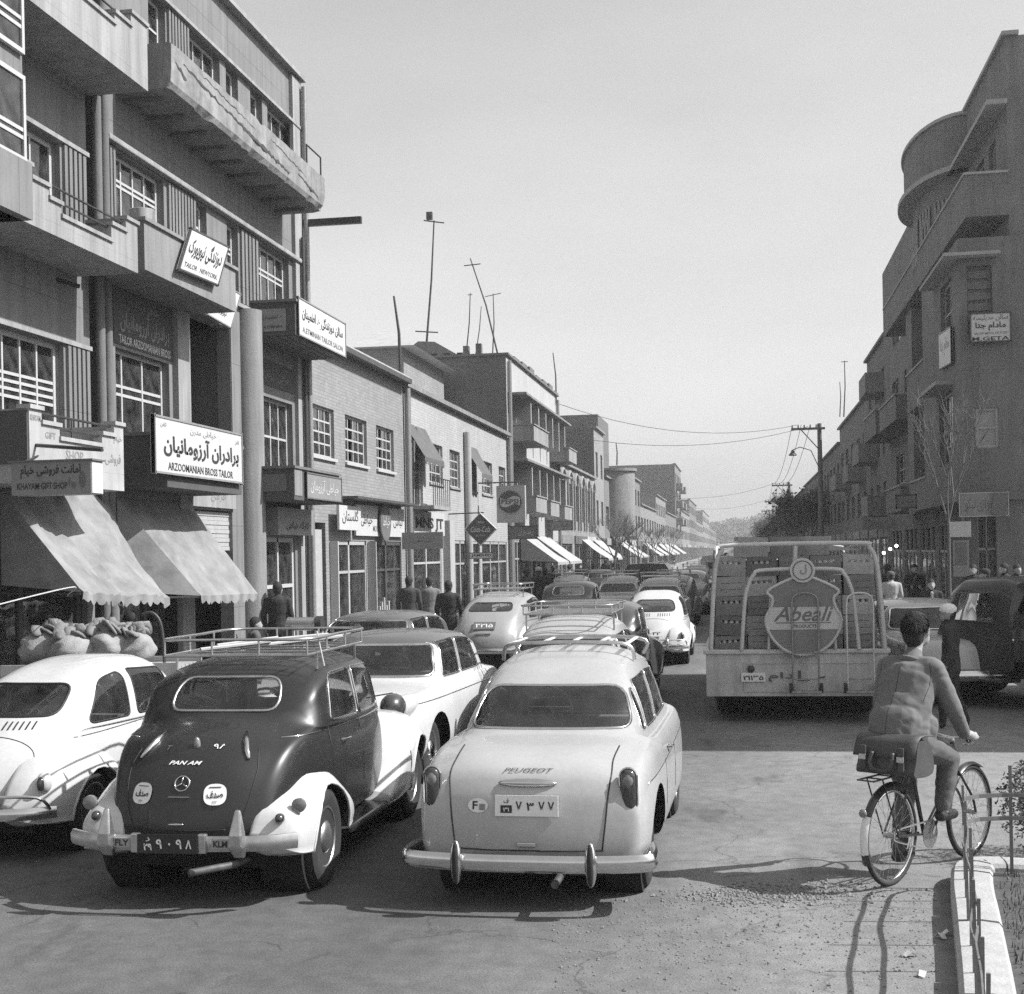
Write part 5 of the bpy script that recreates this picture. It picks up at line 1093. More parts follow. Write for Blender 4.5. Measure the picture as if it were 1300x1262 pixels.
def rack(car, x, y0, y1, z, hoops, h=.14, m=None, name='roof_rack', slats=6, r=.011, legs=True):
    m = m or dull; o = MB().tube(catmull([(-x, y0, z + h), (0, y0 - .02, z + h), (x, y0, z + h), (x + .02, (y0 + y1) / 2, z + h), (x, y1, z + h), (0, y1 + .02, z + h), (-x, y1, z + h), (-x - .02, (y0 + y1) / 2, z + h)], 5, True), r, 6, True).obj(name, m, car.root, smooth=True)
    MB().tube([(-x, y0, z), (x, y0, z), (x, y1, z), (-x, y1, z)], r, 6, True).obj('lower_rail', m, o)
    for i in range(slats): y = lerp(y0, y1, (i + .5) / slats); MB().tube([(-x, y, z), (x, y, z)], r * 1.2, 5, flat=(1.6, .6)).obj('slat', m, o)
    for xx in (-x, -x * .33, x * .33, x):
        for y in (y0, y1): MB().tube([(xx, y, z), (xx, y, z + h)], r * .8, 5).obj('upright', m, o)
    for y in (lerp(y0, y1, .33), lerp(y0, y1, .67)):
        for xx in (-x, x): MB().tube([(xx, y, z), (xx, y, z + h)], r * .8, 5).obj('upright', m, o)
    if legs:
        for xx in (-x, x):
            for y in (lerp(y0, y1, .15), lerp(y0, y1, .85)): q = car.top(xx * 1.0, y); MB().tube([(xx, y, z), q], r, 5).obj('foot', m, o)
    return o

# ---------- pale saloon with full-width body, nearest the camera
S_pont = dict(W=[(-.8, .58), (-.785, .68), (-.72, .745), (-.5, .785), (0, .815), (1, .83), (2, .83), (3, .76), (3.4, .66), (3.55, .5)],
    R=[(-.8, .41), (-.785, .56), (-.75, .75), (-.66, .90), (-.45, .985), (-.15, 1.03), (.1, 1.065), (.3, 1.19), (.52, 1.35), (.8, 1.485), (1.2, 1.57), (1.6, 1.585), (2.0, 1.545), (2.3, 1.42), (2.55, 1.2), (2.78, 1.03), (3.1, .97), (3.4, .86), (3.52, .7), (3.55, .5)],
    B=[(-.8, .38), (-.75, .69), (-.6, .86), (-.3, .93), (0, .965), (.6, .98), (2.4, .97), (3.0, .9), (3.4, .78), (3.55, .47)], Z=[(-.8, .33), (-.6, .29), (0, .27), (3, .27), (3.55, .4)],
    cw=.83, rw=.625, ys=[(-.8, -.74, 6), (-.74, -.5, 6), (-.5, .1, 6), (.1, .9, 12), (.9, 2.2, 10), (2.2, 2.8, 8), (2.8, 3.4, 5), (3.4, 3.55, 4)], bowR=.09, bowF=.2, crown=.06, lidp=3.2, rs=.84)
def pontoon(label, loc, rz, body_m, full=True, name='saloon_car', group=None, S=None):
    S = dict(S or S_pont); c = Car(S, name, label, loc, rz, group=group)
    ok_r = lambda f: f.normal.y < -.12 and f.calc_center_median().y < 1.0 and f.calc_center_median().z > .98
    def seams():
        for sd in (-1, 1): c.seam([(sd * .49, .4), (sd * .515, .6), (sd * .53, .76), (sd * .545, .88), (sd * .54, .95), (sd * .55, 1.0)], .0055)
        c.seam([(x / 10, .4) for x in range(-5, 6)], .0055)
    if full: seams()
    for sd in (-1, 1):
        tl = c.rear(sd * .66, .785)[0]
        q = MB(); q.loft([[(.052 * r_ * math.cos(a), y_, (.085 if math.sin(a) >= 0 else -.085) + .052 * r_ * math.sin(a)) for a in [2 * PI * (k + .5) / 24 for k in range(24)]] for y_, r_ in ((.02, 1), (-.02, 1), (-.045, .8), (-.055, .4))]); o = q.obj('tail_light', lens_d, c.root, smooth=True); o.location = tl + Vector((0, .012, 0)); q = MB(); q.ball((0, 0, 0), (.04, .03, .06), 16, 8); o2 = q.obj('lens', lens_m, o, smooth=True); o2.location = (0, -.034, .06)
        spline_tube([tl + Vector((.056 * math.cos((k + .5) * PI / 8), -.008, (.085 if k < 8 else -.085) + .056 * math.sin((k + .5) * PI / 8))) for k in range(16)], .009, chrome, 'bezel', c.root, 5, 1, True)
    rw_ = c.win(rrect([(-.595, 1.08), (.595, 1.08), (.515, 1.355), (-.515, 1.355)], [.07, .07, .12, .12]), 'y', ok_r, 'rear_window', chrome, .013)
    c.win(rrect([(-.64, 1.03), (.64, 1.03), (.55, 1.40), (-.55, 1.40)], .09), 'y', lambda f: f.normal.y > .1 and f.calc_center_median().y > 2.0 and f.calc_center_median().z > 1.0, 'windscreen', chrome, .012)
    for sd in (-1, 1):
        ok = lambda f: f.calc_center_median().x * sd > .4 and f.calc_center_median().z > .97 and abs(f.normal.x) > .25
        for k, p in enumerate(([(.42, 1.04), (.58, 1.03), (.66, 1.34), (.56, 1.27)], [(.64, 1.03), (1.3, 1.02), (1.3, 1.40), (.74, 1.37)], [(1.36, 1.02), (2.22, 1.02), (1.95, 1.37), (1.36, 1.40)])): c.win(rrect(p, .05), 'x', ok, 'side_window', chrome, .009)
    c.arch(0, .32, .4); c.arch(2.66, .32, .4)
    if full:
        for sd in (-1, 1):
            c.seam([(y, .80 + .02 * y) for y in [i * .15 - .45 for i in range(24)]], .005, chrome, sd, 'side_strip'); c.seam([(.5, z) for z in (.35, .5, .65, .8, .93)], .003, None, sd); c.seam([(1.33, z) for z in (.35, .5, .65, .8, .93)], .003, None, sd)
            h = c.side(.75, .87, sd)[0]; spline_tube([h, h + Vector((sd * .035, .03, 0)), h + Vector((sd * .035, .12, 0)), h + Vector((0, .15, 0))], .01, chrome, 'door_handle', c.root, 6, 3)
    c.body(body_m); c.inside(.3, [(.7, 1.0), (1.6, 1.02)], .62); c.well(.45, .7, 0, .4); c.well(.45, .7, 2.66, .4)
    for x, y in ((-.66, 0), (.66, 0), (-.67, 2.66), (.67, 2.66)): c.wheel(x, y, .32, .16)
    spline_tube([(-.8, -.45, .35), (-.83, -.7, .35), (-.77, -.84, .345), (-.4, -.9, .34), (0, -.915, .34), (.4, -.9, .34), (.77, -.84, .345), (.83, -.7, .35), (.8, -.45, .35)], .058, chrome, 'bumper', c.root, 10, 6, flat=(.42, 1))
    for x in (-.44, .44): q = MB(); q.ball((x, -.945, .35), (.042, .045, .145), 12, 10); o = q.obj('overrider', chrome, c.root, smooth=True); q = MB(); q.ball((x, -.962, .35), (.028, .034, .138), 10, 10); q.obj('rubber_pad', rubber, o, smooth=True)
    mb = MB().box(-.55, .55, -.6, 2.9, .2, .27); mb.obj('underbody', under_m, c.root); MB().tube([(.2, .3, .24), (.22, -.7, .24), (.2, -.92, .21)], .026, 10).obj('exhaust_pipe', mat('rusty_pipe', .09, .6, metal=.4, var=.4, scale=20), c.root, smooth=50)
    return c
C1 = pontoon('pale saloon car with full-width body seen from behind, closest to the middle', (-1.40, 9.66, 0), R(-1.2), p_cream); c = C1
# its rear furniture: lettering, handle, plates
def on_rear(c, body, x, z, w, h, m, bold=.01, shear=0, name='lettering'):
    p, n = c.rear(x, z, .004); u = (Vector((0, 0, 1)) - n * n.z).normalized(); return lettering(c.root, body, p, u.cross(n), u, w=w, h=h, m=m, bold=bold, shear=shear, lift=.002, name=name)
on_rear(c, 'PEUGEOT', 0, .905, .33, .036, mat('script_chrome', .2, .3, metal=.8), .006, .25)
h_ = c.rear(0, .83)[0]; q = MB(); q.ball(h_, (.2, .03, .03), 14, 8); q.obj('boot_handle', chrome, c.root, smooth=True)
p_, n_ = c.rear(0, .69); pl = c.plate(p_, Vector((0, -1, .08)), .42, .135, plate_m, [('۷', -.12, .0, .1, .45, ink, .02), ('۳', .06, .0, .12, .45, ink, .02), ('۷', .24, .0, .1, .45, ink, .02), ('۷', .39, .0, .1, .45, ink, .02), ('ف', -.32, .25, .08, .25, ink, .01)])
o_, pp, rr_, uu, nn_ = pl; mb = MB(); q0 = pp - rr_ * .42 * .32 - uu * .135 * .16 + nn_ * .003; mb.quad(q0 - rr_ * .038 - uu * .025, q0 + rr_ * .038 - uu * .025, q0 + rr_ * .038 + uu * .025, q0 - rr_ * .038 + uu * .025); mb.obj('number_box', ink, o_); lettering(o_, '۳۱', q0, rr_, uu, w=.04, h=.03, m=plate_m, bold=.02)
p_, n_ = c.rear(-.33, .685); q = MB(); u = (Vector((0, 0, 1)) - n_ * n_.z).normalized(); r_ = u.cross(n_); q.add([p_ + r_ * .07 * math.cos(2 * PI * k / 24) + u * .047 * math.sin(2 * PI * k / 24) + n_ * .002 for k in range(24)], [tuple(range(24))]); ov = q.obj('oval_sticker', plate_m, c.root); lettering(ov, 'F', p_ - r_ * .02, r_, u, w=.035, h=.055, m=ink, bold=.02, lift=.005); mb = MB(); z_ = p_ + r_ * .03 - u * .01 + n_ * .005; mb.quad(z_ - r_ * .02 - u * .02, z_ + r_ * .02 - u * .02, z_ + r_ * .02 + u * .02, z_ - r_ * .02 + u * .02); mb.obj('stamp', mat('stamp', .2, .6), ov)
p_ = c.rear(0, .44)[0]; mb = MB(); mb.box(p_.x - .06, p_.x + .06, p_.y - .02, p_.y, .428, .458); mb.obj('boot_latch', chrome, c.root, bevel=.006)
# broad rail lying over the roof's front edge
rk = spline_tube([(-.53, 1.25, 1.49), (-.48, 1.2, 1.61), (-.2, 1.17, 1.635), (.2, 1.17, 1.635), (.48, 1.2, 1.61), (.53, 1.25, 1.49)], .016, dull, 'roof_rack', c.root, 6, 5)
spline_tube([(-.53, 2.0, 1.48), (-.48, 2.0, 1.615), (.48, 2.0, 1.615), (.53, 2.0, 1.48)], .016, dull, 'front_rail', rk, 6, 5)
for x in (-.5, -.25, 0, .25, .5): MB().tube([(x * .95, 1.2, 1.62), (x * .95, 2.0, 1.62)], .014, 6, flat=(1.6, .5)).obj('slat', lug, rk)
q = MB(); q.ball((-.12, 1.62, 1.12), (.09, .1, .13)); q.ball((-.12, 1.6, .9), (.2, .12, .2)); q.obj('driver_silhouette', seat_m, c.root, smooth=True) if False else None

# ---------- black saloon with white wings and roof rack
S_merc = dict(W=[(-.74, .4), (-.71, .5), (-.55, .6), (-.25, .68), (.1, .735), (.6, .77), (1.2, .765), (1.8, .7), (2.4, .5), (3.0, .36), (3.1, .3)],
    R=[(-.74, .5), (-.72, .62), (-.64, .84), (-.48, 1.02), (-.28, 1.13), (-.12, 1.175), (.0, 1.215), (.14, 1.36), (.32, 1.5), (.62, 1.575), (1.1, 1.6), (1.6, 1.585), (1.85, 1.5), (2.02, 1.3), (2.12, 1.13), (2.5, 1.08), (3.0, 1.02), (3.1, .5)],
    B=[(-.74, .46), (-.6, .76), (-.4, .97), (-.2, 1.06), (.1, 1.1), (1.0, 1.08), (1.9, 1.05), (2.3, 1.0), (3.0, .94), (3.1, .46)], Z=[(-.74, .42), (0, .36), (3.1, .4)],
    cw=.95, rw=.81, ys=[(-.74, -.68, 4), (-.68, -.3, 8), (-.3, .1, 6), (.1, .8, 12), (.8, 1.8, 8), (1.8, 2.15, 8), (2.15, 3.1, 6)], bowR=.1, bowF=.02, crown=.05, lidp=2.3, rs=.8)
def oldsaloon(label, loc, rz, body_m, wing_m, name='saloon_car', group=None, full=True):
    c = Car(dict(S_merc), name, label, loc, rz, group=group)
    if full:
        for sd in (-1, 1): c.seam([(sd * .36, .52), (sd * .42, .66), (sd * .45, .8), (sd * .46, .92), (sd * .43, 1.03)], .0045)
        c.seam([(x / 10, .53) for x in range(-3, 4)], .004)
    c.win(rrect([(-.42, 1.245), (.42, 1.245), (.385, 1.47), (-.385, 1.47)], [.1, .1, .12, .12], 6), 'y', lambda f: f.normal.y < -.1 and f.calc_center_median().y < 1 and f.calc_center_median().z > 1.15, 'rear_window', dull if full else chrome, .012)
    c.win(rrect([(-.5, 1.12), (.5, 1.12), (.44, 1.5), (-.44, 1.5)], .08), 'y', lambda f: f.normal.y > .1 and f.calc_center_median().y > 1.5 and f.calc_center_median().z > 1.05, 'windscreen', chrome, .01)
    for sd in (-1, 1):
        ok = lambda f: f.calc_center_median().x * sd > .35 and f.calc_center_median().z > 1.05 and abs(f.normal.x) > .25
        for p, r_ in (([(.36, 1.14), (1.02, 1.12), (1.02, 1.48), (.5, 1.47)], [.05, .04, .05, .12]), ([(1.08, 1.12), (1.8, 1.11), (1.68, 1.46), (1.08, 1.48)], .05)): c.win(rrect(p, r_), 'x', ok, 'side_window', chrome, .009)
        if full:
            c.seam([(y, 1.085 - .01 * y) for y in [i * .1 - .2 for i in range(22)]], .006, chrome, sd, 'belt_strip'); c.seam([(1.05, z) for z in (.42, .6, .8, 1.0, 1.1)], .0035, None, sd); c.seam([(.3, z) for z in (.8, .95, 1.1)], .0035, None, sd)
            h = c.side(.5, .98, sd)[0]; spline_tube([h, h + Vector((sd * .04, .02, 0)), h + Vector((sd * .04, .12, 0))], .009, chrome, 'door_handle', c.root, 6, 3)
    c.body(body_m); c.inside(.36, [(.55, 1.05), (1.2, 1.08)], .52)
    fender(c, wing_m, .46, [(-.66, .42, .5, .64), (-.58, .36, .64, .79), (-.38, .33, .75, .83), (-.1, .32, .855, .85), (.15, .32, .85, .85), (.4, .33, .74, .84), (.58, .35, .58, .82), (.66, .36, .44, .78)], 'rear_wing', (0.02, .33, .4))
    fender(c, wing_m, .34, [(1.55, .3, .42, .84), (1.75, .3, .56, .86), (2.05, .32, .82, .87), (2.4, .35, .96, .87), (2.75, .4, .94, .85), (3.0, .45, .8, .76), (3.15, .5, .62, .66)], 'front_wing', (2.6, .34, .4))
    for sd in (-1, 1):
        mb = MB(); mb.box(min(sd * .5, sd * .82), max(sd * .5, sd * .82), .5, 1.9, .27, .33); mb.obj('running_board', body_m, c.root, bevel=.02)
        q = MB(); q.ball((sd * .5, 2.95, .95), (.12, .17, .12), 14, 10); q.obj('headlight', p_char if full else chrome, c.root, smooth=True)
        h = c.side(-.45, .56, sd)[0]; q = MB(); q.ball((sd * .66, -.62, .6), (.035, .045, .035)); q.obj('tail_light', lens_d, c.root, smooth=True)
        if full: q = MB(); q.lathe([(0, .05), (-.025, .05), (-.035, .03)], (sd * .76, -.50, .67), 'y', 16); q.obj('reflector', lens_m, c.root, smooth=50)
    for x, y in ((-.715, 0.02), (.715, 0.02), (-.69, 2.6), (.69, 2.6)): c.wheel(x, y, .345, .16, dull)
    c.well(.42, .72, .02, .4); c.well(.42, .72, 2.6, .4)
    MB().box(-.5, .5, -.5, 2.9, .24, .35).obj('underbody', under_m, c.root)
    b = spline_tube([(-.8, -.68, .47), (-.6, -.8, .47), (-.3, -.85, .47), (0, -.86, .47), (.3, -.85, .47), (.6, -.8, .47), (.8, -.68, .47)], .055, dull, 'bumper', c.root, 8, 5, flat=(.45, 1))
    for x in (-.46, .46):
        mb = MB(); mb.loft([[(x - .035, -.86, .38), (x + .035, -.86, .38), (x + .035, -.82, .38), (x - .035, -.82, .38)], [(x - .05, -.93, .46), (x + .05, -.93, .46), (x + .05, -.84, .46), (x - .05, -.84, .46)], [(x - .045, -.93, .54), (x + .045, -.93, .54), (x + .04, -.84, .56), (x - .04, -.84, .56)], [(x - .018, -.88, .7), (x + .018, -.88, .7), (x + .018, -.85, .7), (x - .018, -.85, .7)]]); mb.obj('overrider', dull, c.root, bevel=.012)
    return c
C2 = oldsaloon('black old saloon with white wings, roof rack and stickers on its boot', (-3.74, 9.45, 0), R(-.5), p_dark, p_white); c = C2
for x in (-.3, .3):
    q = [c.rear(x * (1 + .1 * k), 1.12 - .05 * k, .01)[0] for k in range(4)]; MB().tube(q, [.012, .022, .02, .012], 8).obj('boot_hinge', chrome, c.root, smooth=True)
q = c.rear(0, 1.06, .01)[0]; mb = MB(); mb.ball(q, (.025, .025, .05)); mb.obj('boot_lamp', lens_m, c.root, smooth=True)
on_rear(c, 'T', -.2, 1.04, .035, .045, dull, .01); on_rear(c, '۹۸', .17, 1.05, .09, .05, plate_m, .005); on_rear(c, 'PAN AM', -.03, .955, .24, .032, plate_m, .02, .35)
p_, n_ = c.rear(-.02, .83); u = (Vector((0, 0, 1)) - n_ * n_.z).normalized(); r_ = u.cross(n_); st = MB().tube([p_ + (r_ * math.cos(k * PI / 12) + u * math.sin(k * PI / 12)) * .052 for k in range(24)], .006, 5, True); 
for k in range(3): a = PI / 2 + k * 2 * PI / 3; st.tube([p_ + n_ * .002, p_ + (r_ * math.cos(a) + u * math.sin(a)) * .05 + n_ * .002], .005, 4)
st.obj('star_emblem', chrome, c.root, smooth=True); q = c.rear(-.03, .745, .004)[0]; MB().tube([q - r_ * .075, q + r_ * .075], .005, 4).obj('script_strip', dull, c.root)
for x in (-.31, .22):
    p_, n_ = c.rear(x, .76, .005); u = (Vector((0, 0, 1)) - n_ * n_.z).normalized(); r_ = u.cross(n_); mb = MB(); mb.add([p_ + r_ * .078 * (abs(math.cos(a)) ** .75) * (1 if math.cos(a) > 0 else -1) + u * .074 * (abs(math.sin(a)) ** .75) * (1 if math.sin(a) > 0 else -1) for a in [2 * PI * k / 32 for k in range(32)]], [tuple(range(32))]); bd_ = mb.obj('round_badge', plate_m, c.root)
    lettering(bd_, 'صدف', p_, r_, u, w=.11, h=.05, m=ink, bold=.03); lettering(bd_, '۲۲', p_ - u * .055, r_, u, w=.03, h=.02, m=ink); MB().tube([p_ + n_ * .003 + u * .05 - r_ * .04, p_ + n_ * .003 + u * .05 + r_ * .04], .003, 4).obj('line', ink, bd_)
q = c.rear(-.03, .57, .012)[0]; mb = MB(); mb.ball(q, (.06, .015, .01)); mb.obj('boot_handle', chrome, c.root, smooth=True)
c.plate((-.02, -.895, .475), (0, -1, .05), .42, .125, plate_d, [('۹', -.13, 0, .1, .5, plate_m, .02), ('۰', .04, 0, .04, .15, plate_m, .02), ('۹', .2, 0, .1, .5, plate_m, .02), ('۸', .36, 0, .1, .5, plate_m, .02), ('ز', -.32, .24, .07, .22, plate_m, .02), ('۲۹', -.32, -.16, .14, .36, plate_m, .03)])
for x, t in ((-.35, 'FLY'), (.34, 'KLM')):
    pl = c.plate((x, -.868, .475), (0, -1, .03), .12, .06, mat('sticker', .3, .5), [(t, 0, 0, .8, .7, ink, .03)], name='sticker')
for x in (-.255, .215): MB().box(x - .03, x + .03, -.895, -.85, .41, .54).obj('plate_clamp', dull, c.root, bevel=.01)
MB().tube([(.42, -.3, .3), (.34, -.66, .29), (.1, -.84, .27)], .026, 10).obj('exhaust_pipe', mat('rusty_pipe', .09, .6, metal=.4, var=.4, scale=20), c.root, smooth=50)
rk = rack(c, .56, .32, 1.75, 1.625, 4, .12, dull, slats=5)
for i, (x0, x1, y) in enumerate(((-.35, .1, .5), (-.1, .35, .7), (-.4, .0, .95), (.05, .5, 1.1), (-.3, .3, 1.35), (-.1, .45, 1.5))): MB().tube([(x0, y, 1.66), (x1, y + .3, 1.7)], .02, 6, flat=(1.6, .7)).obj('plank', lug, rk)
MB().tube([(.56, .55, 1.79), (.63, .5, 1.53)], .006, 5).obj('strap', lug, rk)
MB().tube([(.62, 1.8, 1.16), (.78, 1.9, 1.18)], .008, 5).obj('mirror_stalk', chrome, c.root)

# ---------- rounded white beetle-backed car
S_vw = dict(W=[(-.75, .2), (-.7, .34), (-.5, .5), (-.2, .6), (.3, .67), (1.0, .69), (1.7, .66), (2.4, .5), (2.9, .34), (3.15, .18)],
    R=[(-.75, .44), (-.72, .56), (-.6, .78), (-.4, .98), (-.2, 1.11), (.05, 1.25), (.35, 1.375), (.7, 1.465), (1.1, 1.5), (1.45, 1.48), (1.66, 1.38), (1.84, 1.15), (1.95, 1.02), (2.2, .97), (2.7, .84), (3.0, .66), (3.15, .44)],
    B=[(-.75, .4), (-.6, .66), (-.4, .82), (-.2, .9), (.1, .96), (1.0, .96), (1.8, .93), (2.2, .88), (2.8, .7), (3.15, .4)], Z=[(-.75, .32), (0, .27), (3.15, .34)],
    cw=.94, rw=.74, ys=[(-.75, -.66, 6), (-.66, 0, 14), (0, 1.4, 16), (1.4, 1.96, 10), (1.96, 3.15, 10)], bowR=.16, bowF=.1, crown=.06, lidp=2.1, rs=.78)
def beetle(label, loc, rz, m, name='small_round_car', group=None, plate=True):
    c = Car(dict(S_vw), name, label, loc, rz, group=group)
    c.seam([(-.33, .5), (-.4, .7), (-.4, .82), (-.3, .905), (-.12, .95), (.12, .95), (.3, .905), (.4, .82), (.4, .7), (.33, .5)], .004)
    c.win(rrect([(-.44, 1.09), (.44, 1.09), (.38, 1.32), (-.38, 1.32)], [.1, .1, .13, .13], 6), 'y', lambda f: f.normal.y < -.1 and f.calc_center_median().y < .9 and f.calc_center_median().z > 1.0, 'rear_window', dark_trim, .013)
    c.win(rrect([(-.48, 1.05), (.48, 1.05), (.42, 1.4), (-.42, 1.4)], .08), 'y', lambda f: f.normal.y > .1 and f.calc_center_median().y > 1.4 and f.calc_center_median().z > 1.0, 'windscreen', chrome, .01)
    for sd in (-1, 1):
        ok = lambda f: f.calc_center_median().x * sd > .35 and f.calc_center_median().z > .95 and abs(f.normal.x) > .2
        c.win(rrect([(.08, 1.0), (.72, 1.0), (.78, 1.38), (.42, 1.33)], [.1, .05, .06, .18], 6), 'x', ok, 'side_window', dark_trim, .009); c.win(rrect([(.86, 1.0), (1.62, 1.0), (1.5, 1.36), (.9, 1.39)], .05), 'x', ok, 'side_window', dark_trim, .009)
        c.seam([(y, .94 - .03 * abs(y - .9)) for y in [i * .1 - .1 for i in range(19)]], .005, chrome, sd, 'belt_strip'); c.seam([(.8, z) for z in (.4, .6, .8, .93)], .003, None, sd)
    for k in range(-7, 8):
        if abs(k) > 1: q = [c.rear(k * .045, z, .004)[0] for z in (1.0, 1.03, 1.055)]; MB().tube(q, .006, 5).obj('vent_slot', dark_trim, c.root)
    c.body(m); c.inside(.3, [(.5, .95), (1.05, .98)], .5)
    fender(c, m, .3, [(-.72, .34, .46, .42), (-.62, .3, .64, .58), (-.42, .29, .8, .7), (-.15, .28, .88, .755), (.15, .28, .86, .765), (.4, .29, .72, .75), (.58, .3, .5, .72), (.64, .3, .38, .7)], 'rear_wing', (.0, .3, .36))
    fender(c, m, .3, [(1.85, .3, .42, .72), (2.1, .3, .66, .75), (2.4, .32, .8, .76), (2.75, .36, .78, .72), (3.0, .42, .66, .62), (3.12, .46, .54, .5)], 'front_wing', (2.4, .3, .36))
    for sd in (-1, 1):
        MB().box(min(sd * .55, sd * .74), max(sd * .55, sd * .74), .55, 1.95, .27, .31).obj('running_board', rubber, c.root, bevel=.01)
        q = MB(); q.ball((sd * .585, -.575, .62), (.06, .07, .085), 14, 10); o = q.obj('tail_light', m, c.root, smooth=True); q = MB(); q.ball((sd * .585, -.62, .615), (.036, .045, .06)); q.obj('lens', lens_d, o, smooth=True)
    for x, y in ((-.63, 0), (.63, 0), (-.64, 2.4), (.64, 2.4)): c.wheel(x, y, .325, .14)
    c.well(.4, .62, 0, .36); c.well(.4, .62, 2.4, .36); MB().box(-.45, .45, -.5, 2.8, .2, .29).obj('underbody', under_m, c.root)
    spline_tube([(-.7, -.6, .4), (-.45, -.78, .4), (0, -.85, .4), (.45, -.78, .4), (.7, -.6, .4)], .05, chrome, 'bumper', c.root, 8, 5, flat=(.5, 1))
    spline_tube([(-.68, -.66, .43), (-.62, -.74, .53), (-.3, -.86, .545), (0, -.885, .545), (.3, -.86, .545), (.62, -.74, .53), (.68, -.66, .43)], .014, chrome, 'bumper_bow', c.root, 6, 4)
    for x in (-.3, .3): MB().tube([(x, -.88, .34), (x, -.895, .45), (x, -.87, .6)], [.02, .026, .016], 8).obj('overrider', chrome, c.root, smooth=True)
    if plate: p_, n_ = c.rear(0, .66); c.plate(p_, n_, .36, .13, plate_m, [('۹۰۴۲', 0, 0, .8, .5, ink, .02)])
    return c
VW = beetle('rounded white car with sloping back, cut by the left edge', (-5.98, 10.62, 0), R(-3), p_white)
p_, n_ = VW.rear(.0, .64)

# ---------- the cars ahead
S_two = dict(S_pont); S_two.update(R=[(-1.0, .55), (-.98, .7), (-.93, .86), (-.8, .95), (-.3, 1.0), (.1, 1.03), (.3, 1.14), (.5, 1.36), (.72, 1.46), (1.2, 1.51), (1.7, 1.5), (2.1, 1.42), (2.35, 1.22), (2.55, 1.04), (3.1, .99), (3.5, .88), (3.6, .5)], W=[(-1.0, .62), (-.95, .72), (-.6, .8), (0, .84), (1, .85), (2, .85), (3, .8), (3.6, .6)],
    B=[(-1.0, .5), (-.93, .8), (-.7, .93), (0, .97), (.6, .98), (2.4, .97), (3.2, .9), (3.6, .47)], Z=[(-1.0, .45), (-.6, .33), (0, .27), (3, .27), (3.6, .4)], ys=[(-1.0, -.9, 7), (-.9, -.5, 5), (-.5, .1, 5), (.1, .9, 12), (.9, 2.0, 8), (2.0, 2.6, 8), (2.6, 3.6, 8)], cw=.88, rw=.74)
C4 = Car(S_two, 'two_tone_car', 'white car with grey roof and wide back window behind the black saloon', (-3.95, 14.0, 0), R(-3)); c = C4
c.win(rrect([(-.68, 1.06), (.68, 1.06), (.6, 1.38), (-.6, 1.38)], .09), 'y', lambda f: f.normal.y < -.1 and f.calc_center_median().y < 1 and f.calc_center_median().z > 1.0, 'rear_window', chrome, .02); c.win(rrect([(-.66, 1.05), (.66, 1.05), (.58, 1.42), (-.58, 1.42)], .08), 'y', lambda f: f.normal.y > .1 and f.calc_center_median().y > 1.7 and f.calc_center_median().z > 1.0, 'windscreen', chrome, .012)
for sd in (-1, 1):
    ok = lambda f: f.calc_center_median().x * sd > .4 and f.calc_center_median().z > .98 and abs(f.normal.x) > .25
    for p in ([(.5, 1.04), (1.2, 1.03), (1.2, 1.42), (.66, 1.4)], [(1.26, 1.03), (2.05, 1.03), (1.85, 1.38), (1.26, 1.42)]): c.win(rrect(p, .05), 'x', ok, 'side_window', chrome, .012)
    c.seam([(y, .86) for y in [i * .2 - .7 for i in range(20)]], .006, chrome, sd, 'side_strip')
c.arch(0, .32, .4); c.arch(2.6, .32, .4)
c.body(p_white, (p_grey, lambda q: q.z > 1.385 or (q.z > 1.3 and q.y > .75))); c.inside(.3, [(.7, 1.0), (1.5, 1.02)], .64); c.well(.45, .72, 0, .4); c.well(.45, .72, 2.6, .4)
for x, y in ((-.67, 0), (.67, 0), (-.68, 2.6), (.68, 2.6)): c.wheel(x, y, .32, .16)
for sd in (-1, 1):
    mb = MB(); mb.loft([[(sd * (.7 + .09 * math.cos(a) * k), yy, .86 + .13 * math.sin(a) * k) for a in [2 * PI * j / 12 for j in range(12)]] for yy, k in ((-.2, .5), (-.7, .9), (-1.04, 1), (-1.06, .7))]); mb.obj('rear_wing_fin', p_white, c.root, smooth=50); q = MB(); q.ball((sd * .7, -1.05, .86), (.06, .03, .1)); q.obj('tail_light', lens_d, c.root, smooth=True)
spline_tube([(-.84, -.8, .46), (-.8, -1.05, .46), (0, -1.12, .46), (.8, -1.05, .46), (.84, -.8, .46)], .08, chrome, 'bumper', c.root, 8, 5, flat=(.45, 1)); MB().box(-.6, .6, -.7, 2.9, .2, .28).obj('underbody', under_m, c.root)

def recolor(root, a, b):
    for o in [root] + list(root.children_recursive):
        for sl in o.material_slots:
            if sl.material == a: sl.link = 'OBJECT'; sl.material = b
def again(src, label, loc, rz, swaps=(), group='cars queueing up the street', scale=1.0):
    o = copy_tree(src.root); o.location = loc; o.rotation_euler = (0, 0, rz); o['label'] = label; o['group'] = group; o.scale = (scale,) * 3
    for a, b in swaps: recolor(o, a, b)
    return o
C5 = pontoon('cream car with a bent roof rack directly ahead of the pale saloon', (-2.02, 15.2, 0), R(-1), p_cream, full=False); rack(C5, .52, .7, 2.0, 1.63, 4, .1, dull, slats=6)
C5.root['group'] = 'cars queueing up the street'
C6 = oldsaloon('dark grey old saloon with round chromed back window further ahead', (-2.3, 20.4, 0), R(-1), p_char, p_char, full=False); C6.root['group'] = 'cars queueing up the street'; C6.root.scale = (1.12, 1.05, 1.0)
again(VW, 'small white round car driving beside the crate lorry', (-1.78, 28.6, 0), R(0), ())
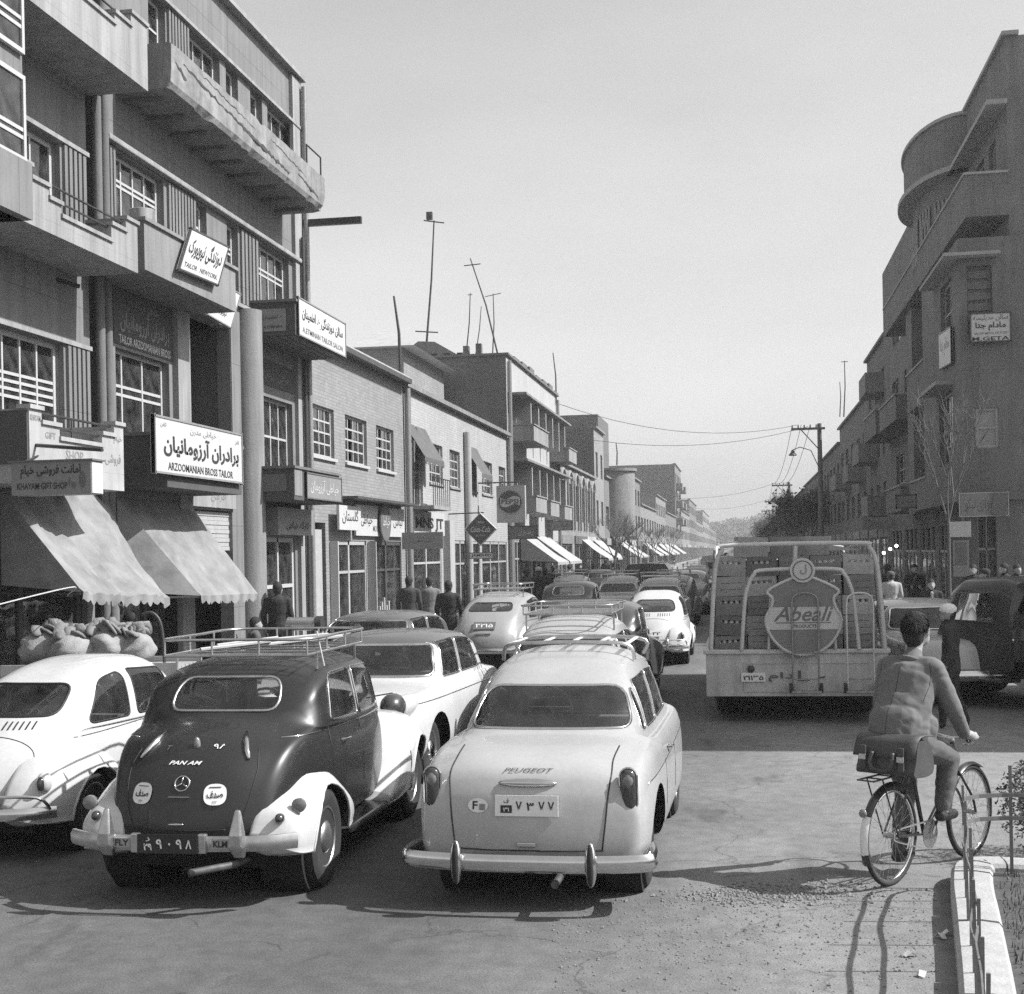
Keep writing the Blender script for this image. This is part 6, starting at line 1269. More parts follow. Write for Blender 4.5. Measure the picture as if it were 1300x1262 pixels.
# fastback with pale sloping tail
S_fast = dict(S_merc); S_fast.update(R=[(-.95, .5), (-.92, .66), (-.8, .86), (-.55, 1.06), (-.25, 1.23), (.1, 1.38), (.5, 1.49), (1.0, 1.56), (1.5, 1.55), (1.85, 1.45), (2.05, 1.25), (2.15, 1.1), (2.6, 1.02), (3.1, .9), (3.2, .5)], W=[(-.95, .45), (-.9, .58), (-.6, .68), (0, .74), (1, .77), (1.8, .74), (2.6, .6), (3.2, .4)], B=[(-.95, .46), (-.7, .78), (-.3, .93), (.2, .99), (1.9, .98), (2.6, .9), (3.2, .46)], Z=[(-.95, .4), (0, .3), (3.2, .4)], ys=[(-.95, -.85, 5), (-.85, 0, 12), (0, 1.5, 12), (1.5, 2.2, 10), (2.2, 3.2, 8)], cw=.93, rw=.74)
C7 = Car(S_fast, 'fastback_car', 'pale fastback car with small back window and loaded roof rack', (-4.95, 27.2, 0), R(-3), group='cars queueing up the street'); c = C7
c.win(rrect([(-.45, 1.2), (.45, 1.2), (.4, 1.36), (-.4, 1.36)], .07), 'y', lambda f: f.normal.y < -.05 and f.calc_center_median().y < .8 and f.calc_center_median().z > 1.1, 'rear_window', dark_trim, .012)
for sd in (-1, 1):
    ok = lambda f: f.calc_center_median().x * sd > .35 and f.calc_center_median().z > .98 and abs(f.normal.x) > .2
    for p in ([(.3, 1.05), (1.0, 1.04), (1.0, 1.42), (.5, 1.36)], [(1.06, 1.04), (1.8, 1.04), (1.65, 1.4), (1.06, 1.43)]): c.win(rrect(p, .06), 'x', ok, 'side_window', dark_trim, .01)
c.win(rrect([(-.52, 1.08), (.52, 1.08), (.46, 1.45), (-.46, 1.45)], .08), 'y', lambda f: f.normal.y > .1 and f.calc_center_median().y > 1.6 and f.calc_center_median().z > 1.0, 'windscreen', chrome, .01)
p_, n_ = c.rear(0, .93); c.plate(p_, n_, .44, .2, mat('plate_grey', .12, .5), [('۴۲۱۵', 0, 0, .8, .5, plate_m, .02)]); q = c.rear(0, .78)[0]; MB().tube([q - Vector((.15, 0, 0)), q + Vector((.15, 0, 0))], .02, 6).obj('boot_handle', chrome, c.root)
c.body(p_light); c.inside(.34, [(.55, 1.0), (1.2, 1.02)], .55); fender(c, p_white, .5, [(-.75, .34, .5, .72), (-.5, .32, .8, .82), (-.1, .32, .93, .85), (.3, .33, .82, .84), (.55, .34, .5, .8)], 'rear_wing', (0, .32, .38)); fender(c, p_light, .4, [(1.7, .3, .5, .8), (2.2, .33, .9, .84), (2.8, .4, .86, .8), (3.15, .5, .6, .68)], 'front_wing', (2.6, .33, .38))
for x, y in ((-.7, 0), (.7, 0), (-.68, 2.6), (.68, 2.6)): c.wheel(x, y, .33, .15)
spline_tube([(-.8, -.8, .46), (-.5, -1.0, .46), (0, -1.05, .46), (.5, -1.0, .46), (.8, -.8, .46)], .055, chrome, 'bumper', c.root, 8, 4, flat=(.45, 1)); MB().box(-.5, .5, -.7, 2.9, .22, .34).obj('underbody', under_m, c.root); rack(c, .5, .45, 1.7, 1.62, 4, .1, dull, slats=7)
again(C4, 'grey roofed car hidden behind the white two-tone car', (-5.55, 19.3, 0), R(-6), ((p_white, p_grey),))
again(C5, 'grey saloon ahead of the white round car', (-2.25, 37.9, 0), R(0), ((p_cream, p_light),)); again(C6, 'dark old saloon with mirror far ahead in the middle lane', (-4.4, 35.0, 0), R(0))
rack(C6, .5, .5, 1.6, 1.66, 4, .1, dull, slats=4) if False else None
again(C7, 'darker fastback car second beyond the lorry cab', (-2.1, 43.2, 0), R(0), ((p_light, p_grey), (p_white, p_grey))); again(C5, 'pale distant saloon in the middle lane', (-3.75, 42, 0), R(0), ((p_cream, p_light),))
again(C6, 'third saloon beyond the lorry cab, mid grey', (-1.9, 50.5, 0), R(0), ((p_char, p_light),)); again(C4, 'far two-tone car in the middle lane', (-4.2, 56, 0), R(0), ()); again(C5, 'far saloon beyond the dark van', (-2.0, 60, 0), R(0), ((p_cream, p_grey),)); again(VW, 'tiny far white round car', (-4.3, 66, 0), R(0)); again(C5, 'very far pale saloon before the white van', (-2.2, 70, 0), R(0), ((p_cream, p_light),)); again(C7, 'very far fastback in the middle lane', (-4.2, 78, 0), R(0)); again(C5, 'last distinct saloon far up the street', (-2.2, 90, 0), R(0), ((p_cream, p_white),))
again(C7, 'distant fastback parked at the sunny kerb', (-5.9, 47, 0), R(0), ((p_light, p_cream),)); again(C6, 'distant dark saloon parked at the sunny kerb', (-5.9, 57, 0), R(0), ())
again(C5, 'pale saloon parked at the far shaded kerb', (3.6, 60, 0), R(0), ((p_cream, p_light),)); again(C6, 'dark saloon parked at the far shaded kerb', (3.6, 70, 0), R(0))
# light saloon standing by the shaded corner
again(C4, 'pale saloon standing in the shade behind the cyclist', (2.95, 21.6, 0), R(8), ((p_grey, p_white),), group='cars by the shaded corner')
# small vans far ahead
def van(label, loc, m, w, l, h, nose=1.0):
    t = thing('van', label, 'van', loc, 0); mb = MB(); w2 = w / 2
    mb.loft([[(-w2, 0, .45), (w2, 0, .45), (w2, 0, h - .25), (w2 * .8, 0, h - .03), (0, 0, h), (-w2 * .8, 0, h - .03), (-w2, 0, h - .25)], [(-w2, l, .45), (w2, l, .45), (w2, l, h - .25), (w2 * .8, l, h - .03), (0, l, h), (-w2 * .8, l, h - .03), (-w2, l, h - .25)]]); mb.obj('body', m, t, smooth=30)
    MB().box(-w2 * .9, w2 * .9, l, l + nose, .45, h * .55).obj('bonnet', m, t, bevel=.08)
    for x in (-.35, .35): MB().box(x - .2, x + .2, -.01, .0, h - .75, h - .4).obj('rear_window', lens_d, t); MB().box(x * 1.9 - .05, x * 1.9 + .05, -.03, 0, .8, .95).obj('tail_light', lens_d, t)
    MB().box(-.01, .01, -.008, .001, .5, h - .2).obj('door_gap', dark_trim, t); MB().box(-w2, w2, -.08, -.02, .45, .58).obj('bumper', dull, t, bevel=.02)
    for x in (-w2 + .1, w2 - .1):
        for y in (.7, l + .2): MB().lathe([(-.08, .2), (-.08, .3), (-.05, .33), (.05, .33), (.08, .3), (.08, .2)], (x, y, .33), 'x', 20).obj('wheel', rubber, t)
    return t
van('dark box van in the middle of the traffic', (-3.2, 47.5, 0), p_char, 1.55, 2.3, 1.92); van('far white van at the head of the queue', (-1.3, 76, 0), p_white, 1.75, 3, 2.05)
# ------------------------------------------------------------------ drinks lorry loaded with crates
lor_m = mat('lorry_paint', .42, .55, var=.2, scale=3, streak=.3, var2=.1, scale2=25); lor_w = mat('lorry_rail_paint', .5, .45, var=.1, scale=6); crate_m = mat('crate_wood', .3, .85, var=.3, scale=4, var2=.15, scale2=40); crate_m2 = mat('crate_wood_grey', .2, .85, var=.3, scale=4, var2=.15, scale2=40); bottle_m = mat('bottle_caps', .6, .4, var=.2, scale=40)
TX, TY = .71, 18.77
T = thing('drinks_lorry', 'drinks lorry with hooped rails and stacked crates, seen from behind', 'lorry', (TX, TY, 0))
hw = 1.2
mb = MB(); mb.loft([[(-hw, 0, .36), (hw, 0, .36), (hw, 0, .93), (-hw, 0, .93)], [(-hw, .02, .36), (hw, .02, .36), (hw, .02, .93), (-hw, .02, .93)]]); mb.box(-hw, -hw + .03, .02, 5.2, .36, .93); mb.box(hw - .03, hw, .02, 5.2, .36, .93); mb.box(-hw + .03, hw - .03, .02, 5.2, .86, .9); mb.obj('bed', lor_m, T)
mb = MB(); mb.box(-hw - .03, hw + .03, -.03, .06, .93, .99); mb.box(-hw - .03, -hw + .06, .06, 5.2, .93, .99); mb.box(hw - .06, hw + .03, .06, 5.2, .93, .99); mb.obj('bed_rim', lor_w, T, bevel=.012)
mb = MB(); mb.box(-.7, .95, -.012, .001, .42, .45); mb.box(-.7, .95, -.012, .001, .80, .82); mb.box(-.7, -.68, -.012, .001, .45, .80); mb.obj('tail_panel_trim', lor_m, T)
MB().box(-hw + .1, hw - .1, .3, 5.0, .3, .37).obj('chassis', under_m, T)
for x in (-.88, .88): o = MB().lathe([(-.2, .25), (-.2, .42), (-.15, .46), (-.02, .46), (0, .42), (.02, .46), (.15, .46), (.2, .42), (.2, .25)], (x, 1.35, .46), 'x', 28).obj('wheel', rubber, T, smooth=40); MB().lathe([(-.1, .05), (-.1, .26)], (x, 1.35, .46), 'x', 20).obj('rim', under_m, o)
for x in (-.85, .85): MB().lathe([(-.12, .25), (-.12, .42), (-.08, .46), (.08, .46), (.12, .42), (.12, .25)], (x, 6.0, .46), 'x', 24).obj('wheel', rubber, T, smooth=40)
MB().box(-1.0, 1.0, 5.3, 7.4, .5, 2.15).obj('cab', lor_m, T, bevel=.15)
def hoop(x0, x1, z, y, r=.028, lean=.1, name='rail_hoop', zb=.99, m=None):
    k = .22; pts = catmull([(x0, y, zb), (x0 + lean * .55, y, lerp(zb, z, .6)), (x0 + lean, y, z - k), (x0 + lean + k * .35, y, z - k * .3), (x0 + lean + k, y, z), (x1 - lean - k, y, z), (x1 - lean - k * .35, y, z - k * .3), (x1 - lean, y, z - k), (x1 - lean * .55, y, lerp(zb, z, .6)), (x1, y, zb)], 5); return MB().tube(pts, r, 8).obj(name, m or lor_w, T, smooth=60)
hoop(-1.13, 1.16, 2.4, .0, .032); hoop(-1.13, 1.16, 2.36, 5.1, .03); hoop(-.72, .82, 2.06, -.04, .028)
for x in (-.36, .52): MB().tube([(x, -.03, .99), (x + (.04 if x < 0 else -.04), -.03, 1.75)], .02, 6).obj('upright', lor_w, T)
for sd in (-1, 1):
    MB().tube(catmull([(sd * 1.03, .02, 2.2), (sd * 1.05, 1, 2.36), (sd * 1.05, 4, 2.36), (sd * 1.03, 5.1, 2.2)], 4), .025, 6).obj('side_rail', lor_w, T)
    for i in range(7): MB().tube([(sd * 1.15, .3 + i * .75, .99), (sd * 1.06, .3 + i * .75, 2.34)], .02, 6).obj('side_upright', iron_l, T)
MB().tube([(.0, -.03, 2.05), (.02, -.02, 2.38)], .03, 6).obj('upright', lor_w, T)
# shield sign on the back
sx, sz, y_ = .1, 1.42, -.1
out = catmull([(0, 0, .56), (-.2, 0, .5), (-.46, 0, .36), (-.40, 0, .26), (-.42, 0, .14), (-.49, 0, 0), (-.47, 0, -.16), (-.36, 0, -.34), (-.2, 0, -.46), (0, 0, -.5), (.2, 0, -.46), (.36, 0, -.34), (.47, 0, -.16), (.49, 0, 0), (.42, 0, .14), (.40, 0, .26), (.46, 0, .36), (.2, 0, .5)], 4, True)
sh = thing('shield_sign', 'shield shaped metal sign with script lettering on the lorry back', 'sign', (TX + sx, TY + y_, sz))
MB().prism_y([(q.x, q.z) for q in out], .0, .02).obj('panel', mat('shield_grey', .17, .5, var=.1), sh); MB().tube([q for q in out], .022, 6, True).obj('rim', sign_w, sh, smooth=True)
MB().prism_y([(q.x * .97, q.z) for q in out if -.17 < q.z < .17], -.006, -.001).obj('band', sign_w, sh)
lettering(sh, 'Abeali', (0, -.006, .05), (1, 0, 0), YUP, w=.78, h=.2, m=sign_m, bold=.012, shear=.35); mb = MB(); mb.box(-.36, .36, -.009, -.007, -.075, -.062); mb.obj('underline', sign_m, sh); lettering(sh, 'PRODUCTS', (.02, -.006, -.115), (1, 0, 0), YUP, w=.3, h=.05, m=sign_m, bold=.03)
mb = MB(); mb.lathe([(-.03, .165), (.02, .165)], (0, 0, .63), 'y', 28); mb.obj('medallion', sign_w, sh, smooth=40); MB().tube([(.125 * math.cos(k * PI / 14), -.032, .63 + .125 * math.sin(k * PI / 14)) for k in range(28)], .008, 5, True).obj('medallion_ring', sign_m, sh); lettering(sh, 'ل', (0.01, -.031, .64), (1, 0, 0), YUP, w=.09, h=.13, m=sign_g, bold=.03)
# plate, raised letters
pl = MB().box(-.73, -.41, -.03, -.013, .56, .68).obj('number_plate', plate_m, T); lettering(pl, '۲۱۱۳۵', (-.57, -.03, .62), (1, 0, 0), YUP, w=.27, h=.08, m=ink, bold=.03)
lettering(T, 'دام', (-.2, -.012, .62), (1, 0, 0), YUP, w=.34, h=.13, m=sign_d, bold=.01); lettering(T, 'L - ', (.2, -.012, .64), (1, 0, 0), YUP, w=.35, h=.14, m=sign_d, bold=.0); MB().ball((-.6, -.03, .73), (.05, .03, .05)).obj('plate_lamp', iron, T, smooth=True)
# two hand trucks hung on the tail
for i, (x, zt) in enumerate(((.12, 1.75), (.83, 1.74))):
    h = thing('hand_truck', ['tubular hand truck hung before the shield sign', 'tubular hand truck hung at the right of the lorry tail'][i], 'hand truck', (TX + x, TY - .14, .4), group='hand trucks on the lorry'); w = .17
    MB().tube(catmull([(-w, 0, .05), (-w, -.01, .6), (-w, -.02, zt - .55), (-w * .7, -.02, zt - .43), (0, -.02, zt - .4), (w * .7, -.02, zt - .43), (w, -.02, zt - .55), (w, -.01, .6), (w, 0, .05)], 4), .014, 6).obj('tube_frame', iron_l if i == 0 else lor_w, h, smooth=True)
    MB().box(-w - .03, w + .03, -.12, .02, .02, .05).obj('toe_plate', iron_l, h, bevel=.008)
    for z in (.55, .2): MB().tube([(-w, -.005, z), (w, -.005, z)], .01, 5).obj('crossbar', iron_l, h)
    for x_ in (-w - .03, w + .03): MB().lathe([(-.02, .03), (-.02, .07), (.02, .07), (.02, .03)], (x_, .02, .08), 'x', 16).obj('wheel', rubber, h)
# crates
def crate(m, slot=True):
    t = bpy.data.objects.new('bottle_crate', None); COL.objects.link(t); tag(t, '-', 'crate', 'bottle crates on the lorry')
    w, d, h = .405, .5, .262; th = .012
    for (x0, x1, y0, y1) in ((-w / 2, w / 2, 0, th), (-w / 2, w / 2, d - th, d), (-w / 2, -w / 2 + th, th, d - th), (w / 2 - th, w / 2, th, d - th)):
        
        for za, zb_ in (((0, .165), (.205, h)) if slot else ((0, .082), (.09, .172), (.18, h))): MB().box(x0, x1, y0, y1, za, zb_).obj('plank', m, t)
    for x in (-w / 2 + .03, w / 2 - .03): MB().box(x - .03, x + .03, -.003, -.0002, 0, h).obj('cleat', m, t)
    MB().box(-w / 2 + th, w / 2 - th, th, d - th, .01, .03).obj('bottom', m, t)
    mb = MB()
    for i in range(5):
        for j in range(6): mb.tube([(-w / 2 + .05 + i * .076, .05 + j * .08, .03), (-w / 2 + .05 + i * .076, .05 + j * .08, .17), (-w / 2 + .05 + i * .076, .05 + j * .08, .235)], [.03, .03, .018], 6)
    b = mb.obj('bottles', bottle_m, t); b['kind'] = 'stuff'
    return t
cp = [crate(crate_m), crate(crate_m2), crate(mat('crate_wood_pale', .42, .85, var=.25, scale=4, var2=.15, scale2=40)), crate(mat('crate_wood_stained', .14, .85, var=.35, scale=4, var2=.15, scale2=40)), crate(crate_m, False), crate(crate_m2, False)]; used = [0] * 6; rg = random.Random(4)
def put(k, loc, rz, label):
    o = cp[k] if not used[k] else copy_tree(cp[k]); used[k] = 1; o.location = loc; o.rotation_euler = (rg.uniform(-.03, .03), rg.uniform(-.05, .05), rz); o['label'] = label
ordn = ['bottom', 'second', 'third', 'fourth', 'top']; cn = ['first', 'second', 'third', 'fourth', 'fifth']; z0 = .905
for r in range(5):
    for cidx in range(5): 
        put(rg.randint(0, 5), (TX - .86 + cidx * .425 + rg.uniform(-.012, .012) + r * .004, TY + .16 + rg.uniform(0, .05) + r * .02, z0 + r * .268), rg.uniform(-.07, .07), f'wooden bottle crate at the lorry back, {ordn[r]} layer, {cn[cidx]} from the left')
for r in range(5):
    for j in range(1, 5): put(rg.randint(0, 5), (TX - .87 + rg.uniform(-.01, .01), TY + .16 + j * .54 + rg.uniform(0, .03), z0 + r * .268), rg.uniform(-.02, .02), f'wooden bottle crate in the lorry side stack, {ordn[r]} layer, {cn[j - 1]} behind the back row')
for j, x in enumerate((-.55, -.1, .3)): put(j % 2, (TX + x, TY + .25 + .2 * j, z0 + 5 * .268 - .0), rg.uniform(-.2, .2), ['loose crate lying on top of the load, left one', 'loose crate lying on top of the load, middle one', 'loose crate lying on top of the load, right one'][j])
tp = MB(); tp.add([(-1.0, .4, 2.28), (1.0, .35, 2.28), (1.05, 4.8, 2.32), (-1.0, 4.8, 2.32), (.1, .9, 2.46), (.1, 4.3, 2.46)], [(0, 1, 4), (1, 2, 5, 4), (2, 3, 5), (3, 0, 4, 5)]); o = tp.obj('tarpaulin', canvas_d); o.location = (TX, TY + 1.0, 0.02); tag(o, 'grey tarpaulin over the front part of the crate load', 'tarpaulin')

# ------------------------------------------------------------------ old pick-up lorry at the right edge, turned half away
PK = thing('pickup_truck', 'dark old pick-up with wooden side boards cut by the right edge', 'pickup truck', (4.85, 19.9, 0), R(33)); pm = paint('pickup', .05, .4, .3, .2)
def cabring(y, w, z0, z1, wt): return [Vector(q) for q in catmull([(w, y, z0), (w * 1.02, y, lerp(z0, z1, .5)), (wt, y, z1 - .14), (wt * .75, y, z1 - .02), (0, y, z1), (-wt * .75, y, z1 - .02), (-wt, y, z1 - .14), (-w * 1.02, y, lerp(z0, z1, .5)), (-w, y, z0)], 4)]
mb = MB(); mb.loft([cabring(.82, .76, .6, 1.72, .58), cabring(.88, .79, .55, 1.82, .68), cabring(1.1, .8, .5, 1.88, .72), cabring(1.9, .8, .5, 1.86, .72), cabring(2.2, .8, .5, 1.72, .66), cabring(2.42, .78, .5, 1.2, .7)], False, False); mb.obj('cab', pm, PK, smooth=40)
mb = MB(); mb.quad((-.46, .795, 1.26), (.46, .795, 1.26), (.42, .80, 1.6), (-.42, .80, 1.6)); mb.obj('rear_window', mat('opaque_grey_pane', .2, .5), PK); MB().box(-.46, .46, .79, .81, 1.34, 1.355).obj('window_bar', pm, PK)  # rear pane is one opaque grey, not see-through
for sd in (-1, 1):
    mb = MB(); mb.add([(sd * .832, 1.15, 1.24), (sd * .832, 1.95, 1.24), (sd * .782, 1.85, 1.64), (sd * .782, 1.2, 1.66)], [(0, 1, 2, 3)]); mb.obj('side_window', car_glass, PK); MB().tube([(sd * .834, 1.15, 1.24), (sd * .834, 1.95, 1.24), (sd * .785, 1.85, 1.64), (sd * .785, 1.2, 1.66)], .012, 5, True).obj('window_trim', pm, PK)
    MB().box(min(sd * .55, sd * .95), max(sd * .55, sd * .95), .9, 2.4, .38, .43).obj('running_board', pm, PK, bevel=.02)
    for y in (-.6, 2.95): o = MB().lathe([(-.1, .22), (-.1, .36), (-.06, .4), (.06, .4), (.1, .36), (.1, .22)], (sd * .78, y, .4), 'x', 26).obj('wheel', rubber, PK, smooth=40); MB().lathe([(sd * .03, .03), (sd * .06, .2), (sd * .09, .23)], (sd * .78, y, .4), 'x', 20).obj('rim', dull, o)
    rings = [[(sd * (.5 + .48 * math.sin(a)) if 0 else sd * lerp(.55, .98, .5 + .5 * math.sin(a)), 2.95 + rr * math.cos(b), .42 + rr * math.sin(b)) for a in [PI * q / 8 - PI / 2 for q in range(9)] for rr in [.46 + .08 * math.cos(a)]] for b in [PI * q / 12 for q in range(13)]]
    mb = MB(); mb.loft(rings, False, False); mb.obj('front_wing', pm, PK, smooth=60)
    for k, (z0_, z1_) in enumerate(((.78, .96), (1.0, 1.17), (1.21, 1.36))): MB().box(sd * .86 - .015, sd * .86 + .015, -1.6, .7, z0_, z1_).obj('side_board', [wood_d, mat('worn_board', .12, .85, var=.3, scale=5)][k % 2], PK)
    for y in (-1.5, -.75, 0, .6): MB().box(sd * .895 - .02, sd * .895 + .02, y - .03, y + .03, .7, 1.4).obj('stake', wood_d, PK)
MB().box(-.85, .85, -1.6, .72, .7, .76).obj('load_floor', wood_d, PK); MB().box(-.85, .85, -1.63, -1.6, .7, 1.36).obj('tailboard', wood_d, PK); MB().box(-.85, .85, .69, .72, .76, 1.36).obj('headboard', wood_d, PK)
mb = MB(); mb.loft([cabring(2.42, .62, .6, 1.22, .52), cabring(3.0, .52, .6, 1.18, .44), cabring(3.5, .42, .6, 1.08, .34)], False, True); mb.obj('bonnet', pm, PK, smooth=40); MB().box(-.5, .5, -1.5, 3.4, .42, .56).obj('chassis', under_m, PK)
# ------------------------------------------------------------------ people
skin_m = mat('skin', .3, .6, var=.05, scale=20); hair_m = mat('hair', .01, .75, var=.4, scale=60, bump=.6, bscale=90); shoe_m = mat('shoe_leather', .02, .45)
def cloth(name, v): return mat('cloth_' + name, v, .9, var=.05, scale=4, bump=.12, bscale=120, var2=.1, scale2=220)
cl_grey = cloth('tweed_grey', .13); cl_dark = cloth('dark', .022); cl_mid = cloth('mid', .08); cl_light = cloth('light', .35); cl_trou = cloth('trouser', .1); cl_char = cloth('charcoal', .04)
def figure(name, label, loc, rz, prims, zones, voxel=.02, group=None, smooth=4, wrinkle=0):
    """prims: (zone, p0, p1, r0, r1, flat) bulges fused into one continuous body"""
    mb = MB()
    for z, a, b, r0, r1, fl in prims:
        a, b = Vector(a), Vector(b); d = b - a; n = 12
        if d.length < 1e-4: mb.ball(a, r0 if fl is None else (r0 * fl[0], r0 * fl[1], r0 * fl[2] if len(fl) > 2 else r0), 14, 10); continue
        t = d.normalized(); up = Vector((1, 0, 0)) if abs(t.z) > .5 else Vector((0, 0, 1)); sd = t.cross(up).normalized(); u2 = sd.cross(t).normalized(); fx, fz = (fl or (1, 1))[:2]
        rings = []
        for k in range(-3, 10):
            s = k / 6
            if s < 0: e = -k / 3; c = a - t * r0 * .9 * math.sin(e * PI / 2) * min(fx, fz); r = r0 * max(.06, math.cos(e * PI / 2))
            elif s > 1: e = (k - 6) / 3; c = b + t * r1 * .9 * math.sin(e * PI / 2) * min(fx, fz); r = r1 * max(.06, math.cos(e * PI / 2))
            else: c = a + d * s; r = lerp(r0, r1, s)
            rings.append([c + sd * math.cos(2 * PI * j / n) * r * fx + u2 * math.sin(2 * PI * j / n) * r * fz for j in range(n)])
        mb.loft(rings)
    me = mb.mesh('tmp', skin_m); o = bpy.data.objects.new('tmp', me)
    m = o.modifiers.new('r', 'REMESH'); m.mode = 'VOXEL'; m.voxel_size = voxel; s = o.modifiers.new('s', 'SMOOTH'); s.iterations = smooth; s.factor = .5
    me2 = evaluated_mesh(o); bpy.data.objects.remove(o); bpy.data.meshes.remove(me)
    me2.name = name; me2.materials.clear(); zn = list(zones); [me2.materials.append(zones[k]) for k in zn]
    n = len(me2.polygons); c = np.zeros(n * 3); me2.polygons.foreach_get('center', c); c = c.reshape(-1, 3); best = np.full(n, 1e9); idx = np.zeros(n, int)
    for z, a, b, r0, r1, fl in prims:
        a, b = np.array(a, float), np.array(b, float); d = b - a; L2 = max(d @ d, 1e-9); t = np.clip(((c - a) @ d) / L2, 0, 1); q = c - (a + t[:, None] * d); dist = np.sqrt((q ** 2).sum(1)) / (r0 + (r1 - r0) * t) if L2 > 1e-6 else np.sqrt((q ** 2).sum(1)) / r0
        if z in ('skin', 'hair', 'shirt', 'hat'): dist = dist * (.93 if z in ('hair', 'hat') else .97)
        w = dist < best; best[w] = dist[w]; idx[w] = zn.index(z)
    me2.polygons.foreach_set('material_index', idx.astype(np.int32)); me2.polygons.foreach_set('use_smooth', [True] * n)
    if wrinkle:
        k = len(me2.vertices); co = np.zeros(k * 3); no = np.zeros(k * 3); me2.vertices.foreach_get('co', co); me2.vertices.foreach_get('normal', no); co = co.reshape(-1, 3); no = no.reshape(-1, 3); am = np.zeros(k)
        for i in range(k):
            x, y, z = co[i]
            if z < 1.56 and not (z < 1.06 and y > .6): am[i] = wrinkle * (mnoise.noise(Vector((x * 9 + z * 4, y * 9, z * 4))) + 1.9 * abs(mnoise.noise(Vector((x * 7 - z * 9, y * 8, z * 9 + x * 5)))) + .8 * abs(mnoise.noise(Vector((x * 16 + z * 14, y * 15, z * 16)))))
        co += no * am[:, None]; me2.vertices.foreach_set('co', co.ravel()); me2.update()
    ob = link(name, me2); ob.location = loc; ob.rotation_euler = (0, 0, rz); tag(ob, label, 'person', group); return ob
def head(p, tilt=(0, .02), r=.1, hat=None, bald=False):
    """face looks along +y"""
    p = Vector(p); o = [('skin', p, p, r, r, (.78, .95, 1.15)), ('skin', p + Vector((0, .06, -.06)), p + Vector((0, .06, -.06)), r * .62, r * .62, (.9, .8, 1)), ('skin', p + Vector((0, .1, -.005)), p + Vector((0, .115, -.025)), .012, .016, None)]
    for s in (-1, 1): o.append(('skin', p + Vector((s * .082, -.005, -.01)), p + Vector((s * .082, -.005, -.01)), .024, .024, (.5, 1, 1.3)))
    if hat is None: o += [('hair', p + Vector((0, -.02, .035)), p + Vector((0, -.02, .035)), r * 1.02, r, (.84, .98, 1)), ('hair', p + Vector((0, -.05, -.02)), p + Vector((0, -.05, -.02)), r * .8, r, (.92, .8, 1))]
    else: o += [('hat', p + Vector((0, -.01, .06)), p + Vector((0, -.01, .06)), r * 1.05, r, (.95, 1.1, .75)), ('hat', p + Vector((0, .05, .06)), p + Vector((0, .12, .045)), .05, .03, (1, .25))] + [('hair', p + Vector((0, -.05, -.02)), p + Vector((0, -.05, -.02)), r * .78, r, (.92, .8, 1))]
    return o
def walker(label, loc, rz, coat, trou, h=1.72, stride=.2, hat=None, arms=.08, group=None, skirt=False, voxel=.018, name='person', hold=False, shirt=None):
    k = h / 1.75; P = [('coat', (0, 0, .98), (0, 0, 1.2), .17, .17, (.72, 1.0)), ('coat', (0, -.01, 1.2), (0, -.01, 1.4), .175, .19, (.68, 1.05)), ('coat', (-.15, 0, 1.42), (.15, 0, 1.42), .078, .078, None), ('coat', (0, -.01, 1.44), (0, -.005, 1.5), .085, .068, None), ('skin', (0, 0, 1.46), (0, .02, 1.56), .06, .058, None)]
    P += head((0, .03, 1.63), hat=hat, r=.108)
    for s, st in ((-1, stride), (1, -stride)):
        kn = (s * .1, st * .7 + .04, .52); an = (s * .1, st * 1.5 - .04, .1)
        P += [('trou', (s * .09, 0, .95), kn, .105, .078, None), ('trou', kn, an, .075, .052, None), ('shoe', (s * .1, an[1], .05), (s * .11, an[1] + .15, .04), .045, .038, None)]
        el = (s * .25, -st * arms * 3 - .03, 1.16)
        wr_ = (s * (.24 if not hold else .1), (-st * arms * 5 + .08) if not hold else .24, .92 if not hold else 1.2)
        P += [('coat', (s * .2, 0, 1.42), el, .066, .052, None), ('coat', el, wr_, .052, .04, None), ('skin', wr_, tuple(np.array(wr_) + np.array((0, .03, -.09))), .036, .026, None)]
    P.append(('coat', (0, 0, .82), (0, 0, 1.0), .185, .175, (.75, 1.0)))
    if skirt: P.append(('coat', (0, 0, .3), (0, 0, .95), .24, .18, (.75, 1.0)))
    if shirt: P.append(('shirt', (0, .11, 1.3), (0, .1, 1.44), .05, .05, (.5, 1)))
    Z = dict(coat=coat, trou=trou, skin=skin_m, hair=hair_m, shoe=shoe_m)
    if hat is not None: Z['hat'] = hat
    if shirt: Z['shirt'] = shirt
    P = [(z, tuple(np.array(a) * k), tuple(np.array(b) * k), r0 * k, r1 * k, f_) for z, a, b, r0, r1, f_ in P]
    return figure(name, label, loc, rz, P, Z, voxel, group, smooth=2)
SW = .13
def by_px(px, Y, z=SW): q = on_y(px, 740, Y); return (q.x, Y, z)
GL, GR = 'pedestrians on the sunny pavement', 'people before the shaded shops'
walker('man in a dark jacket walking away below the second awning', by_px(352, 24.3), R(5), cl_dark, cl_char, 1.76, .18, group=GL)
walker('person sitting low in the shade of the awning', by_px(322, 23.6, -.42), R(-60), cl_mid, cl_dark, 1.7, .05, group=GL)
walker('person half hidden under the first awning beside the sacks', by_px(165, 18.0, -.1), R(80), cl_dark, cl_dark, 1.72, .1, group=GL)
walker('man in black suit, first of three walking past the brick house', by_px(519, 30.0), R(0), cl_char, cl_dark, 1.74, .2, group=GL)
walker('man in grey jacket between two darker walkers', by_px(545, 31.0), R(12), cloth('pale_grey', .14), cl_char, 1.7, .16, group=GL)
walker('man in black suit walking nearest the road, right of the grey jacket', by_px(569, 28.5, .05), R(0), cl_dark, cl_dark, 1.74, .22, group=GL)
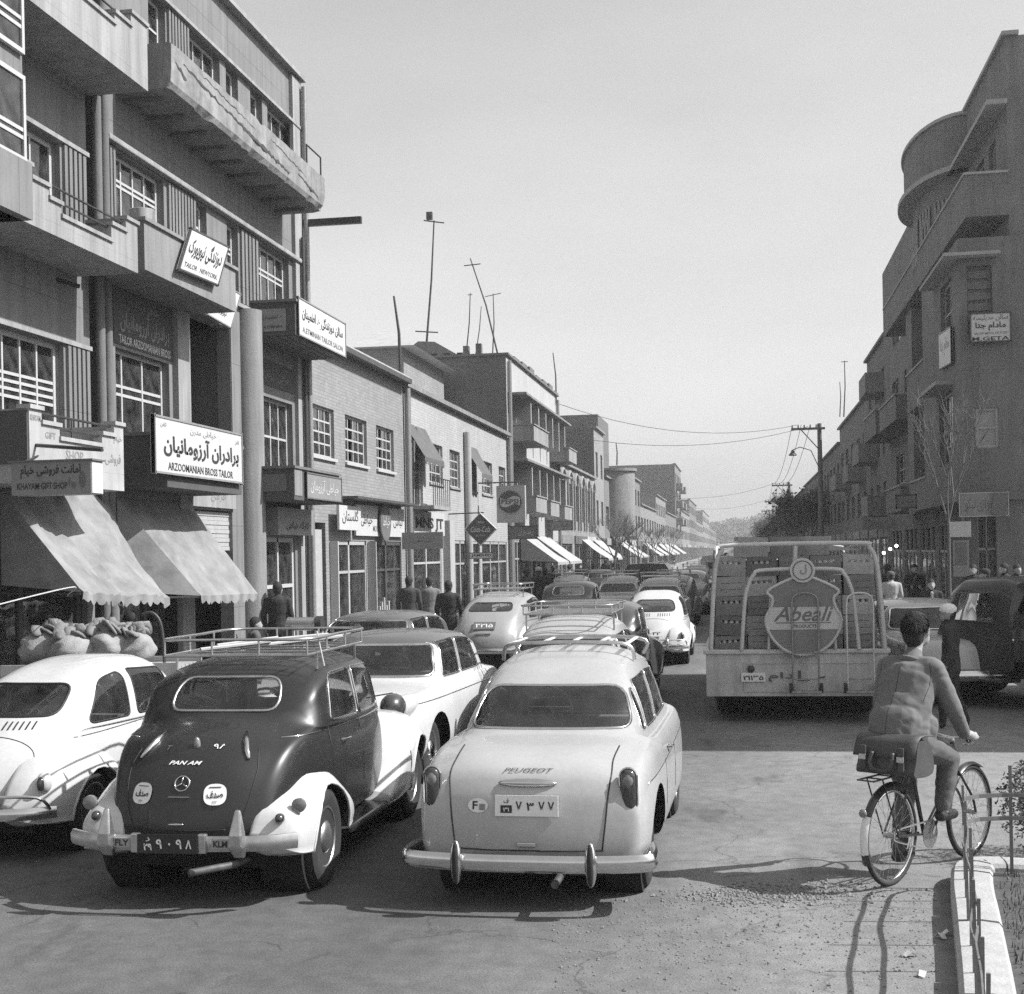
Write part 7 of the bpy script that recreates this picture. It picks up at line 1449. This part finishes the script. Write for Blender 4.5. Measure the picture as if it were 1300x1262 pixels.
walker('man in dark suit facing across by the fastback car', by_px(668, 38.5), R(60), cl_dark, cl_dark, 1.76, .15, group=GL, shirt=cl_light)
walker('man in a dark coat and light cap in the strolling group', by_px(684, 41), R(0), cl_dark, cl_char, 1.78, .16, hat=cl_light, group=GL); walker('broad man in dark coat at the group’s right'.replace('’', "'"), by_px(692, 43), R(0), cl_dark, cl_dark, 1.74, .2, group=GL)
walker('man in charcoal suit farther along past the group', by_px(703, 50), R(0), cl_dark, cl_dark, 1.74, .2, group=GL); walker('figure in white before the finned house shops', by_px(723, 54), R(0), cl_light, cl_mid, 1.7, .1, group=GL); walker('dark figure standing beyond the white clad one', by_px(737, 60), R(180), cl_dark, cl_dark, 1.7, .1, group=GL)
walker('far walker under the white awnings', by_px(769, 84), R(0), cl_dark, cl_dark, 1.72, .2, group=GL); walker('far walker next to the kerb tree', by_px(782, 92), R(0), cl_dark, cl_dark, 1.72, .2, group=GL)
# shaded side
def rp(px, Y, z=SW): q = on_y(px, 740, Y); return (q.x, Y, z)
walker('man in a pale jacket and cap seen from behind past the lorry', rp(1131, 33), R(0), cl_light, cl_mid, 1.62, .1, hat=cl_mid, group=GR); walker('dark clad person standing behind the pale jacket', rp(1127, 36.5), R(10), cl_dark, cl_dark, 1.75, .1, group=GR)
walker('woman in a long dark coat holding something pale', rp(1161, 37.5), R(180), cl_dark, cl_dark, 1.72, .06, group=GR, skirt=True, hold=True, shirt=cl_mid); walker('man in dark suit with white shirt facing the camera', rp(1182, 31, .0), R(180), cl_dark, cl_dark, 1.6, .1, group=GR, shirt=cl_light)
walker('dark figure at the left of the corner crowd', rp(1236, 33.5), R(150), cl_dark, cl_dark, 1.74, .1, group=GR); walker('man with a flat cap in the corner crowd', rp(1252, 32, .05), R(70), cl_char, cl_dark, 1.74, .1, hat=cl_dark, group=GR); walker('dark figure at the right of the corner crowd', rp(1276, 33), R(100), cl_dark, cl_char, 1.76, .1, group=GR); walker('bareheaded man at the picture edge in the corner crowd', rp(1291, 34), R(200), cl_char, cl_dark, 1.72, .1, group=GR)
walker('man in dark jacket and white cap turned aside before the light saloon', rp(1205, 18.3, 0), R(75), cl_char, cl_dark, 1.58, .1, hat=mat('white_cap', .8, .9), voxel=.016)
q = on_x(1181, 600, 6.2); walker('man in a dark suit leaning on the first floor balcony', (6.15, 46.6, 3.66), R(75), cl_dark, cl_dark, 1.72, .05, hold=True, shirt=cl_light)

# ------------------------------------------------------------------ bicycle and rider
bx, by_, brz = .99, 9.80, -math.atan2(.67, .94)
BK = thing('bicycle', 'black roadster bicycle with white patch on its rear mudguard', 'bicycle', (bx, by_, 0), brz)
bm_ = mat('bicycle_enamel', .02, .3, var=.2, scale=20, coat=.4); RW, FW, HB = Vector((0, 0, .345)), Vector((0, 1.16, .345)), .345
def bwheel(c, nm):
    o = MB().tube([c + Vector((0, math.cos(2 * PI * k / 48), math.sin(2 * PI * k / 48))) * .33 for k in range(48)], .019, 8, True).obj('wheel', rubber, BK, smooth=True)
    MB().tube([c + Vector((0, math.cos(2 * PI * k / 48), math.sin(2 * PI * k / 48))) * .308 for k in range(48)], .013, 6, True).obj('rim', chrome, o, smooth=True); MB().tube([c - Vector((.05, 0, 0)), c + Vector((.05, 0, 0))], .02, 10).obj('hub', dull, o)
    for k in range(32):
        a = 2 * PI * k / 32; b = a + (.5 if k % 4 < 2 else -.5); s = .03 * (1 if k % 2 else -1); MB().tube([c + Vector((s, .018 * math.cos(b), .018 * math.sin(b))), c + Vector((0, .305 * math.cos(a), .305 * math.sin(a)))], .0013, 4).obj('spoke', dull, o)
    return o
bwheel(RW, 'rear'); bwheel(FW, 'front')
BB, ST, HT, HL = Vector((0, .46, .29)), Vector((0, .28, .84)), Vector((0, .90, .90)), Vector((0, .96, .70))
fr = MB()
for a, b, r in ((BB, ST, .015), (ST, HT - Vector((0, 0, .03)), .014), (BB, HL, .016), (HT, HL, .018)): fr.tube([a, b], r, 8)
for s in (-1, 1): fr.tube([BB + Vector((s * .03, -.02, 0)), RW + Vector((s * .055, 0, 0))], .009, 6); fr.tube([ST + Vector((s * .015, 0, -.04)), RW + Vector((s * .055, 0, 0))], .008, 6)
fr.obj('frame', bm_, BK, smooth=50)
fk = MB()
for s in (-1, 1): fk.tube(catmull([HL + Vector((s * .02, .0, -.02)), HL + Vector((s * .05, .04, -.12)), FW + Vector((s * .05, -.05, .12)), FW + Vector((s * .05, 0, 0))], 4), .01, 6)
fk.obj('fork', bm_, BK, smooth=50)
MB().tube(catmull([(-.25, .66, .95), (-.26, .76, .965), (-.22, .88, .96), (-.1, .94, .93), (0, .93, .92), (.1, .94, .93), (.22, .88, .96), (.26, .76, .965), (.25, .66, .95)], 4), .011, 8).obj('handlebar', chrome, BK, smooth=True); MB().tube([(0, .9, .84), (0, .93, .92)], .014, 8).obj('stem', chrome, BK)
for s in (-1, 1): MB().tube([(s * .25, .66, .95), (s * .258, .76, .966)], .017, 8).obj('grip', rubber, BK); MB().tube(catmull([(s * .24, .73, .94), (s * .2, .83, .9), (s * .08, .92, .88)], 3), .005, 5).obj('brake_rod', chrome, BK)
MB().ball((0, .22, .95), (.1, .13, .035), 14, 8).obj('saddle', shoe_m, BK, smooth=True); MB().tube([ST, (0, .26, .93)], .013, 8).obj('seat_post', chrome, BK)
def guard(c, a0, a1, m, r=.365, w=.03, nm='mudguard'):
    rings = []
    for k in range(25): a = lerp(a0, a1, k / 24); d = Vector((0, math.cos(a), math.sin(a))); rings.append([c + d * (r - .012) + Vector((-w, 0, 0)), c + d * r + Vector((-w * .6, 0, 0)), c + d * (r + .006), c + d * r + Vector((w * .6, 0, 0)), c + d * (r - .012) + Vector((w, 0, 0))])
    return MB().loft(rings, False, False).obj(nm, m, BK, smooth=True)
guard(RW, R(65), R(150), bm_); guard(RW, R(151), R(192), plate_m, .366, .031, 'mudguard_patch'); guard(RW, R(193), R(205), bm_); guard(FW, R(55), R(165), bm_)
rk = MB()
for s in (-1, 1): rk.tube([(s * .06, .2, .765), (s * .06, -.32, .765)], .007, 6); rk.tube([(s * .06, -.2, .765), RW + Vector((s * .06, 0, 0))], .006, 6)
for y in (.1, -.05, -.2, -.32): rk.tube([(-.06, y, .765), (.06, y, .765)], .006, 5)
rk.obj('carrier', bm_, BK)
cg = MB(); cg.lathe([(-.003, .1), (.003, .1), (.003, .06)], BB + Vector((.05, 0, 0)), 'x', 30); ca_ = cg.obj('chainwheel', dull, BK)
ch = MB(); ch.tube(catmull([BB + Vector((.05, .1, 0)), BB + Vector((.05, .05, .09)), BB + Vector((.05, -.05, .095)), RW + Vector((.05, 0, .04)), RW + Vector((.05, -.04, 0)), RW + Vector((.05, 0, -.04)), BB + Vector((.05, -.05, -.095)), BB + Vector((.05, .05, -.09))], 4, True), .006, 4, True); ch.obj('chain', iron_l, BK)
for s, d in ((1, Vector((0, .09, .145))), (-1, Vector((0, -.09, -.145)))): c_ = BB + Vector((s * .075, 0, 0)); MB().tube([c_, c_ + d], .01, 6).obj('crank', chrome, BK); MB().box(*sorted((c_.x + s * .01, c_.x + s * .1)), c_.y + d.y - .04, c_.y + d.y + .04, c_.z + d.z - .012, c_.z + d.z + .012).obj('pedal', rubber, BK)
MB().ball((0, -.36, .55), (.03, .02, .03)).obj('reflector', lens_m, BK, smooth=True)
# leather bag
bag_m = mat('worn_leather', .05, .55, var=.3, scale=7, bump=.15, bscale=30); BG = thing('leather_bag', 'worn leather satchel strapped on the bicycle carrier', 'bag', (bx + .17 * math.sin(-brz) + .05 * math.cos(brz), by_ + .17 * math.cos(brz) + .05 * math.sin(brz), .79), brz)
mb = MB(); rings = []
for k in range(9): t = k / 8; x = lerp(-.2, .2, t); e = 1 - .12 * (2 * t - 1) ** 4; rings.append([Vector(q) for q in catmull([(x, -.31, .0), (x, -.33 * e, .1), (x, -.30 * e, .21), (x, -.22, .265 * e), (x, -.12, .25 * e), (x, -.06, .14), (x, -.07, 0)], 4, True)])
mb.loft(rings); bo = mb.obj('body', bag_m, BG, smooth=50); BG.scale = (1.1, 1.0, .98)
mb = MB(); rings = [[Vector((x, -.05 - .27 * t, .275 - .02 * abs(t - .5) - (.14 * max(0, t - .75) / .25 if t > .75 else 0))) + Vector((0, -.025 if t > .75 else 0, .0)) for t in [j / 10 for j in range(11)]] for x in [-.21 + .42 * k / 8 for k in range(9)]]; mb.loft(rings, False, False); o = mb.obj('flap', bag_m, BG, smooth=True); sm_ = o.modifiers.new('t', 'SOLIDIFY'); sm_.thickness = .008
for x in (-.13, .13): MB().box(x - .018, x + .018, -.362, -.345, .04, .2).obj('strap', bag_m, BG, bevel=.004); MB().box(x - .024, x + .024, -.372, -.36, .1, .14).obj('buckle', dull, BG, bevel=.004)
MB().tube(catmull([(-.07, -.35, .16), (-.075, -.375, .08), (-.04, -.38, .04), (.04, -.38, .04), (.075, -.375, .08), (.07, -.35, .16)], 4), .013, 8).obj('handle', bag_m, BG, smooth=True)
# rider: jacket, trousers, one continuous body
P = [('coat', (0, .14, 1.0), (0, .2, 1.22), .225, .22, (.8, 1.03)), ('coat', (0, .2, 1.2), (0, .29, 1.42), .22, .22, (.7, 1.08)), ('coat', (-.17, .32, 1.49), (.17, .32, 1.49), .09, .09, None), ('coat', (0, .15, 1.0), (0, .16, 1.1), .225, .225, (.88, 1.04)), ('coat', (0, .05, 1.0), (0, .1, 1.15), .14, .15, (.9, 1.45)), ('coat', (.12, .24, .98), (.14, .26, 1.1), .11, .12, None), ('coat', (-.12, .24, .98), (-.14, .26, 1.1), .11, .12, None), ('coat', (0, .33, 1.52), (0, .36, 1.57), .09, .075, None), ('skin', (0, .36, 1.54), (0, .4, 1.66), .057, .055, None)]
P += head((0, .43, 1.745), r=.108)
P += [('hair', (0, .40, 1.79), (0, .40, 1.79), .106, .1, (.86, 1, .95)), ('hair', (0, .36, 1.72), (0, .36, 1.72), .088, .1, (.95, .85, 1.15))]
for s, kn, an in ((1, (.15, .56, .84), (.13, .50, .5)), (-1, (-.15, .50, .62), (-.13, .34, .2))):
    P += [('trou', (s * .1, .2, .97), kn, .12, .085, None), ('trou', kn, an, .082, .06, None), ('sock', an, (an[0], an[1] + .0, an[2] - .04), .042, .04, None), ('shoe', (an[0], an[1] - .03, an[2] - .07), (an[0], an[1] + .16, an[2] - .085), .047, .04, None)]
    el = (s * .31, .40, 1.2); wr_ = (s * .275, .62, 1.0)
    P += [('coat', (s * .2, .32, 1.49), el, .082, .066, None), ('coat', el, wr_, .066, .048, None), ('skin', wr_, (s * .262, .69, .985), .034, .036, None)]
    for f_ in range(4): y = .672 + f_ * .024; P.append(('skin', (s * .265, y, 1.0), (s * .284, y + .012, .965), .0125, .0115, None)); P.append(('skin', (s * .284, y + .012, .965), (s * .255, y + .01, .94), .0115, .01, None))
    P.append(('skin', (s * .24, .67, .985), (s * .22, .725, .97), .014, .012, None))
P = [(z, (a[0] * (.9 if z == 'coat' else 1), a[1], a[2]), (b[0] * (.9 if z == 'coat' else 1), b[1], b[2]), r0 * (.9 if z == 'coat' else .95), r1 * (.9 if z == 'coat' else .95), f_) for z, a, b, r0, r1, f_ in P]
RD = figure('person', 'cyclist in a grey tweed jacket riding away with both hands on the bars', (bx, by_, 0), brz, P, dict(coat=cl_grey, trou=cl_trou, skin=skin_m, hair=hair_m, shoe=shoe_m, sock=cl_light), .0095, smooth=9, wrinkle=.0045)
mb = MB(); rg = random.Random(6)
for k in range(2400):
    a, b = rg.uniform(0, 2 * PI), rg.uniform(-.45, 1); d = Vector((math.cos(a) * math.sqrt(1 - b * b) * .088, math.sin(a) * math.sqrt(1 - b * b) * .104, b * .1)); p0 = Vector((0, .395, 1.775)) + d
    if p0.y > .47 and p0.z < 1.80: continue
    t = Vector((rg.gauss(0, .5), -1 + rg.gauss(0, .5), -.4)).normalized(); t = (t - d.normalized() * t.dot(d.normalized()) * .75).normalized(); w = t.cross(d).normalized() * .004; mb.add([p0 - w, p0 + w, p0 + t * .035 + d.normalized() * .008], [(0, 1, 2)])
hr_ = mb.obj('hair', hair_m, RD)
bv = BVHTree.FromPolygons([v.co.copy() for v in RD.data.vertices], [tuple(p.vertices) for p in RD.data.polygons])
def on_back(x, z): h = bv.ray_cast(Vector((x, -1.5, z)), Vector((0, 1, 0))); return h[0] + h[1] * .0005 if h[0] else None
for nm, pts in (('back_seam', [(0, 1.52 - .03 * k) for k in range(21)]), ('shoulder_seam', [(.185 + .012 * math.sin(k / 10 * PI), 1.53 - .026 * k) for k in range(11)]), ('shoulder_seam', [(-.185 - .012 * math.sin(k / 10 * PI), 1.53 - .026 * k) for k in range(11)])):
    q = [p for p in (on_back(x, z) for x, z in pts) if p is not None and p.y < .6]
    if len(q) > 3: MB().tube(q, .0022, 4).obj(nm, cl_char, RD)
mb = MB(); mb.tube(catmull([(-.09, .28, 1.535), (0, .255, 1.56), (.09, .28, 1.535), (.11, .36, 1.53)], 4), .016, 6, flat=(.5, 1.3)); mb.obj('collar', cl_grey, RD, smooth=True)
# ------------------------------------------------------------------ handcart with sacks
HC = thing('handcart', 'wooden handcart carrying sacks behind the white round car', 'handcart', (-7.3, 14.9, 0), R(8), world=False)
for i in range(6): MB().box(-.95, .95, -.5 + i * .17, -.35 + i * .17, 1.1, 1.135).obj('plank', mat('cart_board', .3, .8, var=.2, scale=5), HC)
MB().box(-1.0, 1.0, -.54, -.5, 1.02, 1.2).obj('side_rail', mat('cart_board', .3), HC); MB().box(-1.0, 1.0, .53, .57, 1.02, 1.2).obj('side_rail', mat('cart_board', .3), HC); MB().box(-.9, .9, -.4, .4, .98, 1.08).obj('bed_frame', wood_d, HC)
for y in (-.62, .62):
    o = MB().tube([(0 + .52 * math.cos(2 * PI * k / 28), y, .54 + .52 * math.sin(2 * PI * k / 28)) for k in range(28)], .03, 8, True).obj('wheel', wood_d, HC, smooth=True)
    for k in range(10): a = 2 * PI * k / 10; MB().tube([(0, y, .54), (.5 * math.cos(a), y, .54 + .5 * math.sin(a))], .016, 5).obj('spoke', wood_d, o)
MB().tube([(0, -.62, .54), (0, .62, .54)], .03, 8).obj('axle', iron, HC)
for y in (-.35, .35): MB().tube([(.8, y, 1.06), (1.9, y, .95)], .025, 6).obj('shaft', wood_d, HC)
MB().box(-.8, -.74, -.3, .3, 0, .98).obj('prop', wood_d, HC)
hp = on_y(160, 800, 15.0)
MB().tube(catmull([(.85, -.5, 1.1), (.82, -.5, 1.6), (.72, -.5, 1.76), (.6, -.5, 1.74)], 5), .018, 8).obj('hoop', iron, HC, smooth=True)
sack_m = mat('jute', .27, .95, var=.14, scale=6, bump=.6, bscale=60, var2=.12, scale2=120); rag_m = mat('sack_rag', .18, .95, var=.3, scale=8, bump=.6, bscale=40)
def sack(label, px, Y, w, h, seed, tie=True, tilt=0):
    q = on_y(px, 830, Y); t = thing('sack', label, 'sack', (q.x, Y, 1.14), R(seed * 40), group='sacks on the handcart'); rings = []
    for i in range(15):
        v = i / 14; rr = w / 2 * (math.sin(min(1, v * 2.2 + .25) * PI / 2) if v < .5 else (1 if v < .62 else max(.12, 1 - ((v - .62) / .38) ** 1.6 * .95))); z = h * v if v < .95 else h * .95
        ring = []
        for j in range(28):
            a = 2 * PI * j / 28; n_ = mnoise.noise(Vector((math.cos(a) * 1.6 + seed, math.sin(a) * 1.6, v * 3))) * .3 + mnoise.noise(Vector((math.cos(a) * 4 + seed, math.sin(a) * 4, v * 6))) * .13; ring.append((rr * (1 + n_) * math.cos(a) * 1.1 + tilt * v, rr * (1 + n_) * math.sin(a) * .85, z + .02 * mnoise.noise(Vector((a, v * 4, seed)))))
        rings.append(ring)
    MB().loft(rings).obj('bag', sack_m, t, smooth=True)
    if tie:
        mb = MB(); rr_ = random.Random(seed)
        for j in range(16):
            a = rr_.uniform(0, 2 * PI); l = rr_.uniform(.08, .24); rise = rr_.uniform(-.02, .08)
            mb.tube(catmull([(tilt + .04 * math.cos(a), .04 * math.sin(a), h * .86), (tilt + .6 * l * math.cos(a), .5 * l * math.sin(a), h * .95 + rise), (tilt + l * math.cos(a + .4), .8 * l * math.sin(a + .4), h * .9 + rise * .4), (tilt + 1.15 * l * math.cos(a + .6), l * math.sin(a + .6), h * .8)], 3), [.03, .04, .05, .05, .055, .05, .045, .04, .035, .02], 6, flat=(1.5, .5))
        mb.obj('folded_mouth', rag_m, t, smooth=True)
    return t
sack('round full sack at the left end of the cart', 58, 14.85, .56, .46, 1, True, .06); sack('low sack with a ragged tied mouth in the middle of the cart', 98, 14.75, .6, .42, 2); sack('tall tied sack right of the middle on the cart', 138, 14.85, .56, .46, 3, True, .03); sack('bulging sack at the right end of the cart', 166, 14.95, .5, .42, 4, True, -.05)
MB_ = MB().tube(catmull([on_y(-30, 775, 12.5), on_y(40, 757, 13.5), on_y(95, 745, 14.6), (-8.0, 15.4, 1.95)], 4), .007, 5); tag(MB_.obj('awning_rope', lug), 'pale rope stretched from the first awning toward the left edge', 'rope')
# metal drum lying on a stand at the kerb
q0, q1 = on_y(366, 792, 21.5), on_y(402, 792, 21.5); dr = thing('metal_drum', 'small bright metal cylinder lying on its side beyond the roof rack', 'drum', (q0.x + .2, 21.5, 0), world=True); MB().tube([q0, q1], .11, 16).obj('drum', mat('tin_drum', .5, .3, metal=.8), dr, smooth=50); MB().tube([q1, q1 + Vector((.1, 0, 0))], .13, 16).obj('end_cap', iron, dr, smooth=50)
for q in (q0, q1): MB().box(q.x - .03, q.x + .03, 21.3, 21.7, 0.0, q.z - .09).obj('stand', wood_d, dr)
# rubbish bin by the brick house
bn = on_y(432, 780, 29.3); MB().lathe([(0, .16), (.5, .19), (.5, .16)], (bn.x, bn.y, SW), 'z', 18).obj('litter_bin', iron); tag(bpy.data.objects['litter_bin'], 'small dark bin at the foot of the brick house', 'bin')
# ------------------------------------------------------------------ low iron railing on the corner edging
RL = thing('iron_railing', 'low bent iron railing with two rails along the corner kerb', 'railing', (1.35, 8, 0), world=True)
rail_m = mat('railing_paint', .16, .6, metal=.3, var=.35, scale=14)
kl = [Vector((.6, 3.4, 0)), Vector((1.14, 7.3, 0)), Vector((1.32, 8.7, 0)), Vector((1.44, 9.55, 0))]
def kpos(y):
    for a, b in zip(kl, kl[1:]):
        if a.y <= y <= b.y: return a.lerp(b, (y - a.y) / (b.y - a.y))
    return kl[-1]
y = 4.2; k = 0; rg = random.Random(9)
while y < 9.6:
    p0 = kpos(y); l = Vector((rg.uniform(-.012, .012), rg.uniform(-.02, .02), 0)); MB().tube([p0 + Vector((0, 0, .13)), p0 + l * .5 + Vector((0, 0, .45)), p0 + l + Vector((0, 0, .78 + rg.uniform(-.03, .03)))], .010, 4).obj('post', rail_m, RL); y += .52; k += 1
for h, bend in ((.36, .014), (.52, -.012)):
    pts = []
    yy = 4.0
    while yy < 9.55: q = kpos(yy); pts.append(q + Vector((bend * math.sin(yy * 3.1 + h * 5) + .006 * math.sin(yy * 7), 0, h + .13 + .02 * math.sin(yy * 2.3 + h)))); yy += .13
    e = pts[-1]; pts += [e + Vector((.04, .12, 0)), e + Vector((.14, .22, 0)), e + Vector((.3, .27, .0)), e + Vector((.6, .28, 0)), e + Vector((1.1, .26, 0))]
    MB().tube(pts, .02, 4, flat=(.28, 1)).obj('rail', rail_m, RL)
for dx, dy in ((.35, .27), (.85, .27)): q = kpos(9.5); MB().tube([q + Vector((dx, dy, .1)), q + Vector((dx, dy, .84))], .014, 4).obj('post', rail_m, RL)
# ------------------------------------------------------------------ bare street trees
def bare_tree(name, label, loc, h, seed, spread=1.0, twigs=700, group='bare street trees', lean=0, trunk_h=.35, r0=.09, leafy=0):
    rg = random.Random(seed); t = thing(name, label, 'tree', loc, group=group); tr = MB(); cr = MB(); tips = []
    th = h * trunk_h
    tr.tube([(0, 0, -.1), (lean * .4, .05, th * .5), (lean, 0, th)], [r0, r0 * .85, r0 * .75], 8)
    def grow(p, d, l, r, lv):
        q = p + d * l; mid = p + d * l * .5 + Vector((rg.uniform(-1, 1), rg.uniform(-1, 1), 0)) * l * .06
        (tr if lv < 2 else cr).tube([p, mid, q], [r, r * .8, r * .6], 5 if lv < 2 else 3)
        if lv >= 3: tips.append((q, d)); return
        for k in range(3 if lv < 2 else 4):
            a = rg.uniform(0, 2 * PI); s_ = rg.uniform(.35, .75) * spread; nd_ = (d + Vector((math.cos(a) * s_, math.sin(a) * s_, rg.uniform(.05, .35)))).normalized(); grow(p.lerp(q, rg.uniform(.6, 1)), nd_, l * rg.uniform(.55, .8), r * .6, lv + 1)
    for k in range(4): a = k * PI / 2 + rg.uniform(-.4, .4); grow(Vector((lean, 0, th * rg.uniform(.85, 1))), Vector((math.cos(a) * .5 * spread, math.sin(a) * .5 * spread, 1)).normalized(), h * .24, r0 * .6, 0)
    for k in range(twigs):
        q, d = rg.choice(tips); dd = (d + Vector((rg.uniform(-1, 1), rg.uniform(-1, 1), rg.uniform(-.3, .8))) * .8).normalized(); l = h * rg.uniform(.05, .11); st = q - d * rg.uniform(0, l); e = st + dd * l; s_ = dd.orthogonal().normalized() * h * .0013
        cr.add([st + s_, st - s_, e], [(0, 1, 2)])
    for k in range(leafy):
        q, d = rg.choice(tips); c = q + Vector((rg.gauss(0, 1), rg.gauss(0, 1), rg.gauss(0, 1))) * h * .05; s_ = h * rg.uniform(.012, .025); u = Vector((rg.gauss(0, 1), rg.gauss(0, 1), rg.gauss(0, 1))).normalized(); v = u.orthogonal().normalized()
        cr.add([c + u * s_, c + v * s_ * .6, c - u * s_, c - v * s_ * .6], [(0, 1, 2, 3)])
    tr.obj('trunk', bark, t, smooth=60); cr.obj('crown', mat('twigs', .1, .95) if not leafy else mat('dull_leaves', .07, .9, var=.4, scale=1), t); return t
bare_tree('street_tree', 'slim bare young tree with a light stem before the shaded corner shops', (5.0, 34.6, .13), 6.0, 3, .55, 60, trunk_h=.5, r0=.05)
protos = [bare_tree('street_tree', 'x', (0, 0, 0), 7.2, s_, .8, 2600, r0=.1, leafy=160) for s_ in (21, 22, 23)]
RY = [98, 104, 110, 116, 126, 137, 149, 162, 176, 191, 207, 225, 245, 268, 295, 325]
ords = 'first second third fourth fifth sixth seventh eighth ninth tenth eleventh twelfth thirteenth fourteenth fifteenth sixteenth'.split()
for i, y in enumerate(RY):
    o = protos[i] if i < 3 else copy_tree(protos[i % 3]); rg = random.Random(i); o.location = (4.9 + rg.uniform(-.6, .4) - (y > 150) * .7, y, .13); o.rotation_euler.z = rg.uniform(0, 6); o.scale = (1, 1, rg.uniform(.85, 1.1)); o['label'] = f'twiggy street tree on the shaded pavement, {ords[i]} in the row going away'
for i, (y, x) in enumerate(((76, -6.9), (83, -7.0), (96, -7.0), (112, -7.0), (138, -7.0))):
    bare_tree('street_tree', f'small bare tree at the sunny kerb, {ords[i]} going away', (x, y, .13), 5.2, 40 + i, .9, 300, r0=.06, group='bare trees at the sunny kerb')
# far mass of trees closing the street
mb = MB(); rg = random.Random(77)
for k in range(260):
    x, y = rg.uniform(-45, 60), rg.uniform(560, 680); h = rg.uniform(9, 17); r = rg.uniform(3, 6)
    for j in range(60):
        a, b = rg.uniform(0, 2 * PI), rg.uniform(-.4, 1); c = Vector((x + r * math.cos(a) * math.sqrt(1 - b * b), y + r * math.sin(a) * math.sqrt(1 - b * b), h - r + r * b)) ; u = Vector((rg.gauss(0, 1), rg.gauss(0, 1), rg.gauss(0, 1))).normalized(); v = u.orthogonal().normalized(); s_ = rg.uniform(.5, 1.1)
        mb.add([c + u * s_, c + v * s_, c - u * s_, c - v * s_], [(0, 1, 2, 3)])
    mb.tube([(x, y, 0), (x, y, h - r)], .25, 5)
setting(mb.obj('woods', mat('far_foliage', .09, .95, var=.3, scale=.2)), 'stuff', 'hazy mass of trees closing the far end of the street', 'trees')
# clipped bush at the corner bed
rg = random.Random(2); bu = thing('bush', 'dark clipped bush at the right edge behind the low iron rails', 'bush', (2.32, 10.75, .0)); mb = MB()
for k in range(5200):
    a = rg.uniform(0, 2 * PI); b = rg.uniform(-1, 1); rr = .42 * (rg.random() ** .25) * (1 + .12 * math.sin(a * 5 + b * 4)); c = Vector((rr * math.cos(a) * math.sqrt(1 - b * b), rr * math.sin(a) * math.sqrt(1 - b * b), .42 + rr * b * .95)); u = Vector((rg.gauss(0, 1), rg.gauss(0, 1), rg.gauss(0, .7))).normalized(); v = u.orthogonal().normalized(); s_ = rg.uniform(.012, .024)
    mb.add([c + u * s_, c + v * s_ * .45, c - u * s_, c - v * s_ * .45], [(0, 1, 2, 3)])
mb.obj('foliage', mat('bush_leaf', .05, .7, var=.4, scale=9), bu); MB().tube([(0, 0, 0), (0, 0, .4)], .03, 6).obj('stem', bark, bu)
# haze over the whole street
hz = MB().box(-430, 430, -70, 1520, -1.2, 26).obj('haze', None); hz.data.materials.clear()
hm = bpy.data.materials.new('haze'); hm.use_nodes = True; nt = hm.node_tree
for n in list(nt.nodes): nt.nodes.remove(n)
o_ = nd(nt, 'ShaderNodeOutputMaterial'); pv = nd(nt, 'ShaderNodeVolumePrincipled'); pv.inputs['Color'].default_value = (.9, .9, .9, 1); pv.inputs['Density'].default_value = .0011; pv.inputs['Anisotropy'].default_value = .3
nt.links.new(pv.outputs[0], o_.inputs['Volume']); hz.data.materials.append(hm); setting(hz, 'stuff', 'thin pale haze filling the far end of the street', 'haze')

bpy.data.scenes.remove(BENCH)
